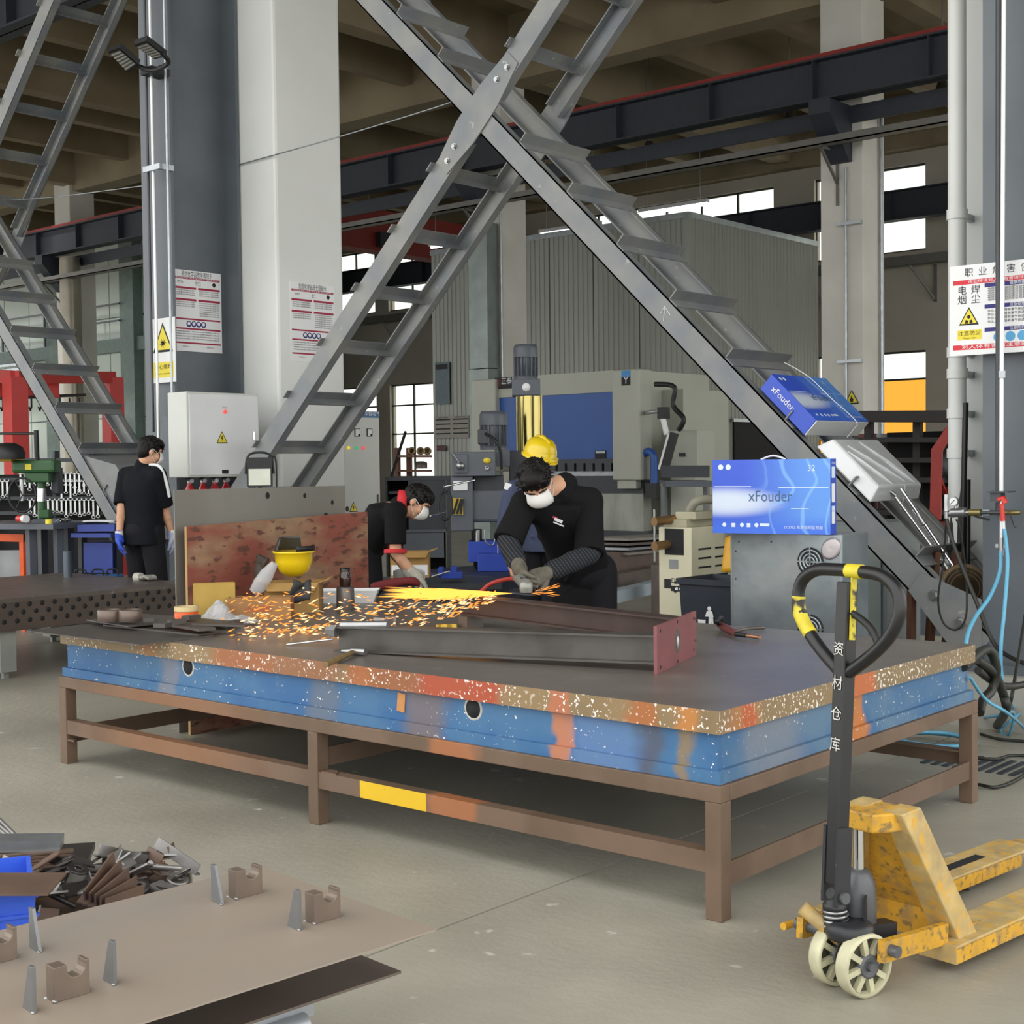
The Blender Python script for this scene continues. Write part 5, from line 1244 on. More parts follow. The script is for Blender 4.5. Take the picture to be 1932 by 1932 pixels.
o = MB().cyl(at(1891, 700, y=7.5), at(1891, 713, y=7.5), .022, n=12).build('coupling', m_gal, pw); o.location -= pw.location
dpp = thing('drain_pipe', 'wide white drain pipe on the left of the right column', 'pipe', (at(1806, 600, y=8.3).x, 8.3, 0))
MB().cyl((0, 0, .4), (0, 0, 9), .055, n=20).build('pipe', m_white, dpp)
for py in (405, 665, 705, 780, 855): z = at(1806, py, y=8.3).z; MB().cyl((0, 0, z-.03), (0, 0, z+.03), .063, n=20).build('socket', m_white, dpp); MB().bb((-.02, 0, z-.02), (.02, .23, z+.02)).build('clip', m_gal, dpp)
# steel rods leaning beside the column
for k, (a, b) in enumerate((((1822, 760), (1812, 900)), ((1800, 900), (1790, 1010)), ((1813, 905), (1806, 1040)), ((1826, 905), (1825, 1040)))):
    tag(MB().cyl(at(*a, y=8.28), at(*b, y=8.2)-Vector((0, 0, .9 if k else .95)), .018, n=10).build('steel_rod', mat('rod_dark', '#2b2a29', .4, metal=.4)), ('tallest', 'leftmost', 'second', 'rightmost')[k]+' dark steel rod leaning left of the right column', 'rod', 'rods by the right column')
# gas regulator line
gl = thing('gas_regulator', 'gas flow regulator with gauge on a pipe by the right column', 'regulator', at(1830, 968, y=7.5))
def G(mb, nm, m): o = mb.build(nm, m, gl); o.location -= gl.location; return o
m_brass = mat('brass', '#8d8356', .35, metal=.7)
G(MB().cyl(at(1795, 968, y=7.5), at(1822, 966, y=7.5), .026, n=16), 'regulator_body', m_steel); G(MB().cyl(at(1790, 969, y=7.5), at(1797, 969, y=7.5), .018, n=12), 'inlet_nut', m_steel)
G(MB().cyl(at(1785, 965, y=7.48), at(1785, 933, y=7.48), .010, n=12), 'flow_tube', m_pwhite); G(MB().cyl(at(1785, 966, y=7.48), at(1785, 978, y=7.48), .012, n=12), 'outlet', m_steel)
c = at(1800, 946, y=7.46); G(MB().lathe([(.026, .012), (.026, -.012), (0, -.012)], c, (0, -1, 0), n=20), 'gauge', m_steel); G(MB().lathe([(.022, .0125), (0, .013)], c, (0, -1, 0), n=20), 'gauge_face', m_paper); G(MB().beam(c+Vector((-.012, -.014, -.012)), c+Vector((.010, -.014, .010)), .002, .003), 'gauge_needle', m_ink); G(MB().cyl(at(1803, 953, y=7.5), at(1803, 962, y=7.5), .009, n=8), 'gauge_stem', m_steel)
G(MB().cyl(at(1822, 967, y=7.5), at(1840, 967, y=7.5), .012, n=12), 'pipe', m_steel); G(MB().cyl(at(1829, 967, y=7.5), at(1851, 967, y=7.5), .02, n=12), 'ball_valve', m_brass); G(MB().beam(at(1839, 974, y=7.47), at(1866, 981, y=7.45), .012, .010), 'valve_lever', m_black)
G(MB().cyl(at(1851, 967, y=7.5), at(1893, 967, y=7.5), .011, n=12), 'pipe', m_dpipe); G(MB().cyl(at(1897, 967, y=7.5), at(1926, 967, y=7.5), .013, n=12), 'tail_valve', m_brass); G(MB().beam(at(1908, 972, y=7.47), at(1916, 995, y=7.45), .012, .010), 'valve_lever', m_dpipe)
G(MB().bb((at(1860, 967, y=7.5).x-.02, 7.5, at(1860, 967, y=7.5).z-.015), (at(1860, 967, y=7.5).x+.02, 7.71, at(1860, 967, y=7.5).z+.015)), 'wall_clip', m_gal)
ag = thing('red_blow_gun', 'red hand valve hanging from the white pipe on the right column', 'valve', at(1890, 960, y=7.45))
m_rg = mat('gun_red', '#c8342a', .35)
for (pts, r, nm, m) in (([(1884, 943), (1893, 940), (1896, 950)], .017, 'head', m_rg), ([(1890, 950), (1892, 983)], .014, 'grip', m_rg), ([(1893, 983), (1894, 998)], .009, 'swivel', m_pwhite), ([(1890, 937), (1889, 1015)], .009, 'pipe', m_pwhite)):
    o = MB().tube([at(*q, y=7.44) for q in pts], r, n=10).build(nm, m, ag); o.location -= ag.location
c = at(1889, 928, y=7.46); o = MB().box(c, (.12, .10, .008)).box(c+Vector((-.02, 0, -.03)), (.06, .06, .05)).build('bracket', m_dpipe, ag); o.location -= ag.location
fc_ = at(1889, 1030, y=7.45); o = MB().cyl(fc_+Vector((0, 0, .05)), fc_-Vector((0, 0, .05)), .016, n=10).build('filter', m_steel, ag); o.location -= ag.location; o = MB().beam(fc_+Vector((-.03, 0, .0)), fc_+Vector((.03, 0, .0)), .012, .02).build('tap', m_gal, ag); o.location -= ag.location
# hoses and cables
m_hb = mat('hose_blue', '#62a9c9', .4, var=.03); m_hk = mat('cable_black', '#24241f', .5)
def hose(nm, lab, pts, r, m, n=8, cat='hose'):
    return tag(MB().tube(catm(pts, 8), r, n=n).build(nm, m), lab, cat)
fl = lambda px, py, h=.012: at(px, py, z=h)
hose('blue_air_hose', 'blue air hose curving left from the filter to the table corner', [at(1888, 1040, y=7.44), at(1886, 1080, y=7.42), at(1868, 1125, y=7.3), at(1840, 1165, y=7.1), at(1824, 1205, y=6.9), at(1822, 1260, y=6.8)], .011, m_hb)
hose('blue_air_hose', 'blue air hose hanging straight down beside the right column', [at(1895, 998, y=7.44), at(1901, 1060, y=7.42), at(1895, 1150, y=7.3), at(1888, 1230, y=7.2), at(1895, 1300, y=7.0), fl(1925, 1355), fl(1960, 1380)], .011, m_hb)
pts = []
for k in range(40):
    a = k*.62; c = fl(1762, 1395, .03+.0012*k); pts.append(c+Vector((math.cos(a)*(.20+.02*math.sin(k)), math.sin(a)*(.17+.02*math.cos(k*1.7)), 0)))
hose('blue_hose_coil', 'loose coil of blue hose on the floor behind the table leg', pts, .010, m_hb, 6)
hose('blue_air_hose', 'thin blue hose trailing from the table end to the floor', [Vector((-2.44, 5.85, .55)), at(1860, 1320, y=6.1), at(1900, 1345, y=6.3), fl(1935, 1375)], .008, m_hb, 6)
hose('blue_air_hose', 'blue hose loop on the floor at the right edge', [fl(1850, 1355), fl(1885, 1350, .2), fl(1912, 1345, .15), fl(1905, 1385), fl(1888, 1378), fl(1920, 1350, .1), fl(1950, 1330, .1)], .008, m_hb, 6)
for k, (lab, pts, r) in enumerate((
    ('thick black cable looping out from the table corner', [Vector((-2.45, 5.8, .60)), at(1862, 1225, y=6.2), at(1880, 1260, y=6.3), at(1872, 1300, y=6.3), at(1855, 1320, y=6.2), at(1848, 1345, y=6.1)], .022),
    ('thick black cable bending down to the floor by the column', [at(1842, 1245, y=6.1), at(1875, 1270, y=6.3), at(1893, 1310, y=6.4), at(1898, 1340, y=6.5), fl(1880, 1370)], .022),
    ('black cable running right along the plinth', [at(1845, 1265, y=6.1), at(1880, 1290, y=6.5), at(1910, 1295, y=6.8), at(1960, 1285, y=7.0)], .018),
    ('long black cable slanting down across the right column', [at(1786, 980, y=7.46), at(1800, 1030, y=7.44), at(1840, 1130, y=7.4), at(1880, 1220, y=7.35), at(1940, 1255, y=7.2)], .012),
    ('grey cable hanging at the right edge of the picture', [at(1935, 1160, y=7.3), at(1922, 1240, y=7.1), at(1905, 1330, y=6.9), fl(1890, 1362)], .010),
    ('black cord looped in front of the brace foot plate', [at(1785, 980, y=7.46), at(1780, 1060, y=7.5), at(1770, 1130, y=7.52), at(1780, 1175, y=7.55), at(1805, 1188, y=7.55), at(1823, 1160, y=7.55), at(1822, 1080, y=7.55), at(1812, 1000, y=7.5), at(1804, 980, y=7.48)], .006),
    ('grey cord lying across the floor to the right edge', [fl(1842, 1430), fl(1880, 1432), fl(1910, 1425), fl(1960, 1428)], .008),
    ('grey cord bending behind the right table leg', [fl(1846, 1480), fl(1880, 1485), fl(1920, 1470), fl(1960, 1440)], .008),
    ('dark cord running under the floor grating', [fl(1850, 1385), fl(1890, 1395), fl(1960, 1400)], .008))):
    hose('black_cable', lab, pts, r, m_hk, 8, 'cable')
gr = thing('floor_grating', 'dark slotted drain grating in the floor at the right', 'grating', fl(1890, 1385, .004))
ga, gb = fl(1800, 1392, 0), fl(1990, 1392, 0)
for k in range(26):
    c = Vector((-2.95+.055*k, 6.62, .004)); o = MB().bb((c.x, c.y-.16, 0), (c.x+.03, c.y+.16, .006)).build('bar', m_mdark, gr); o.location -= gr.location
# wires slung across the hall
tag(MB().tube(catm([at(443, 313, y=8.5), at(640, 258, y=8.45), at(860, 190, y=8.2), at(905, 165, y=8.2)], 5), .006, n=6).build('slung_wire', m_gal), 'thin wire slung from the white column to the brace', 'wire')
tag(MB().tube(catm([at(955, 165, y=8.55), at(1050, 265, y=8.55), at(1180, 400, y=8.55), at(1330, 560, y=8.55), at(1440, 680, y=8.5)], 5), .006, n=6).build('slung_wire', m_gal), 'thin wire running down along the rear brace chord', 'wire')
tag(MB().tube(catm([at(0, 378, y=8.2), at(100, 372, y=8.3), at(275, 350, y=8.4)], 5), .006, n=6).build('slung_wire', m_gal), 'thin wire slung left of the steel column', 'wire')
# fire warning on far column
fw_ = fthing('fire_warning_sign', 'yellow fire warning sign on the far right column', 'sign', at(1607, 765, y=20.98), XP, ZP)
tri_sign((0, .12, .002), XP, (0, 1, 0), .26, fw_, 'flame'); lrect(-.12, -.24, .12, -.09, .002, m_yel, fw_, 'caption_plate'); ltext('当心火灾', m_ink, 0, -.14, .003, .06, fw_); ltext('Beware fire', m_ink, 0, -.20, .003, .03, fw_)
# notices on the booth
nb = fthing('notice_sheet', 'grey notice sheets on the booth wall left of the press brake', 'sign', at(852, 806, y=23.93), XP, ZP)
MB().bb((-.55, -.26, -.01), (.55, .26, 0)).build('backing', mat('notice_grey', '#8b8880', .6), nb)
for q in (-.28, .28):
    for r in range(4): lrect(q-.24, .17-.11*r, q+.24, .20-.11*r, .001, m_ink, nb, 'heading_bar')
    ltext('设备安全操作规程', m_ink, q, .235, .001, .04, nb)
MB().bb((-.52, .55, -.01), (-.05, 1.55, 0)).build('sheet', mat('notice_blue', '#5d6c74', .6), nb); lrect(-.5, 1.38, -.1, 1.5, .001, m_ink, nb, 'heading_bar'); lrect(-.5, -.55, -.2, -.42, .001, mat('notice_maroon', '#4a2a2c', .6), nb, 'heading_bar')
# ================================================================ left steel column: conduits, lamps, signs
YL = 7.70
for (nm, px0, py0, px1, py1, y_, r, m, lab) in (('dark_conduit', 262, 0, 300, 815, 7.62, .013, m_dpipe, 'dark conduit at the left edge of the left steel column'),
                                     ('white_conduit', 276, 0, 307, 905, 7.58, .014, m_wpipe, 'white conduit running down the left steel column front'),
                                     ('thin_conduit', 303, 0, 331, 745, 7.60, .012, m_gal, 'thin pale conduit beside the notices on the left column')):
    a = at((px0+px1)/2, (py0+py1)/2, y=y_); z0 = at(px1, py1, y=y_).z
    o = MB().cyl((a.x, y_, z0), (a.x, y_, 9), r, n=10).build(nm, m); tag(o, lab, 'pipe')
    if nm == 'white_conduit': cxw = a.x
cl = thing('pipe_clamp', 'pipe clamp holding the conduits on the left steel column', 'clamp', (cxw, 7.6, at(290, 320, y=7.6).z))
MB().bb((-.12, -.05, -.02), (.14, -.035, .03)).bb((.10, -.035, -.02), (.14, .11, .03)).build('strap', m_gal, cl)
# twin floodlights
flz = at(300, 118, y=7.5)
fl_ = thing('floodlight_pair', 'pair of black LED floodlights on the left steel column', 'floodlight', (cxw+.05, 7.68, flz.z))
def FL(mb, nm, m): return wp(mb, nm, m, fl_)
FL(MB().tube(catm([at(305, 100, y=7.35), at(318, 118, y=7.45), at(290, 132, y=7.5), at(262, 125, y=7.45), at(250, 112, y=7.35)], 4), .022, n=8), 'bracket', m_black)
FL(MB().bb((cxw-.05, 7.5, flz.z-.06), (cxw+.12, 7.70, flz.z)), 'wall_mount', m_black)
for (pcs) in (((203, 98), (225, 90), (262, 122), (240, 137)), ((252, 85), (276, 77), (314, 106), (292, 112))):
    P = [at(px, py, y=7.35) for px, py in pcs]
    P[0].y -= .22; P[1].y -= .22
    P = [at(pcs[0][0], pcs[0][1], y=7.15), at(pcs[1][0], pcs[1][1], y=7.15), at(pcs[2][0], pcs[2][1], y=7.40), at(pcs[3][0], pcs[3][1], y=7.40)]
    n_ = (P[1]-P[0]).cross(P[3]-P[0]).normalized()
    if n_.z > 0: n_ = -n_
    back = [p-n_*.05 for p in P]; MBo = MB().add(P+back, [(0, 1, 2, 3), (7, 6, 5, 4), (0, 4, 5, 1), (1, 5, 6, 2), (2, 6, 7, 3), (3, 7, 4, 0)])
    FL(MBo, 'lamp_housing', m_black)
    c_ = sum(P, Vector())/4; Q = [c_+(p-c_)*.82+n_*.004 for p in P]; FL(MB().add(Q, [(0, 1, 2, 3)]), 'lens', mat('led_lens', '#6d6f6c', .3))
    for k in range(6):
        a0 = Q[0]+(Q[3]-Q[0])*(k+.25)/6; a1 = Q[0]+(Q[3]-Q[0])*(k+.7)/6; b0 = Q[1]+(Q[2]-Q[1])*(k+.25)/6; b1 = Q[1]+(Q[2]-Q[1])*(k+.7)/6
        FL(MB().add([p+n_*.004 for p in (a0, b0, b1, a1)], [(0, 1, 2, 3)]), 'led_strip', mat('led_strip', '#a9aba5', .3))
# notices
def notice(name, label, c, w, h, head, sub, group):
    t = fthing(name, label, 'sign', c, (0, 1, 0), ZP, group)
    MB().bb((-w/2, -h/2, -.003), (w/2, h/2, 0)).build('sheet', m_paper, t)
    def R(fx0, fy0, fx1, fy1, m, nm='heading_bar'): lrect(-w/2+fx0*w, h/2-fy1*h, -w/2+fx1*w, h/2-fy0*h, .0006, m, t, nm)
    def T(s, fx, fy, size, m=m_ink, wid=None): ltext(s, m, -w/2+fx*w, h/2-fy*h, .0008, size, t, wid)
    T('危险化学品安全周知卡', .5, .05, .032*w/.3*1.0, wid=w*.62)
    R(.03, .085, .97, .11, m_crim); T('危险性类别  品名 英文名称 危险性标志', .5, .098, .012, m_paper, w*.85)
    T(head, .16, .15, .022); T(sub, .52, .145, .022); T(sub+' gas', .52, .172, .014)
    P = [(-w/2+.85*w+x*w*.045, h/2-.15*h+y*w*.05, .0007) for x, y in ((0, 1), (-1, 0), (0, -1), (1, 0))]
    MB().add(P, [(0, 1, 2, 3)]).build('hazard_diamond', m_ink, t)
    for (fy, hh) in ((.205, .03), (.35, .03)):
        R(.03, fy, .48, fy+.026, m_crim); R(.52, fy, .97, fy+.026, m_crim)
    for r in range(3):
        T('受热或遇火容器破裂爆炸', .25, .25+.026*r, .013, wid=w*.4); T('皮肤冻伤吸入昏迷保暖', .74, .25+.026*r, .013, wid=w*.4)
    for r in range(3): T('迅速脱离现场至空气新鲜', .25, .395+.026*r, .013, wid=w*.4)
    for r in range(7): T('用水冷却容器喷水保护人员切断气源', .74, .395+.026*r, .013, wid=w*.4)
    R(.03, .59, .97, .61, m_crim); R(.03, .71, .97, .73, m_crim); R(.03, .885, .97, .905, m_crim)
    for fx in (.32, .42, .52, .62):
        MB().lathe([(w*.052, 0), (0, .0003)], (-w/2+fx*w, h/2-.66*h, .0006), n=18).build('protection_symbol', m_navy, t); MB().lathe([(w*.03, 0), (0, .0003)], (-w/2+fx*w, h/2-.655*h, .0012), n=12).build('symbol_face', m_paper, t)
    for r in range(4): T('迅速撤离泄漏污染区人员至上风处并隔离严格限制出入切断火源', .5, .755+.03*r, .013, wid=w*.88)
    T('应急电话 119', .25, .94, .014); T('报警电话 120', .75, .94, .014)
    return t
wx = -11.0
a, b = at(326, 590, x=wx), at(418, 590, x=wx); zt, zb = at(372, 512, x=wx).z, at(372, 664, x=wx).z
notice('chemical_notice', 'white chemical safety notice on the grey steel column', (wx, (a.y+b.y)/2, (zt+zb)/2), b.y-a.y, zt-zb, '燃气类', '液化气', 'chemical safety notices')
wx = -10.277
a, b = at(548, 605, x=wx), at(632, 605, x=wx); zt, zb = at(590, 536, x=wx).z, at(590, 684, x=wx).z
notice('chemical_notice', 'grey chemical safety notice on the white concrete column', (wx, (a.y+b.y)/2, (zt+zb)/2), b.y-a.y, zt-zb, '不燃气', '氩气', 'chemical safety notices')
a, b = at(285, 660, y=7.66), at(331, 660, y=7.66); zt, zb = at(308, 600, y=7.66).z, at(308, 722, y=7.66).z
w_, h_ = b.x-a.x, zt-zb
es = fthing('explosion_sign', 'tall white and yellow explosion warning sign on the column edge', 'sign', ((a.x+b.x)/2, 7.66, (zt+zb)/2), XP, ZP)
MB().bb((-w_/2, -h_/2, -.004), (w_/2, h_/2, 0)).build('sheet', m_paper, es); tri_sign((0, h_*.16, .0003), XP, (0, 1, 0), w_*.82*1.0, es, 'blast')
for ch in es.children:
    pass
lrect(-w_*.42, -h_*.42, w_*.42, -h_*.18, .0006, m_yel, es, 'caption_plate'); ltext('当心爆炸', m_ink, 0, -h_*.26, .001, .05, es, wid=w_*.7); ltext('Caution, explosion', m_ink, 0, -h_*.36, .001, .022, es, wid=w_*.7)
# portable floodlight on its stand behind the sheet
pf = thing('work_light', 'portable white faced LED work light with black frame', 'work light', at(490, 900, d=11.0))
pf.location.z = 0; zf = at(490, 918, d=11.0).z
R_ = Matrix.Rotation(TH+.1, 3, 'Z')
def PF(mb, nm, m):
    o = mb.build(nm, m, pf); o.rotation_euler = (0, 0, TH+.15); return o
PF(MB().bb((-.10, -.03, zf), (.10, .03, zf+.23)), 'housing', m_black); PF(MB().bb((-.085, -.036, zf+.01), (.085, -.03, zf+.14)), 'lens', mat('worklight_lens', '#cfd2c4', .3)); 
PF(MB().tube(catm([(-.11, 0, zf+.1), (-.09, 0, zf+.24), (0, 0, zf+.27), (.09, 0, zf+.24), (.11, 0, zf+.1)], 5), .009, n=8), 'handle', m_black)
PF(MB().tube(catm([(.05, .04, zf+.2), (.12, .05, zf+.23), (.13, .05, zf+.05), (.12, .05, zf-.3)], 5), .007, n=6), 'cable', m_black)
PF(MB().cyl((0, 0, .02), (0, 0, zf), .015, n=8), 'pole', m_black); PF(MB().bb((-.25, -.02, 0), (.25, .02, .02)).bb((-.02, -.25, 0), (.02, .25, .02)), 'foot', m_black)
ltext_ = ltext
# ================================================================ left background: red gantry, tool racks, drill, benches
DL = 16.0
m_rf = mat('gantry_red', '#bb2a22', .45, var=.05)
rg = thing('red_gantry', 'bright red steel gantry frame at the far left', 'gantry', at(30, 900, d=17)); rg.location.z = 0
def RG(mb, nm, m=None): return wp(mb, nm, m or m_rf, rg)
pA, pB, pC = at(28, 712, d=17.0), at(-80, 712, d=17.8), at(212, 712, d=19.5)
for p in (pA, pC, at(-60, 712, d=18)): RG(MB().bb((p.x-.11, p.y-.11, 0), (p.x+.11, p.y+.11, p.z)), 'post')
RG(MB().beam(pA, pC, .12, .16), 'top_rail'); RG(MB().beam(at(-60, 705, d=18), pA, .12, .16), 'top_rail'); RG(MB().beam(at(-60, 735, d=17.6), at(110, 735, d=18.2), .1, .22), 'cross_rail')
RG(MB().beam(at(0, 752, d=17.2), at(160, 745, d=19), .03, .04), 'hook_rail', m_black)
for k in range(9): p = at(5+k*18, 750, d=17.2+.1*k); RG(MB().tube([p, p-Vector((0, 0, .12)), p-Vector((.03, 0, .16)), p-Vector((.06, 0, .12))], .012, n=6), 'hook', m_black)
# railing and pipes on the far partition
rlg = thing('mezzanine_railing', 'thin dark railing of the mezzanine at the far left', 'railing', (-50, 23.8, 5.4))
for z in (.5, 1.0): MB().bb((-12, -.03, z), (14, .03, z+.05)).build('rail', m_mgrey, rlg)
for k in range(10): MB().bb((-11+2.6*k, -.03, 0), (-10.94+2.6*k, .03, 1.0)).build('post', m_mgrey, rlg)
for k in range(4): tag(MB().bb((-58, 23.55-.1*k, 4.4+.14*k), (-40, 23.63-.1*k, 4.48+.14*k)).build('wall_pipe', m_gal), ('lowest', 'second', 'third', 'topmost')[k]+' of four pipes running below the mezzanine', 'pipe', 'pipes below the mezzanine')
dct = tag(MB().cyl((-33.6, 20.7, 0), (-33.6, 20.7, 7.2), .28, n=18).build('round_duct', mat('duct_foil', '#8b8678', .3, metal=.5, var=.15, scale=2)), 'round foil wrapped duct in front of the far left column', 'duct')
# tool wall: dark racks with hanging wrenches
tw = thing('tool_rack', 'dark tool rack with three bars for hanging wrenches', 'rack', at(120, 950, d=15)); tw.location.z = 0
def TWp(px, py): return at(px, py, d=15.2)
for py in (868, 905, 940, 968): a, b = TWp(-20, py), TWp(215, py); wp(MB().beam(a, b, .06, .04), 'bar', m_mdark, tw)
for px in (-15, 105, 210): p = TWp(px, 868); wp(MB().bb((p.x-.03, p.y-.03, 0), (p.x+.03, p.y+.03, p.z+.1)), 'post', m_mdark, tw)
a, b = TWp(-20, 930), TWp(215, 930); off = AY*.12; wp(MB().beam(Vector((a.x, a.y, .75))+off, Vector((b.x, b.y, .75))+off, .02, 1.4), 'back_panel', m_dark, tw)
m_wr = mat('wrench_chrome', '#b7b9b8', .25, metal=.8)
wr = None; kk = 0
for row, (py, x0, x1, ln) in enumerate(((893, 42, 180, .2), (908, 0, 185, .24), (943, 60, 195, .2))):
    px = x0
    while px < x1:
        if not (row == 1 and 20 < px < 112):
            p = TWp(px, py)-AY*.06; s_ = .7+.5*random.random()
            if wr is None:
                mb = MB(); mb.bb((-.008, -.004, -.16), (.008, .004, 0)); mb.tube([(-.016, 0, .02), (-.02, 0, .0), (0, 0, -.012), (.02, 0, 0), (.016, 0, .02)], .007, n=6); mb.tube([(.016*math.cos(t), 0, -.17+.016*math.sin(t)) for t in [k*math.pi/5 for k in range(10)]], .006, n=6, closed=True)
                wr = mb.build('wrench', m_wr); o = wr
            else:
                o = wr.copy(); COL.objects.link(o)
            o.location = p; o.rotation_euler = (0, 0, TH); o.scale = (1.2, 1, s_)
            tag(o, ('chrome wrench hanging on the top bar of the tool rack', 'chrome wrench hanging on the second bar of the tool rack', 'chrome wrench hanging on the third bar of the tool rack')[row], 'wrench', ('wrenches on the top bar', 'wrenches on the second bar', 'wrenches on the third bar')[row])
        px += 8.5
# bench drill
m_grn = mat('drill_green', '#2f5a31', .4, var=.08)
bd = thing('bench_drill', 'green bench drill with a spoked feed wheel', 'drill', at(80, 985, d=13)); bz = bd.location.z
def BD(mb, nm, m=m_grn, **k): return wp(mb, nm, m, bd, **k)
def db(px0, py0, px1, py1, d, dep, nm, m=m_grn, bev=.01):
    a = at(px0, py0, d=d); b = at(px1, py1, d=d); c = (a+b)/2+AY*dep/2; return BD(MB().box(c, ((b-a).dot(AX), dep, abs(a.z-b.z)), rot), nm, m, bevel=bev)
db(20, 868, 103, 892, 12.8, .22, 'belt_cover', bev=.03); db(45, 891, 92, 910, 12.85, .16, 'head'); db(96, 882, 110, 932, 13.0, .15, 'motor', m_mdark)
db(47, 876, 59, 886, 12.79, .01, 'label_plate', m_yel, 0)
BD(MB().cyl(at(79, 908, d=12.95), at(79, 985, d=12.95), .038, n=14), 'column'); BD(MB().cyl(at(79, 922, d=12.94), at(79, 946, d=12.94), .040, n=14), 'polished_sleeve', m_chrome)
BD(MB().cyl(at(42, 905, d=12.7), at(42, 945, d=12.7), .016, n=10), 'chuck', m_steel)
db(60, 980, 115, 992, 12.8, .3, 'base', m_mgrey); db(72, 962, 92, 978, 12.85, .12, 'table_clamp')
wc_ = at(42, 934, d=12.6); BD(MB().tube([wc_+AX*.125*math.cos(k*math.pi/14)+Vector((0, 0, .155*math.sin(k*math.pi/14))) for k in range(28)], .010, n=6, closed=True), 'feed_wheel', m_black)
for an_ in (0, 2.09, 4.18): BD(MB().cyl(wc_, wc_+AX*.12*math.cos(an_)+Vector((0, 0, .15*math.sin(an_))), .006, n=6), 'spoke', m_black)
tag(MB().cyl(at(68, 812, d=13.3), at(70, 868, d=13.3), .024, n=10).cyl(at(-20, 818, d=13.4), at(66, 818, d=13.3), .012, n=8).build('black_stand', m_black), 'black upright pole with side arm behind the bench drill', 'pole')
cap = thing('peaked_hat', 'black cap resting on the bench drill at the left edge', 'cap', at(15, 862, d=12.7))
MB().lathe([(.15, 0), (.155, .05), (.13, .11), (.07, .145), (0, .15)], (0, 0, -.02), n=20).build('crown', m_black, cap); MB().ell((-.12, -.05, 0), (.1, .08, .02), 14, 8).build('peak', m_black, cap)
tag(MB().box(at(8, 868, d=12.9), (.24, .3, .03), rot).build('yellow_tray', mat('tray_yellow', '#c79a2a', .5)), 'yellow tray below the black cap', 'tray')
# benches
wb = thing('work_bench', 'grey steel work bench at the left with the green drill', 'bench', at(80, 1000, d=13)); wb.location.z = 0
a, b = at(-40, 990, d=13.3), at(150, 990, d=12.9); wp(MB().beam(a, b, .75, .05), 'top', m_mgrey, wb)
for px in (58, 80, 110, 130): p = at(px, 1000, d=12.8 if px in (58, 110) else 13.3); wp(MB().bb((p.x-.035, p.y-.035, 0), (p.x+.035, p.y+.035, a.z-.03)), 'leg', m_mgrey, wb)
wp(MB().beam(Vector((a.x, a.y, .35)), Vector((b.x, b.y, .35)), .6, .03), 'lower_shelf', m_mdark, wb)
rs = thing('red_plug', 'red industrial plug lying on the left bench', 'plug', at(40, 985, d=12.6)); MB().cyl((-.05, 0, .03), (.04, 0, .03), .03, n=12).build('body', m_rg, rs); MB().cyl((.04, 0, .03), (.09, 0, .03), .035, n=12).build('ring', m_pwhite, rs)
tag(MB().lathe([(.03, 0), (.03, .05), (.02, .05), (.02, 0), (.03, 0)], at(92, 990, d=12.6), n=14).build('tape_roll', m_yel), 'yellow tape roll on the left bench', 'tape')
tag(MB().grid(lambda u, v: at(105+25*u, 988, d=12.7)+AY*(.12*v)+Vector((0, 0, .015+.03*abs(math.sin(9*u+5*v)))), 8, 4).build('crumpled_foil', m_chrome, None, solid=.004), 'crumpled shiny foil on the left bench', 'foil')
bt2 = thing('blue_cart', 'blue steel cart with files behind the standing worker', 'cart', at(185, 1010, d=13)); bt2.location.z = 0
m_cblue = mat('cart_blue', '#32479c', .45)
a, b = at(148, 1008, d=13), at(222, 1008, d=13); wp(MB().beam(a, b, .45, .04), 'top', m_cblue, bt2)
for p in (a+(b-a)*.1, b): wp(MB().bb((p.x-.03, p.y-.03, 0), (p.x+.03, p.y+.03, p.z)), 'leg', m_mdark, bt2)
a2, b2_ = at(168, 1030, d=13.1), at(222, 1030, d=13.1); wp(MB().beam(a2-Vector((0, 0, .1)), b2_-Vector((0, 0, .1)), .35, .28), 'drawer_box', m_cblue, bt2)
wp(MB().beam(Vector((a.x, a.y, .3)), Vector((b.x, b.y, .3)), .4, .03), 'lower_shelf', m_cblue, bt2)
tag(MB().box(at(190, 999, d=12.95)+Vector((0, 0, .02)), (.34, .3, .06), rot).build('blue_binder', m_cblue), 'blue ring binder lying on the blue cart', 'binder')
tag(MB().grid(lambda u, v: at(155+60*u, 992, d=12.95)+AY*(.25*v)+Vector((0, 0, .035+.02*u*(1-u)+.01*math.sin(6*v))), 6, 4).build('paper_stack', m_paper, None, solid=.008), 'white papers spread on the blue binder', 'paper')
for k, (px, lab) in enumerate(((152, 'left'), (184, 'middle'), (212, 'right'))):
    p = at(px, 1085, d=12.4); p.z = .30+.03; t = thing('welding_inverter', lab+' of three blue welding inverters under the cart', 'welder', p, TH, group='welding inverters')
    MB().bb((-.06, -.16, 0), (.06, .16, .22)).build('case', mat('inverter_blue', '#2c6fb0', .4), t, bevel=.01); MB().bb((-.055, -.166, .01), (.055, -.16, .2)).build('front_panel', m_ink, t)
    for q in (-.035, .035): MB().lathe([(.016, 0), (.014, .02), (0, .02)], (q*.8, -.166, .06), (0, -1, 0), n=10).build('socket', m_pwhite, t)
    MB().tube(catm([(-.05, 0, .22), (-.04, 0, .27), (.04, 0, .27), (.05, 0, .22)], 4), .008, n=6).build('handle', m_black, t)
ivs = thing('inverter_shelf', 'low grey platform carrying the welding inverters', 'platform', at(180, 1090, d=12.6)); ivs.location.z = 0
pa, pb_ = at(135, 1085, d=12.6), at(235, 1085, d=12.4); wp(MB().beam(Vector((pa.x, pa.y, .31)), Vector((pb_.x, pb_.y, .31)), .5, .03), 'deck', m_mgrey, ivs)
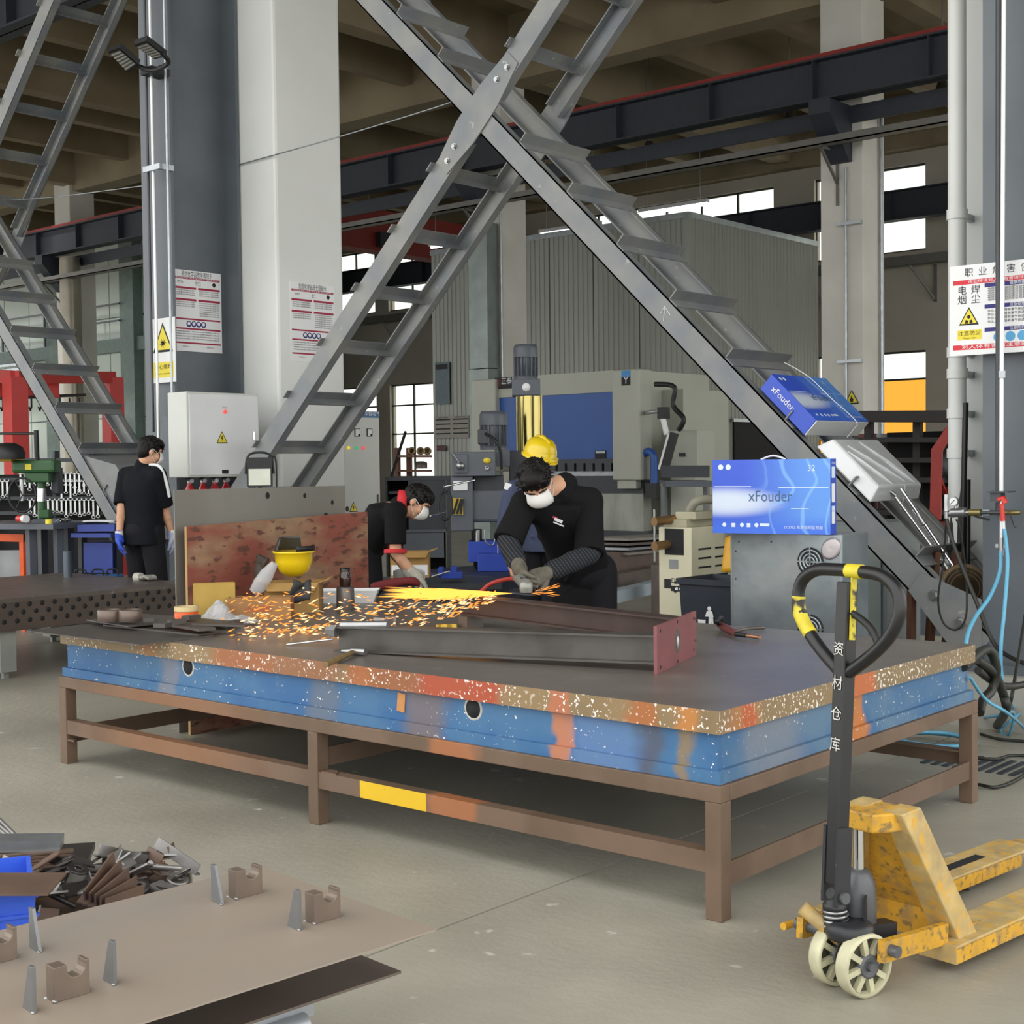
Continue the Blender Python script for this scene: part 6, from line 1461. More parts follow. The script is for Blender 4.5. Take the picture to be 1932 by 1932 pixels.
for p in (pa, pb_): wp(MB().bb((p.x-.02, p.y-.2, 0), (p.x+.02, p.y+.2, .295)), 'support', m_mgrey, ivs)
of = thing('orange_work_stand', 'orange steel frame with a pale panel at the left edge', 'frame', at(20, 1060, d=12.9)); of.location.z = 0
m_or = mat('frame_orange', '#dd5a24', .45)
a, b = at(-30, 1013, d=12.9), at(46, 1015, d=12.9); wp(MB().beam(a, b, .06, .07), 'top_bar', m_or, of); wp(MB().bb((b.x-.035, b.y-.035, 0), (b.x+.035, b.y+.035, b.z-.03)), 'post', m_or, of); wp(MB().bb((a.x-.035, a.y-.035, 0), (a.x+.035, a.y+.035, a.z-.03)), 'post', m_or, of)
c = at(20, 1050, d=13.0); wp(MB().box((c.x, c.y, .45), (.3, .02, .6), rot), 'pale_panel', mat('panel_pale', '#9aa0a2', .5), of)
# ================================================================ things on the big table
def T_(px, py, h=0.0): return at(px, py, z=ZT+h)
def TB_(px, py, h): return at(px, py, z=ZT)+Vector((0, 0, h))
# welded frame: two I-beams and an end plate
wf = thing('welded_beam_frame', 'welded frame of two steel I beams joined by a pink end plate', 'beam frame', T_(1240, 1273))
m_ib = mat('ibeam_mill', '#524e4b', .38, metal=.5, var=.2, scale=6, dirt='#63605d', dscale=5)
m_ibr = mat('ibeam_rust', '#4a3a35', .45, metal=.35, var=.2, scale=6)
m_pink = mat('plate_pink', '#8a5556', .5, metal=.2, var=.12, scale=9, dirt='#7a4a4a', dscale=6)
def WF(mb, nm, m, **k): return wp(mb, nm, m, wf, **k)
pl0 = T_(1240, 1273); pl1 = T_(1314, 1236)
pd = (pl1-pl0); plen = pd.length; pd.normalize(); pn = Vector((pd.y, -pd.x, 0))
if pn.dot(RT) < 0: pn = -pn
plh = .185
P = [pl0, pl1, pl1+Vector((0, 0, plh)), pl0+Vector((0, 0, plh))]; t = -pn*.014
WF(MB().add(P+[p+t for p in P], [(0, 1, 2, 3), (7, 6, 5, 4), (0, 4, 5, 1), (1, 5, 6, 2), (2, 6, 7, 3), (3, 7, 4, 0)]), 'end_plate', m_pink, bevel=.001)
for (u, v) in ((.08, .12), (.08, .88), (.5, .93), (.5, .07), (.93, .15), (.93, .86)):
    c = pl0+pd*plen*u+Vector((0, 0, plh*v)); WF(MB().lathe([(.008, .0005), (0, .0008)], c, pn, n=12), 'bolt_hole', m_dark)
c = pl0+pd*plen*.5+Vector((0, 0, plh*.52)); WF(MB().lathe([(.042, .0004), (.036, .0012), (.03, .0012), (0, .0006)], c, pn, n=20, sx=.9, sy=1.25, ref=pd), 'burn_mark', mat('burn_grey', '#5c504e', .5, var=.3, scale=40)); WF(MB().ell(c+Vector((0, 0, -.01)), (.006, .012, .03), 8, 6), 'weld_spot', m_steel)
def ibeam(a, b, h, w, m, nm):
    g = MB(); t_ = .008; a = Vector(a); b = Vector(b)
    g.beam(a+Vector((0, 0, t_/2)), b+Vector((0, 0, t_/2)), w, t_); g.beam(a+Vector((0, 0, h-t_/2)), b+Vector((0, 0, h-t_/2)), w, t_); g.beam(a+Vector((0, 0, h/2)), b+Vector((0, 0, h/2)), .006, h-2*t_)
    return WF(g, nm, m)
b1r = pl0+pd*.10+Vector((0, 0, .03)); b1l = T_(640, 1228, .0)
bA = ibeam(b1l, b1r-pn*.015, .112, .085, m_ib, 'beam')
b2r = pl0+pd*(plen-.06)+Vector((0, 0, .06)); qq = at(978, 1130, z=.855); dr = (qq-Vector((b2r.x, b2r.y, .855))); b2l = Vector((b2r.x, b2r.y, 0))+dr*1.42; b2l.z = .75
bB = ibeam(b2l, Vector((b2r.x, b2r.y, .75))-pn*.015, .10, .09, m_ibr, 'beam')
WF(MB().box((b2l.x+.12, b2l.y-.04, ZT+.03), (.06, .12, .06)), 'support_block', m_msteel)
WF(MB().lathe([(.028, 0), (.028, .03), (.02, .03), (.02, .05), (.014, .05), (.014, 0)], b1l+Vector((.02, -.03, .09)), (-.9, -.3, .05), n=6, smooth=False), 'clevis_nut', m_steel)
WF(MB().cyl(b1l+Vector((.03, -.01, .115)), b1l+Vector((.25, .06, .125)), .02, n=12), 'clevis_pin', m_steel)
tag(MB().cyl(T_(541, 1216, .006), T_(628, 1206, .03), .005, n=8).build('steel_rod', m_chrome), 'thin bright rod leaning on the near I beam', 'rod')
hm = thing('claw_hammer', 'hammer with a worn wooden handle on the table edge', 'hammer', T_(650, 1240))
m_wood = mat('handle_wood', '#7a6440', .6, var=.2, scale=20)
wp(MB().cyl(T_(614, 1254, .014), T_(672, 1228, .018), .013, .011, n=10), 'handle', m_wood, hm)
h0, h1 = T_(645, 1228, .02), T_(690, 1230, .02); wp(MB().tube([h0, h0+(h1-h0)*.4, h0+(h1-h0)*.45, h1], [.008, .014, .017, .017], n=10), 'head', m_steel, hm)
# small angle pieces and a marker
for k, (px, py) in enumerate(((716, 1186), (738, 1184))):
    c = T_(px, py); t = thing('angle_bracket', ('left', 'right')[k]+' small bright angle bracket behind the near beam', 'bracket', c, .3)
    MB().bb((-.03, -.005, 0), (.03, .0, .055)).build('upright', m_steel, t); MB().bb((-.03, -.05, 0), (.03, -.005, .006)).build('foot', m_steel, t)
tag(MB().box(T_(842, 1182, .012), (.10, .025, .022), (0, 0, .9)).build('yellow_gauge', mat('gauge_yellow', '#8f7a2c', .5, wear='#d8c04a', wscale=30, wth=.5)), 'small yellow gauge lying between the beams', 'gauge')
# electrode holder
eh = thing('electrode_holder', 'red handled electrode holder lying on the right of the table', 'electrode holder', T_(1385, 1195))
hp0, hp1, hp2 = T_(1356, 1178, .03), T_(1388, 1196, .02), T_(1434, 1203, .015)
wp(MB().tube([hp0, hp0+(hp1-hp0)*.5, hp1], [.014, .02, .015], n=12), 'grip', mat('grip_maroon', '#6d3a38', .5), eh); wp(MB().cyl(hp1, hp1+(hp2-hp1)*.45, .011, n=10), 'neck', m_black, eh); wp(MB().cyl(hp1+(hp2-hp1)*.4, hp2, .009, n=10), 'copper_jaw', mat('copper_jaw', '#a87a60', .3, metal=.7), eh)
wp(MB().tube(catm([hp0, T_(1353, 1172, .06), T_(1361, 1165, .06), T_(1364, 1174, .012)], 5), .010, n=8), 'cable_stub', m_black, eh); wp(MB().tube([T_(1388, 1190, .012), T_(1410, 1186, .014), T_(1442, 1184, .012)], .008, n=8), 'lever', m_msteel, eh)
# yellow helmet upside down with visor
m_hel = mat('helmet_yellow', '#e8c81a', .3, var=.02, coat=.3)
bxq = T_(548, 1128)
# cardboard boxes
m_card = mat('cardboard', '#a9854e', .8, var=.08, scale=8); m_card2 = mat('cardboard_brown', '#9a7146', .8, var=.1, scale=8)
def carton(nm, lab, c, w, d, h, rz, m, flaps=True, letter=None):
    t = thing(nm, lab, 'box', c, rz)
    MB().bb((-w/2, -d/2, 0), (w/2, d/2, .004)).bb((-w/2, -d/2, .004), (w/2, -d/2+.004, h)).bb((-w/2, d/2-.004, .004), (w/2, d/2, h)).bb((-w/2, -d/2+.004, .004), (-w/2+.004, d/2-.004, h)).bb((w/2-.004, -d/2+.004, .004), (w/2, d/2-.004, h)).build('carton', m, t)
    if flaps:
        for q in (-1, 1):
            MB().add([(q*w/2, -d/2, h), (q*w/2, d/2, h), (q*(w/2+.06), d/2, h+.02), (q*(w/2+.06), -d/2, h+.02)], [(0, 1, 2, 3)]).build('flap', m, t, solid=.003)
        MB().add([(-w/2, -d/2, h), (w/2, -d/2, h), (w/2-.02, -d/2-.05, h-.04), (-w/2+.02, -d/2-.05, h-.04)], [(0, 1, 2, 3)]).build('flap', m, t, solid=.003)
    if letter:
        text('stencil_lettering', letter, mat('stencil_red', '#b0402c', .7), (0, -d/2, h*.45), XP, ZP, h*.32, t); text('stencil_lettering', letter, mat('stencil_red', '#b0402c', .7), (w/2, 0, h*.45), YP, ZP, h*.32, t)
    return t
cA = carton('carton', 'open cardboard box under the yellow helmet', T_(556, 1152), .30, .24, .165, .75, m_card)
cB = carton('carton', 'long cardboard box with red stencilled lettering', T_(492, 1166), .34, .12, .115, .72, m_card2, False, '小心轻放')
cC = carton('carton', 'yellowed cardboard box leaning at the left of the plywood', T_(405, 1166), .22, .06, .19, .95, mat('cardboard_yellow', '#b09245', .7, var=.15), False)
hl = thing('safety_helmet', 'yellow safety helmet lying upside down with a black visor', 'helmet', TB_(556, 1150, .275))
hl.scale = (.84, .84, .9)
MB().lathe([(0, -.10), (.05, -.095), (.10, -.06), (.125, 0), (.13, .05), (.142, .055), (.142, .065), (.125, .062)], n=28).build('shell', m_hel, hl)
MB().lathe([(.02, -.02), (.12, .0), (.12, .04)], n=24).build('liner', m_black, hl)
MB().add([(.14*math.cos(a), .14*math.sin(a), z) for z in (.066, .10) for a in [k*.22-.6 for k in range(10)]], [(k, k+1, 10+k+1, 10+k) for k in range(9)], True).build('visor_band', m_black, hl, solid=.004)
MB().grid(lambda u, v: (.132*math.cos(2.0+2.6*u)*(1-.25*v), .132*math.sin(2.0+2.6*u)*(1-.25*v), .066+.085*v), 14, 6).build('visor', mat('visor_smoke', '#3a3c3c', .12, var=.1, alpha=.85), hl, solid=.003)
# black welding apron piece hanging over the box, gloves
tag(MB().grid(lambda u, v: TB_(556, 1160, .18)+RT*(.02+.11*u)-Vector((0, 0, .10*v*v))+Vector((.02*math.sin(5*u+v*3), -.03-.05*v, .01*math.cos(7*u))), 10, 8).build('leather_glove', mat('glove_dark', '#2f2f31', .7), None, solid=.012), 'black leather glove draped over the cardboard box', 'glove')
gl2 = thing('dark_glove', 'pair of crumpled dark gloves beside the yellow helmet', 'glove', TB_(492, 1150, .25))
for k in range(5): MB().tube(catm([(-.03+.01*k, 0, -.02), (-.035+.017*k, .02, .03), (-.05+.02*k, .03, .06-.008*k)], 4), [.014]*8+[.008], n=8).build('finger', mat('glove_brown', '#3d342c', .7), gl2)
MB().ell((0, 0, -.04), (.04, .035, .06), 12, 8).build('cuff', mat('glove_brown', '#3d342c', .7), gl2)
# clear plastic bags
def plastic():
    m = bpy.data.materials.new('clear_plastic'); m.use_nodes = True; nt = m.node_tree; nt.nodes.clear(); N = nt.nodes
    o = N.new('ShaderNodeOutputMaterial'); t = N.new('ShaderNodeBsdfTransparent'); t.inputs[0].default_value = (.93, .94, .95, 1); g = N.new('ShaderNodeBsdfPrincipled'); g.inputs['Base Color'].default_value = (.75, .76, .78, 1); g.inputs['Roughness'].default_value = .12
    mx = N.new('ShaderNodeMixShader'); mx.inputs[0].default_value = .42; nt.links.new(t.outputs[0], mx.inputs[1]); nt.links.new(g.outputs[0], mx.inputs[2]); nt.links.new(mx.outputs[0], o.inputs[0]); return m
m_clear = plastic()
def crumple(nm, lab, c, ax_, ay_, w, h, lift, seed):
    rr = random.Random(seed); ph = [rr.random()*6 for _ in range(6)]
    ax_ = Vector(ax_); ay_ = Vector(ay_)
    def f(u, v):
        k = math.sin(3.14*u)*math.sin(3.14*v)
        z = lift*k*(.6+.4*math.sin(9*u+ph[0]+4*v))+.012*abs(math.sin(17*u+ph[1])*math.cos(13*v+ph[2]))
        return Vector(c)+ax_*(w*(u-.5))+ay_*(h*(v-.5)*(1+.2*math.sin(7*u+ph[3])))+Vector((0, 0, .006+z))
    return tag(MB().grid(f, 18, 12, False).build(nm, m_clear, None, solid=.0015), lab, 'bag')
crumple('plastic_bag', 'clear plastic parts bag lying flat at the left of the table', T_(415, 1172), RT, AY, .30, .26, .10, 3)
crumple('plastic_bag', 'crumpled clear bag end trailing towards the table middle', T_(458, 1178), RT, AY, .14, .16, .04, 5)
tag(MB().tube([TB_(480, 1158, .12), TB_(492, 1158, .16), TB_(505, 1158, .22), TB_(520, 1158, .28)], [.03, .045, .04, .02], n=12).build('plastic_bag', m_clear), 'upright clear plastic bag beside the helmet', 'bag')
# bottle and can, white tray
tn = thing('metal_can', 'grey metal can with a dark bottle standing on it', 'can', T_(652, 1150)); MB().lathe([(.05, 0), (.052, .005), (.05, .12), (.044, .13), (.03, .13), (0, .13)], n=20).build('can', mat('can_grey', '#6b6560', .35, metal=.4), tn)
bo = thing('brown_bottle', 'dark brown glass bottle on top of the grey can', 'bottle', TB_(652, 1150, .131)); MB().lathe([(.03, 0), (.033, .004), (.033, .075), (.026, .085), (.026, .09), (0, .09)], n=20).build('glass', mat('bottle_brown', '#2a1612', .08, coat=.5), bo); MB().lathe([(.03, .088), (.03, .105), (0, .105)], n=20).build('cap', mat('cap_black', '#1a1718', .3), bo)
wtb = thing('white_basin', 'white plastic basin behind the can', 'basin', T_(655, 1136)); MB().add([(-.16, -.07, 0), (.16, -.07, 0), (.16, .07, 0), (-.16, .07, 0), (-.19, -.09, .075), (.19, -.09, .075), (.19, .09, .075), (-.19, .09, .075)], [(3, 2, 1, 0), (0, 1, 5, 4), (1, 2, 6, 5), (2, 3, 7, 6), (3, 0, 4, 7)]).build('tub', m_pwhite, wtb, solid=.004); wtb.rotation_euler = (0, 0, TH)
# stacked plates, rings and pieces at the left end
m_pd = mat('offcut_dark', '#55504c', .45, metal=.35, var=.15, scale=6)
zq = ZT
for k, (px, py, w, d, h, rz, lab) in enumerate(((222, 1196, .95, .42, .006, .02, 'widest thin dark steel plate overhanging the left table end'), (300, 1188, .75, .12, .008, .05, 'long narrow steel strip on the widest plate'), (330, 1170, .85, .16, .008, .1, 'long dark strip behind the two rings'), (235, 1174, .45, .2, .006, -.1, 'plate under the two steel rings'), (345, 1182, .5, .09, .012, -.15, 'short dark bar near the clear bag'), (420, 1180, .3, .08, .01, .35, 'small bar under the clear bag'))):
    c = at(px, py, z=zq+.001); o = MB().box((0, 0, h/2), (w, d, h)).build('steel_offcut', m_pd); o.location = c; o.rotation_euler = (0, 0, rz); tag(o, lab, 'steel plate', 'loose plates on the table end'); zq += h+.001
for k, px in enumerate((207, 246)):
    c = at(px, 1172, z=zq-.012); t = tag(MB().lathe([(.056, 0), (.059, .004), (.059, .056), (.055, .06), (.048, .06), (.048, .004), (.056, 0)], (0, 0, 0), n=32).build('steel_ring', mat('ring_steel', '#6e6058', .4, metal=.4, var=.1)), ('left', 'right')[k]+' of two short steel rings on the table end', 'ring', 'steel rings'); t.location = c
tp_ = thing('orange_tape', 'roll of orange and cream tape beside the clear bag', 'tape', at(352, 1166, z=zq-.015)); MB().lathe([(.06, 0), (.06, .035), (.04, .035), (.04, 0), (.06, 0)], n=24).build('orange_roll', m_or, tp_); MB().lathe([(.062, .036), (.062, .06), (.04, .06), (.04, .036), (.062, .036)], n=24).build('cream_roll', mat('tape_cream', '#c6b284', .6), tp_)
for k in range(7):
    px = 280+k*27; c = at(px, 1168+random.random()*22, z=zq-.005 if px < 370 else ZT+.022); o = MB().box((0, 0, .012), (.05+.05*random.random(), .03+.03*random.random(), .02)).build('steel_piece', m_pd); o.location = c; o.rotation_euler = (0, 0, random.random()*3); tag(o, 'small loose dark steel piece among the plates on the table end', 'steel piece', 'small pieces on the table end')
# glove on the welding table
gv = thing('work_glove', 'striped grey work glove lying on the perforated table', 'glove', at(272, 1095, z=PZ+.002))
MB().ell((0, 0, .025), (.06, .045, .022), 14, 8).build('palm', mat('glove_grey', '#8b8880', .8, var=.25, scale=30), gv)
for k in range(4): MB().tube(catm([(.03, -.03+.02*k, .03), (.08, -.04+.026*k, .035), (.12, -.035+.022*k, .018)], 4), [.014]*8+[.010], n=8).build('finger', mat('glove_grey', '#8b8880', .8), gv)
MB().tube([(-.03, .03, .02), (.02, .07, .03), (.05, .075, .015)], [.014, .014, .010], n=8).build('thumb', mat('glove_grey', '#8b8880', .8), gv); MB().tube([(-.04, 0, .025), (-.10, -.01, .02)], [.036, .04], n=12).build('cuff', mat('glove_cuff', '#b9b6ae', .8), gv)
# cardboard box and papers near the bending worker
kb = carton('carton', 'cardboard box with white label on the bench by the bending worker', at(775, 1092, d=10.9), .30, .22, .20, TH, m_card); kb.location.z = at(775, 1088, d=10.9).z
MB().bb((-.14, -.113, .02), (.14, -.111, .10)).build('label', m_paper, kb)
tag(MB().tube(catm([at(700, 1108, d=9.5), at(735, 1102, d=9.5), at(775, 1096, d=9.5), at(792, 1104, d=9.5)], 4), [.02, .03, .03, .035, .035, .035, .03, .03, .03, .03, .025, .02, .01], n=8).build('red_cloth', mat('cloth_red', '#6d1f22', .8)), 'dark red cloth on the bench under the worker hand', 'cloth')
bs = thing('small_bench', 'low work bench in front of the bending worker', 'bench', at(750, 1110, d=9.6)); bs.location.z = 0
bz_ = at(750, 1108, d=9.6).z-.03; c = at(790, 1108, d=9.65); wp(MB().box((c.x, c.y, bz_-.02), (.50, .5, .04), rot), 'top', m_mdark, bs)
for (u, v) in ((-.22, -.2), (.22, -.2), (-.22, .2), (.22, .2)): p = c+AX*u+AY*v; wp(MB().bb((p.x-.02, p.y-.02, 0), (p.x+.02, p.y+.02, bz_-.04)), 'leg', m_mdark, bs)
tag(MB().grid(lambda u, v: at(742+60*u, 1090-25*u*(1-u), d=10.2+.1*v)+Vector((0, 0, .05-.10*v)), 6, 5).build('white_bag', m_pwhite, None, solid=.004), 'white paper bag beside the worker arm', 'bag')
# ================================================================ scrap heap and blue crate, lower left
m_crate = mat('crate_blue', '#3a62d8', .4, var=.03)
cr_ = thing('blue_crate', 'bright blue plastic crate at the left edge among the scrap', 'crate', at(28, 1752, z=.28)); cr_.location.z = 0
ca_, cb_ = at(-40, 1745, z=.30), at(67, 1732, z=.30)
cd_ = (cb_-ca_); cl_ = cd_.length; cd_.normalize(); cn = Vector((-cd_.y, cd_.x, 0)); cn = cn if cn.dot(FW) > 0 else -cn
ztc = at(67, 1675, d=(cb_-Vector((0, 0, CAMZ))).dot(FW)).z
def CRB(u0, u1, v0, v1, z0, z1, nm):
    Pq = [Vector((cb_.x, cb_.y, 0))-cd_*u+cn*v+Vector((0, 0, z)) for z in (z0, z1) for (u, v) in ((u0, v0), (u1, v0), (u1, v1), (u0, v1))]
    return wp(MB().add(Pq, [(0, 1, 2, 3), (7, 6, 5, 4), (4, 5, 1, 0), (5, 6, 2, 1), (6, 7, 3, 2), (7, 4, 0, 3)]), nm, m_crate, cr_)
CRB(0, .5, 0, .012, .0, ztc, 'front_wall'); CRB(0, .012, .012, .33, .0, ztc, 'side_wall'); CRB(0, .5, .33, .342, 0, ztc, 'back_wall'); CRB(.488, .5, .012, .33, 0, ztc, 'side_wall'); CRB(.012, .488, .012, .33, 0, .01, 'base')
for u in (.1, .2, .3, .4): CRB(u, u+.006, -.008, 0, ztc-.12, ztc-.02, 'rib')
CRB(-.01, .5, -.012, 0, ztc-.022, ztc, 'rim'); CRB(-.01, .5, -.008, 0, ztc-.075, ztc-.066, 'rib')
rr = random.Random(11)
m_scr1 = mat('scrap_steel', '#8a8886', .32, metal=.6, var=.2, scale=10); m_scr2 = mat('scrap_rust', '#6e594c', .5, metal=.3, var=.2, scale=8); m_scr3 = mat('scrap_dark', '#3f3b38', .4, metal=.45, var=.2)
sb_ = thing('scrap_box', 'rusty steel box filled with offcuts behind the foreground plate', 'box', at(150, 1700, z=.1)); sb_.location.z = 0
c0 = at(165, 1690, z=.22); 
def SB(u0, u1, v0, v1, z0, z1, nm):
    Pq = [Vector((c0.x, c0.y, 0))+uu*u+vv*v+Vector((0, 0, z)) for z in (z0, z1) for (u, v) in ((u0, v0), (u1, v0), (u1, v1), (u0, v1))]
    s = uu.cross(vv).z > 0; Fq = [(3, 2, 1, 0), (4, 5, 6, 7), (0, 1, 5, 4), (1, 2, 6, 5), (2, 3, 7, 6), (3, 0, 4, 7)]
    return wp(MB().add(Pq, Fq if s else [f[::-1] for f in Fq]), nm, m_scr2, sb_)
SB(-.4, .55, -.34, .06, 0, .02, 'base'); SB(-.4, .55, .05, .06, .02, .15, 'side_wall'); SB(-.4, .55, -.34, -.33, .02, .15, 'side_wall'); SB(-.4, -.39, -.33, .05, .02, .15, 'end_wall'); SB(.54, .55, -.33, .05, .02, .15, 'end_wall'); SB(-.38, .53, -.32, .04, .02, .16, 'fill')
zoff = 0
for k in range(110):
    u = rr.uniform(-.40, .55); v = rr.uniform(-.33, .06); zz = .165+(.03+.11*(k/110))*max(.25, 1-abs(u-.05)*1.3)*max(.3, 1-abs(v+.13)*2.6)+.02*rr.random()
    p = Vector((c0.x, c0.y, zz))+uu*u+vv*v
    kind = rr.random(); m_ = rr.choice((m_scr1, m_scr1, m_scr2, m_scr3))
    g = MB()
    if kind < .5: g.box((0, 0, 0), (rr.uniform(.05, .13), rr.uniform(.04, .08), .006))
    elif kind < .75: L_ = rr.uniform(.1, .22); g.box((0, 0, 0), (L_, .035, .005)); g.box((0, .0175, .0175), (L_, .005, .035))
    elif kind < .9: g.lathe([(.035, 0), (.035, .006), (.015, .006), (.015, 0), (.035, 0)], n=16)
    else: g.cyl((-.09, 0, 0), (.09, 0, 0), .009, n=8)
    o = g.build('steel_offcut', m_); o.location = p; o.rotation_euler = (rr.uniform(-.5, .5), rr.uniform(-.5, .5), rr.uniform(0, 6.3))
    tag(o, ('flat steel offcut in the scrap heap', 'steel angle offcut in the scrap heap', 'steel washer in the scrap heap', 'short round rod in the scrap heap')[0 if kind < .5 else 1 if kind < .75 else 2 if kind < .9 else 3], 'offcut', 'offcuts in the scrap heap')
for k in range(5):
    a = at(215+k*14, 1630+k*16, z=.30-.02*k); b = at(160+k*10, 1706+k*4, z=.24); o = MB().beam(a, b, .05, .006, (0, .3, 1)).beam(a+Vector((0, 0, .02)), b+Vector((0, 0, .02)), .006, .04).build('rusty_angle', m_scr2); tag(o, ('longest', 'second', 'third', 'fourth', 'lowest')[k]+' of the rusty angle bars fanned at the right of the scrap heap', 'bar', 'fanned angle bars')
for k in range(7):
    a = at(2+k*5, 1590-k*2, z=.26+.008*k); b = a+uu*.0-vv*.22+uu*(.03-.01*k)+Vector((0, 0, .02)); o = MB().cyl(a, b, .006, n=8).build('thin_rod', m_scr1); tag(o, 'thin steel rod in the bundle above the scrap heap', 'rod', 'rods above the scrap heap')
o = MB().box(at(50, 1590, z=.30), (.22, .10, .035), (0, .05, .9)).build('grey_channel_piece', m_gal); tag(o, 'pale grey channel piece lying on the scrap heap', 'channel')
for k in range(5): o = MB().box(at(30-4*k, 1612+k*7, z=.28-.008*k), (.35, .035, .006), (0, 0, .95+.02*k)).build('flat_bar', m_scr2); tag(o, ('topmost', 'second', 'third', 'fourth', 'lowest')[k]+' of the flat bars stacked at the left edge', 'bar', 'flat bars at the left edge')
sp2 = thing('scrap_stand', 'low steel stand holding the loose bars at the left edge', 'stand', at(20, 1640, z=.2)); c = at(20, 1625, z=.22); sp2.location = (c.x, c.y, 0)
wp(MB().box((c.x, c.y, .215), (.5, .32, .02), (0, 0, .9)), 'top', m_scr3, sp2); wp(MB().box((c.x, c.y, .1), (.3, .2, .2), (0, 0, .9)), 'pedestal', m_scr3, sp2)
o = MB().box(at(15, 1668, z=ztc+.02), (.26, .17, .006), (.03, .02, .75)).build('cover_plate', m_scr2); tag(o, 'brown steel plate lying across the blue crate', 'plate')
# ================================================================ people
def capsule(mb, a, b, ra, rb, n=14):
    a = Vector(a); b = Vector(b); ax = (b-a); L_ = ax.length
    if L_ < 1e-5: return mb.ell(a, (ra, ra, ra), n, 8)
    ax.normalize(); pr = []
    for k in range(5): t = math.pi/2*k/4; pr.append((max(ra*math.sin(t), 1e-5), -ra*math.cos(t)))
    for k in range(5): t = math.pi/2*k/4; pr.append((max(rb*math.cos(t), 1e-5), L_+rb*math.sin(t)))
    return mb.lathe(pr, a, ax, n=n)
def chain(mb, pts, rs):
    for i in range(len(pts)-1): capsule(mb, pts[i], pts[i+1], rs[i], rs[i+1])
def remesh(mb, name, m, parent, vox, it=6, fac=.5, keep=None):
    """fuse overlapping shapes into one continuous smooth surface"""
    o = mb.build('tmp', m)
    q = o.modifiers.new('r', 'REMESH'); q.mode = 'VOXEL'; q.voxel_size = vox; q.use_smooth_shade = True
    w = o.modifiers.new('s', 'SMOOTH'); w.factor = fac; w.iterations = it
    dg = bpy.context.evaluated_depsgraph_get(); dg.update()
    me = bpy.data.meshes.new_from_object(o.evaluated_get(dg)); bpy.data.objects.remove(o)
    me.name = name; me.materials.clear(); me.materials.append(m)
    me.polygons.foreach_set('use_smooth', [True]*len(me.polygons))
    r = bpy.data.objects.new(name, me); COL.objects.link(r)
    if parent is not None: r.parent = parent; r.location = -parent.location
    return r
def basis(f, u):
    f = Vector(f).normalized(); u = Vector(u); u = (u-f*u.dot(f)).normalized(); r = f.cross(u); return r, f, u     # right, forward, up
def head_shapes(mb, c, f, u, s=1.0):
    r, f, u = basis(f, u); R = Matrix((r, f, u)).transposed()
    P = lambda x, y, z: c+r*x*s+f*y*s+u*z*s
    mb.ell(P(0, -.012, .025), (.075*s, .095*s, .092*s), 20, 14, R); mb.ell(P(0, .022, -.04), (.058*s, .066*s, .078*s), 18, 12, R)
    mb.ell(P(0, .052, -.085), (.033*s, .03*s, .03*s), 14, 10, R)
    capsule(mb, P(0, .088, .012), P(0, .108, -.028), .010*s, .0155*s); mb.ell(P(0, .083, -.062), (.028*s, .014*s, .010*s), 12, 8, R)
    for q in (-1, 1):
        mb.ell(P(q*.078, -.008, -.008), (.010*s, .020*s, .032*s), 12, 8, R); capsule(mb, P(q*.016, .086, .034), P(q*.05, .072, .034), .010*s, .009*s); mb.ell(P(q*.042, .062, -.03), (.024*s, .022*s, .024*s), 12, 8, R)
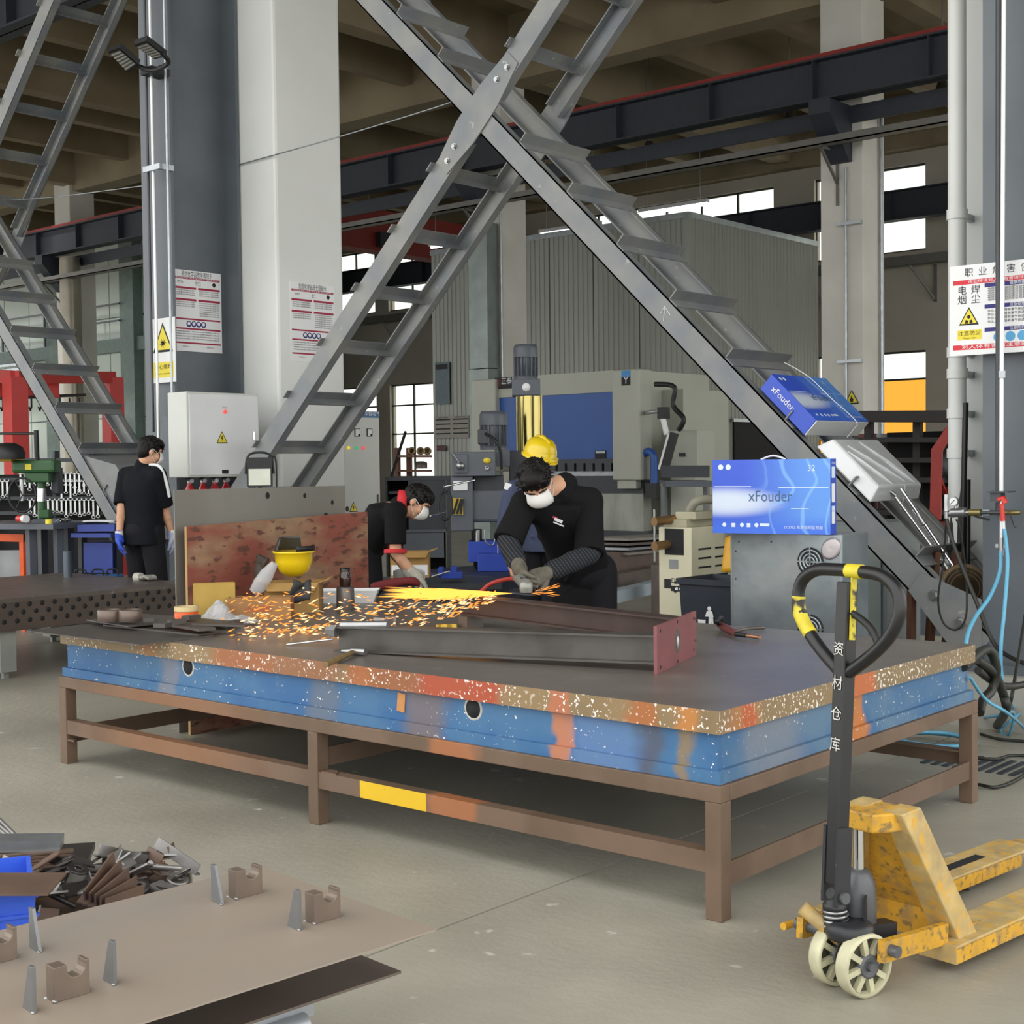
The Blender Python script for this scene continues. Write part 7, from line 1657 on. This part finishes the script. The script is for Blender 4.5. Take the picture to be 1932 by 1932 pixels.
def head_extras(par, c, f, u, s=1.0, hair=True, mask=True, m_hair=None, seed=1):
    r, f, u = basis(f, u); R = Matrix((r, f, u)).transposed(); rr = random.Random(seed)
    P = lambda x, y, z: c+r*x*s+f*y*s+u*z*s
    def K(o): o.location = -par.location; return o
    for q in (-1, 1):
        e = K(MB().ell(P(q*.032, .083, .008), (.013*s, .007*s, .008*s), 12, 8, R).build('eye', mat('eye_white', '#d8d4cc', .3), par))
        o = MB().ell(P(q*.032, .0885, .007), (.006*s, .003*s, .006*s), 10, 6, R).build('iris', mat('iris_dark', '#1c1412', .2), e)
        K(MB().tube([P(q*.014, .093, .028), P(q*.034, .093, .033), P(q*.055, .078, .028)], [.003*s, .0045*s, .002*s], n=6).build('eyebrow', mat('brow', '#1a1514', .8), par))
    if hair:
        h = MB(); h.ell(P(0, -.022, .040), (.087*s, .102*s, .092*s), 22, 16, R); h.ell(P(0, .03, .085), (.066*s, .062*s, .046*s), 16, 10, R)
        h.ell(P(0, -.05, -.005), (.078*s, .066*s, .085*s), 16, 10, R)
        for k in range(260):
            a = rr.uniform(0, 6.283); t = rr.uniform(0, 1.5); d = r*math.sin(t)*math.cos(a)+f*math.sin(t)*math.sin(a)+u*math.cos(t)
            b0 = P(0, -.02, .035)+Vector((d.dot(r)*.075, d.dot(f)*.09, d.dot(u)*.085)).x*r*s+f*d.dot(f)*.088*s+u*d.dot(u)*.082*s
            capsule(h, b0, b0+d*.024*s+f*.026*s*rr.uniform(-.3, 1)+r*.018*s*rr.uniform(-1, 1)-u*.012*s*rr.random(), .009*s, .0025*s, 6)
        for k in range(16):
            x = -.062+.124*k/15; capsule(h, P(x, .075-.3*x*x*10*.1, .085), P(x*1.02+.008*rr.uniform(-1, 1), .092-2.4*x*x, .048+.012*rr.random()), .012*s, .004*s, 6)
        remesh(h, 'hair', m_hair or mat('hair_black', '#0f0d0d', .55, var=.3, scale=40, spec=.25), par, .0042*s, 1, .25)
    if mask:
        def fm(i, j):
            a = (i-.5)*2.3; v = j
            wv = .072+.004*math.cos(3.14*(v-.4)); 
            x = math.sin(a)*wv*(1.0-.25*abs(v-.55)); y = .046+.074*math.cos(a)*(1-.55*(2*v-.95)**2*.9)+.008; z = .016-.112*v
            return P(x, y-.004, z)
        K(MB().grid(fm, 16, 12).build('face_mask', mat('mask_white', '#e3e3e0', .7, var=.02), par, solid=.003))
        for q in (-1, 1):
            K(MB().tube([P(q*.062, .055, -.005), P(q*.082, .02, .012), P(q*.086, -.008, .022), P(q*.085, -.022, .0), P(q*.08, .01, -.045), P(q*.06, .05, -.075)], .002*s, n=6).build('mask_strap', m_pwhite, par))
def hand_shapes(mb, w, d, n, curl=.5, s=1.0, spread=1.0, thumb=1, rad=1.0):
    """hand from wrist w along d, palm facing n; thumb side +1/-1"""
    d = Vector(d).normalized(); n = Vector(n); n = (n-d*n.dot(d)).normalized(); sd = d.cross(n)*thumb
    capsule(mb, w-d*.02, w+d*.035*s, .026*s*rad, .030*s*rad)
    for q in (-.026, -.009, .009, .026): capsule(mb, w+d*.025*s+sd*q*.8*s, w+d*.088*s+sd*q*s, .015*s*rad, .013*s*rad)
    for k, (q, L_) in enumerate(((.031, .068), (.011, .078), (-.010, .073), (-.030, .056))):
        p = w+d*.088*s+sd*q*s*spread; dirn = d.copy(); a = curl*.8
        for j, fr in enumerate((.45, .32, .25)):
            dirn = (dirn*math.cos(a)+n*math.sin(a)).normalized(); ax2 = dirn.cross(sd)
            n2 = (n*math.cos(a)-d*0).normalized()
            e = p+dirn*L_*fr*s; capsule(mb, p, e, (.0098-.0012*j)*s*rad, (.0092-.0012*j)*s*rad, 10); p = e
            nn = sd.cross(dirn); nn = nn if nn.dot(n) > 0 or j else nn
            n = n
            dd2 = dirn
            d_, n_ = dirn, (n-dirn*n.dot(dirn))
            if n_.length > 1e-3: pass
            dirn = dirn
    t0 = w+d*.03*s+sd*.03*s; t1 = t0+(sd*.6+d*.7+n*.25).normalized()*.038*s; t2 = t1+(d*.85+n*.45*curl*2+sd*.1).normalized()*.030*s; t3 = t2+(d*.8+n*.6*curl*2-sd*.1).normalized()*.024*s
    chain(mb, [t0, t1, t2, t3], [.015*s*rad, .012*s*rad, .0108*s*rad, .009*s*rad])
def torso(mb, pel, chest, neck, shL, shR, k=1.0, belly=1.0):
    lat = (shL-shR).normalized(); up = (chest-pel).normalized(); fr = lat.cross(up)
    R = Matrix((lat, up.cross(lat)*1.0, up)).transposed()
    mb.ell(pel, (.165*k, .115*k, .12*k), 20, 12, R)
    for t, w, d in ((.25, .155, .112), (.5, .155, .112), (.75, .165, .116), (1.0, .175, .12)):
        mb.ell(pel+(chest-pel)*t, (w*k*belly, d*k*belly, .11*k), 20, 12, R)
    sm = (shL+shR)/2
    mb.ell((chest*.5+sm*.5), (.165*k, .105*k, .11*k), 20, 12, R)
    for s_ in (shL, shR): capsule(mb, s_, sm*.75+neck*.25, .072*k, .075*k); capsule(mb, s_, chest, .07*k, .10*k)
def eloft(mb, cs, lat, fr, ws, ds, n=28):
    lat = Vector(lat).normalized(); fr = Vector(fr).normalized(); vs = []; fs = []
    for c, w, d in zip(cs, ws, ds):
        for k in range(n):
            a = 2*math.pi*k/n; ca, sa = math.cos(a), math.sin(a)
            vs.append(c+lat*(w*math.copysign(abs(ca)**.8, ca))+fr*(d*math.copysign(abs(sa)**.8, sa)))
    for i in range(len(cs)-1):
        for k in range(n): fs.append((i*n+k, i*n+(k+1) % n, (i+1)*n+(k+1) % n, (i+1)*n+k))
    mb.add(vs, fs, True); mb.add(vs[:n], [tuple(range(n-1, -1, -1))]); mb.add(vs[-n:], [tuple(range(n))])
def person(label, J, skin, shirt, pants, opts):
    root = Vector((J['pel'].x, J['pel'].y, 0)); t = thing('person', label, 'person', root)
    b = MB(); A = opts
    torso(b, J['pel'], J['chest'], J['neck'], J['shL'], J['shR'], .93)
    hc, hf, hu = J['head']
    r_, f_, u_ = basis(hf, hu)
    chain(b, [J['neck'], hc-u_*.085-f_*.02, hc-u_*.02-f_*.02], [.062, .052, .055])
    head_shapes(b, hc, hf, hu, A.get('hs', 1))
    for s_ in 'LR':
        chain(b, [J['sh'+s_], J['el'+s_], J['wr'+s_]], [.052, .040, .027])
        mid = J['el'+s_]*.7+J['wr'+s_]*.3; b.ell(mid, (.041, .041, .041), 12, 8)
        dh, nh, cu, th_ = J['hand'+s_]; hand_shapes(b, J['wr'+s_], dh, nh, cu, 1.0, 1.0, th_)
        chain(b, [J['hip'+s_], J['kn'+s_], J['an'+s_]], [.082, .055, .038]); b.ell(J['kn'+s_]*.65+J['an'+s_]*.35-J['toe']*.02, (.052, .052, .09), 12, 8)
        capsule(b, J['an'+s_], J['an'+s_]+J['toe']*.14-Vector((0, 0, .04)), .038, .032)
    body = remesh(b, 'body', skin, t, A.get('vox', .0075), 3, .5)
    # shirt with sleeves
    s = MB(); pel, ch = J['pel'], J['chest']; sm = (J['shL']+J['shR'])/2; lat = (J['shL']-J['shR']).normalized(); upv = (sm-pel).normalized(); fr = lat.cross(upv).normalized()
    hem = J.get('hem', pel)
    eloft(s, [hem, pel, pel*.6+ch*.4, ch, ch*.45+sm*.55, sm+upv*.02], lat, fr, [.196, .19, .178, .19, .19, .165], [.148, .142, .130, .132, .118, .085])
    for q in 'LR': capsule(s, J['sh'+q], sm*.7+J['neck']*.3, .076, .074); capsule(s, J['sh'+q], ch, .075, .10)
    capsule(s, J['neck']*.5+(J['shL']+J['shR'])*.25, (J['neck']*1.0), .085, .070)
    rf = random.Random(A.get('seed', 1))
    for k in range(9):
        a = pel+(ch-pel)*rf.uniform(-.3, .9)+lat*rf.uniform(-.15, .15)+fr*(.125 if rf.random() < .5 else -.125); capsule(s, a, a+upv*rf.uniform(-.12, .12)+lat*rf.uniform(-.12, .12), .012, .006)
    sl_ = A.get('sleeve', .55)
    for q in 'LR':
        e = J['sh'+q]+(J['el'+q]-J['sh'+q])*min(1, sl_*1.6)
        capsule(s, J['sh'+q], J['sh'+q]+(e-J['sh'+q])*.3, .078, .074)
        s.tube([J['sh'+q], J['sh'+q]+(e-J['sh'+q])*.5, e], [.074, .077, A.get('cuff', .076)], n=20)
        if sl_ > .9: chain(s, [J['el'+q], J['wr'+q]], [.062, .046])
    for (a, bb_, ra, rb) in A.get('folds', ()): capsule(s, a, bb_, ra, rb)
    remesh(s, 'shirt', shirt, t, A.get('vox', .0075), 3, .5)
    p = MB(); p.ell(J['pel'], (.17, .16, .13), 18, 12)
    for q in 'LR': chain(p, [J['hip'+q]+Vector((0, 0, .04)), J['kn'+q], J['an'+q]+Vector((0, 0, .03))], [.110, .085, .072])
    remesh(p, 'trousers', pants, t, .010, 5, .5)
    for q in 'LR':
        sh_ = MB(); a = J['an'+q]; chain(sh_, [a+Vector((0, 0, -.03))-J['toe']*.03, a+J['toe']*.09-Vector((0, 0, .04)), a+J['toe']*.17-Vector((0, 0, .05))], [.045, .043, .036]); remesh(sh_, 'shoe', mat('shoe_black', '#1c1b1b', .5), t, .008, 3)
    head_extras(t, hc, hf, hu, A.get('hs', 1), A.get('hair', True), A.get('mask', True), None, A.get('seed', 1))
    return t
def legs(J, pel, lat, toe, bend=.06, spread=.11):
    lat = Vector(lat).normalized(); toe = Vector(toe).normalized(); J['toe'] = toe; J['lat'] = lat
    for q, sg in (('L', 1), ('R', -1)):
        h = Vector(pel)+lat*.09*sg-Vector((0, 0, .04)); a = Vector((pel[0], pel[1], .08))+lat*spread*1.3*sg-toe*.02; k = (h+a)/2+toe*bend; k.z = .49
        J['hip'+q] = h; J['kn'+q] = k; J['an'+q] = a
    return J
m_skin = mat('skin', '#c99a7c', .55, var=.05, scale=12, spec=.35)
m_tee = mat('tee_black', '#121214', .85, spec=.2, var=.15, scale=6, bump=.15, bscale=9)
m_tee2 = mat('tee_navy_black', '#101218', .85, spec=.2, var=.12, scale=6, bump=.12, bscale=8)
m_trs = mat('trouser_charcoal', '#1c1c20', .85, spec=.2, var=.12, scale=6, bump=.2, bscale=7)
m_jkt = mat('jacket_blue', '#3d4560', .8, var=.1, scale=5, bump=.15, bscale=8)
toCam = Vector((-FW.x, -FW.y, 0)).normalized(); RX = AX
# ---- worker with the grinder
J = {}
J['pel'] = at(1098, 1078, d=7.78); J['chest'] = at(1068, 985, d=7.52); J['neck'] = at(1066, 915, d=7.40)
J['shL'] = at(1112, 945, d=7.47); J['shR'] = at(990, 950, d=7.34)
J['elL'] = at(1112, 1046, d=7.30); J['wrL'] = at(1030, 1082, d=7.02); J['elR'] = at(958, 1022, d=7.22); J['wrR'] = at(978, 1066, d=6.98)
gc = at(990, 1098, d=6.86)
J['handL'] = ((gc-J['wrL']), Vector((-RX.x, -RX.y, -.6)), .75, 1); J['handR'] = ((gc+Vector((0, 0, -.01))-J['wrR']), Vector((RX.x, RX.y, -.3)), .75, -1)
hu = (-RX*.26+Vector((0, 0, .80))+toCam*.40); hf = (toCam*.60-Vector((0, 0, .66))+RX*.05)
J['head'] = (at(1013, 912, d=7.24), hf, hu)
legs(J, J['pel'], RX, toCam*.95+RX*-.2); J['hem'] = J['pel']-Vector((0, 0, .14))
w1 = person('worker in a black T shirt grinding a beam, wearing mask and gloves', J, m_skin, m_tee, m_trs, dict(sleeve=.62, vox=.007, seed=4, cuff=.082))
def WP(mb, nm, m, par, **k): return wp(mb, nm, m, par, **k)
m_slv = mat('sleeve_striped', '#26282c', .85, var=.2, scale=20, bump=.4, bscale=22, spec=.2)
_nt = m_slv.node_tree; _w = _nt.nodes.new('ShaderNodeTexWave'); _w.inputs['Scale'].default_value = 22; _w.inputs['Distortion'].default_value = 1.0; _w.bands_direction = 'DIAGONAL'
_tc = _nt.nodes.new('ShaderNodeTexCoord'); _nt.links.new(_tc.outputs['Object'], _w.inputs['Vector'])
_rm = _nt.nodes.new('ShaderNodeMapRange'); _rm.inputs[1].default_value = .86; _rm.inputs[2].default_value = .97; _nt.links.new(_w.outputs[1], _rm.inputs[0])
_mx = _nt.nodes.new('ShaderNodeMix'); _mx.data_type = 'RGBA'; _nt.links.new(_rm.outputs[0], _mx.inputs[0]); _mx.inputs[6].default_value = (*lin('#24262a'), 1); _mx.inputs[7].default_value = (*lin('#4b4e52'), 1)
_nt.links.new(_mx.outputs[2], _nt.nodes['Principled BSDF'].inputs['Base Color'])
m_glv = mat('work_glove', '#4f4a40', .75, var=.2, scale=18, dirt='#6f6a5e', dscale=14)
for q in 'LR':
    a, b_ = J['el'+q], J['wr'+q]; d_ = (b_-a)
    s = MB(); s.tube([a-d_*.12+(a-J['sh'+q]).normalized()*-.03, a, a+d_*.2, a+d_*.4, a+d_*.6, a+d_*.8, a+d_*.97], [.052, .057, .053, .057, .050, .053, .042], n=18); remesh(s, 'oversleeve', m_slv, w1, .006, 2)
    g = MB(); dh, nh, cu, th_ = J['hand'+q]; hand_shapes(g, b_, dh, nh, cu, 1.12, 1.0, th_, 1.22); capsule(g, b_-d_.normalized()*.06, b_, .044, .036); remesh(g, 'glove', m_glv, w1, .0045, 2)
    WP(MB().tube([b_-d_.normalized()*.07, b_-d_.normalized()*.045], [.046, .043], n=16), 'glove_cuff', mat('glove_cuff_grey', '#77746c', .8, var=.2, scale=30), w1)
lc = at(1053, 980, d=7.0)
# chest print: laid just outside the shirt surface
c = J['chest']*.55+(J['shL']+J['shR'])*.225; fr_ = (toCam*.8-Vector((0, 0, .25))).normalized(); pc_ = at(1052, 985, d=7.335); 
for k, (px, py, w_) in enumerate(((1047, 977, .03), (1054, 983, .055), (1054, 990, .085))):
    pass
m_prt = mat('print_white', '#c9c9cc', .7, var=0)
for (px0, py0, px1, py1, h_, m_, nm) in ((1043, 975, 1052, 979, .012, m_crim, 'chest_emblem'), (1046, 979, 1061, 985, .016, m_prt, 'chest_print'), (1044, 985, 1064, 993, .007, m_prt, 'chest_print')):
    wp(MB().beam(at(px0, py0, d=7.30), at(px1, py1, d=7.30), .002, h_, RX.cross(toCam)), nm, m_, w1)
# angle grinder
ag2 = thing('angle_grinder', 'grey angle grinder held on the far beam', 'grinder', at(988, 1118, d=6.83))
m_gr = mat('grinder_grey', '#8f8f88', .35, metal=.4, var=.1)
def AG(mb, nm, m): return wp(mb, nm, m, ag2)
gd = at(985, 1121, d=6.80); up_ = Vector((0, 0, 1))
AG(MB().lathe([(.0, 0), (.06, .001), (.06, .005), (0, .006)], gd, up_*.98+RX*.12, n=28), 'disc', m_mdark)
AG(MB().lathe([(.030, .008), (.034, .03), (.032, .055), (.018, .068), (0, .07)], gd+RX*.02, up_, n=20), 'gear_head', m_gr)
AG(MB().grid(lambda u, v: gd+Vector((0, 0, .006+.02*v))+RX*(.066*math.cos(.4+2.4*u))+AY*(.066*math.sin(.4+2.4*u)), 12, 2), 'guard', m_mdark)
AG(MB().tube([gd+Vector((0, 0, .045))+RX*.02, gd+Vector((0, 0, .06))+AY*.07, gd+Vector((0, 0, .065))-RX*.02+AY*.20], [.030, .029, .026], n=16), 'body', m_gr)
for k in range(4): AG(MB().box(gd+Vector((0, 0, .078))+AY*(.02+.018*k)+RX*.012, (.04, .006, .004), (0, 0, TH)), 'vent', m_dark)
tag(MB().tube(catm([gd+AY*.2+Vector((0, 0, .06))-RX*.03, at(955, 1093, d=7.1), at(925, 1102, d=7.2), at(905, 1118, d=7.2), at(880, 1128, d=7.2)], 6), .012, n=8).build('air_hose', mat('hose_red', '#9c2f28', .5)), 'red hose leading left from the grinder', 'hose')
# ---- standing worker seen from behind, left
J = {}; D2 = 11.9
fa = (FW.copy()); fa.z = 0; fa.normalize(); face2 = (fa*.85+RX*.5).normalized(); lat2 = face2.cross(Vector((0, 0, 1)))*-1      # his left
lat2 = Vector((-face2.y, face2.x, 0))
base2 = at(272, 1080, d=D2); J['pel'] = Vector((base2.x, base2.y, .97)); J['chest'] = J['pel']+Vector((0, 0, .34))+face2*.0; J['neck'] = J['pel']+Vector((0, 0, .56))+face2*.015
sh_c = J['pel']+Vector((0, 0, .47)); J['shL'] = sh_c+lat2*.185; J['shR'] = sh_c-lat2*.185
J['elL'] = at(229, 960, d=D2-.05); J['elR'] = at(312, 962, d=D2-.0); J['wrL'] = at(225, 1012, d=D2-.12); J['wrR'] = at(324, 1010, d=D2+.05)
J['handL'] = (Vector((0, 0, -1))+face2*.15, RX, .45, 1); J['handR'] = (Vector((0, 0, -1))+face2*.2, -RX, .4, -1)
hf2 = (fa*.45+RX*.85-Vector((0, 0, .35))); J['head'] = (at(284, 852, d=D2-.02), hf2, Vector((0, 0, 1))+hf2*.2)
legs(J, J['pel'], lat2, face2); J['hem'] = J['pel']-Vector((0, 0, .12))
w2 = person('worker in a black T shirt with white shoulder stripe, seen from behind', J, m_skin, m_tee2, m_trs, dict(sleeve=.55, vox=.009, seed=9))
st_ = MB(); a0 = J['shR']; 
stp = [J['neck']-lat2*.06+Vector((0, 0, .0)), J['shR']+Vector((0, 0, .075)), J['shR']-lat2*.05+(J['elR']-J['shR'])*.25+Vector((0, 0, .03)), J['shR']-lat2*.06+(J['elR']-J['shR'])*.62]
WP(MB().tube(catm([p-fa*.03+RX*.022 for p in stp], 5), [.014]*16, n=8), 'shoulder_stripe', m_pwhite, w2)
for q, mm in (('L', mat('glove_blue', '#2c4fc0', .6)), ('R', mat('glove_white_blue', '#c9cbd2', .7, dirt='#5b74b8', dscale=12))):
    g = MB(); dh, nh, cu, th_ = J['hand'+q]; hand_shapes(g, J['wr'+q], dh, nh, cu, 1.05, 1.0, th_, 1.25); remesh(g, 'glove', mm, w2, .006, 2)
    WP(MB().tube([J['wr'+q]+Vector((0, 0, .045)), J['wr'+q]-Vector((0, 0, .02))], [.035, .034], n=14), 'glove_cuff', m_pwhite, w2)
# ---- bending worker in polo shirt
J = {}; D3 = 9.9
J['pel'] = at(688, 1028, d=D3+.1); J['chest'] = at(722, 975, d=D3); J['neck'] = at(763, 948, d=D3-.05)
dirb = (J['chest']-J['pel']).normalized()
J['shL'] = at(748, 962, d=D3+.17); J['shR'] = at(746, 968, d=D3-.20)
J['elR'] = at(746, 1042, d=D3-.22); J['wrR'] = at(782, 1082, d=D3-.22); J['elL'] = at(738, 1035, d=D3+.2); J['wrL'] = at(772, 1084, d=D3+.12)
J['handR'] = (RX*.7-Vector((0, 0, .7)), Vector((0, 0, -1))-RX*.5, .4, 1); J['handL'] = (RX*.7-Vector((0, 0, .6)), Vector((0, 0, -1))-RX*.5, .4, -1)
hf3 = RX*.80-Vector((0, 0, .62))+toCam*.18; J['head'] = (at(786, 948, d=D3-.06), hf3, Vector((0, 0, .75))+RX*.6)
legs(J, J['pel'], -toCam, RX, .05); J['hem'] = J['pel']-Vector((0, 0, .02))-RX*.02
w3 = person('worker in a black polo with red collar bending over the bench', J, m_skin, m_tee, m_trs, dict(sleeve=.5, vox=.008, seed=21, cuff=.076))
m_rcol = mat('collar_red', '#c2262e', .7)
nk = J['neck']; nd = (J['head'][0]-J['neck']).normalized(); WP(MB().tube([nk-nd*.035, nk+nd*.0, nk+nd*.03], [.088, .085, .078], n=20, cap=False), 'collar', m_rcol, w3, solid=.006)
for q in 'LR':
    e = J['sh'+q]+(J['el'+q]-J['sh'+q])*.80; dd_ = (J['el'+q]-J['sh'+q]).normalized(); WP(MB().tube([e+dd_*.035, e+dd_*.062], [.080, .080], n=20), 'sleeve_band', m_rcol, w3)
    g = MB(); dh, nh, cu, th_ = J['hand'+q]; hand_shapes(g, J['wr'+q], dh, nh, cu, 1.05, 1.0, th_, 1.2); capsule(g, J['wr'+q]-Vector(dh).normalized()*.03, J['wr'+q], .034, .032); remesh(g, 'glove', mat('glove_pale', '#aaa59a', .8), w3, .006, 2)
# ---- worker with yellow helmet behind the grinder
J = {}; D4 = 10.7
b4 = at(1022, 1000, d=D4); f4 = (toCam*.75+RX*.55).normalized(); l4 = Vector((-f4.y, f4.x, 0))
J['pel'] = Vector((b4.x, b4.y, .95)); J['chest'] = J['pel']+Vector((0, 0, .33)); J['neck'] = J['pel']+Vector((0, 0, .53)); sh_c = J['pel']+Vector((0, 0, .44))
J['shL'] = sh_c+l4*.19; J['shR'] = sh_c-l4*.19
if (J['shL']-J['shR']).dot(RX) > 0: J['shL'], J['shR'] = sh_c+l4*.19, sh_c-l4*.19
J['shR'] = at(968, 925, d=D4-.1); J['elR'] = at(953, 1000, d=D4-.15); J['wrR'] = at(965, 1062, d=D4-.3)
J['shL'] = at(1066, 925, d=D4+.05); J['elL'] = at(1080, 1000, d=D4); J['wrL'] = at(1060, 1060, d=D4-.25)
J['handR'] = (Vector((0, 0, -1))+toCam*.4, RX, .5, -1); J['handL'] = (Vector((0, 0, -1))+toCam*.4, -RX, .5, 1)
J['head'] = (at(1018, 868, d=D4), f4-Vector((0, 0, .3)), Vector((0, 0, 1))+f4*.2)
legs(J, J['pel'], RX, f4); J['hem'] = J['pel']-Vector((0, 0, .12))
w4 = person('worker in a blue jacket and yellow helmet standing behind the grinder', J, m_skin, m_jkt, m_trs, dict(sleeve=1.0, vox=.010, mask=False, seed=30, cuff=.07))
hc, hf, hu = J['head']; r_, f_, u_ = basis(hf, hu)
WP(MB().lathe([(.150, -.012), (.152, 0), (.136, .006), (.132, .05), (.118, .095), (.085, .128), (.04, .142), (0, .145)], hc+u_*.035-f_*.005, u_, n=32, sx=.90, sy=1.05, ref=r_), 'helmet_shell', m_hel, w4)
WP(MB().grid(lambda u, v: hc+u_*(.03-.02*v)+r_*(.12*math.sin((u-.5)*2.2))+f_*(.135*math.cos((u-.5)*2.2)+.045*v*math.cos((u-.5)*3)), 12, 3), 'helmet_brim', m_hel, w4, solid=.004)
WP(MB().tube([hc+u_*.165-f_*.09, hc+u_*.182, hc+u_*.155+f_*.10], [.012, .018, .012], n=8), 'helmet_ridge', m_hel, w4)
WP(MB().box(J['shR']+Vector((0, 0, .03))+toCam*.06-RX*.04, (.05, .012, .05), (0, .3, TH)), 'reflective_patch', m_paper, w4)
# ================================================================ grinding sparks
def emat(name, col, st):
    m = bpy.data.materials.new(name); m.use_nodes = True; nt = m.node_tree; nt.nodes.clear()
    o = nt.nodes.new('ShaderNodeOutputMaterial'); e = nt.nodes.new('ShaderNodeEmission'); e.inputs[0].default_value = (*col, 1); e.inputs[1].default_value = st; nt.links.new(e.outputs[0], o.inputs[0]); return m
m_s1 = emat('spark_core', (1.0, .44, .07), 1.1); m_s2 = emat('spark_orange', (1.0, .30, .05), .9); m_s3 = emat('spark_pale', (1.0, .60, .30), 1.0)
sg = random.Random(5); sp = MB(); src = gd-RX*.03+Vector((0, 0, .004))
zt_b = ZT+.006
def streak(p, d, L_, r):
    d = d.normalized(); a = d.orthogonal().normalized(); b = d.cross(a); m_ = p+d*L_*.6
    vs = [p, m_+a*r, m_+b*r, m_-a*r, m_-b*r, p+d*L_]
    sp.add(vs, [(0, 2, 1), (0, 3, 2), (0, 4, 3), (0, 1, 4), (5, 1, 2), (5, 2, 3), (5, 3, 4), (5, 4, 1)])
sp.use(m_s1)
for k in range(520):
    d = (-RX+Vector((0, 0, sg.gauss(.008, .026)))+AY*sg.gauss(.02, .05)).normalized()
    s0 = sg.uniform(0, .34); L_ = sg.uniform(.10, .36); streak(src+d*s0, d, L_, sg.uniform(.002, .0055))
sp.use(m_s2)
for k in range(620):
    dist = sg.uniform(.08, 1.35)**1.0; fall = sg.uniform(0, .26)*min(1, dist*1.3)
    p = src-RX*dist+AY*sg.gauss(.0, .16)*(.4+dist*.7)+Vector((0, 0, .03*sg.gauss(0, 1)*min(1, dist)-fall))
    p.z = max(p.z, zt_b+sg.uniform(0, .012))
    d = (-RX*sg.uniform(.5, 1)+Vector((0, 0, sg.uniform(-.5, .25)))+AY*sg.uniform(-.4, .4)); sp.use(m_s2 if sg.random() < .6 else m_s3)
    streak(p, d, sg.uniform(.012, .05), sg.uniform(.002, .0058))
sp.use(m_s2)
for k in range(26):
    d = (RX*sg.uniform(.5, 1)+Vector((0, 0, sg.uniform(-.15, .3)))+AY*sg.uniform(-.3, .2)); p = src+RX*.07+d.normalized()*sg.uniform(.0, .12); streak(p, d, sg.uniform(.02, .06), .002)
o = sp.build('grinding_sparks', None); tag(o, 'spray of glowing orange sparks streaming left from the grinder', 'sparks', None, 'stuff')
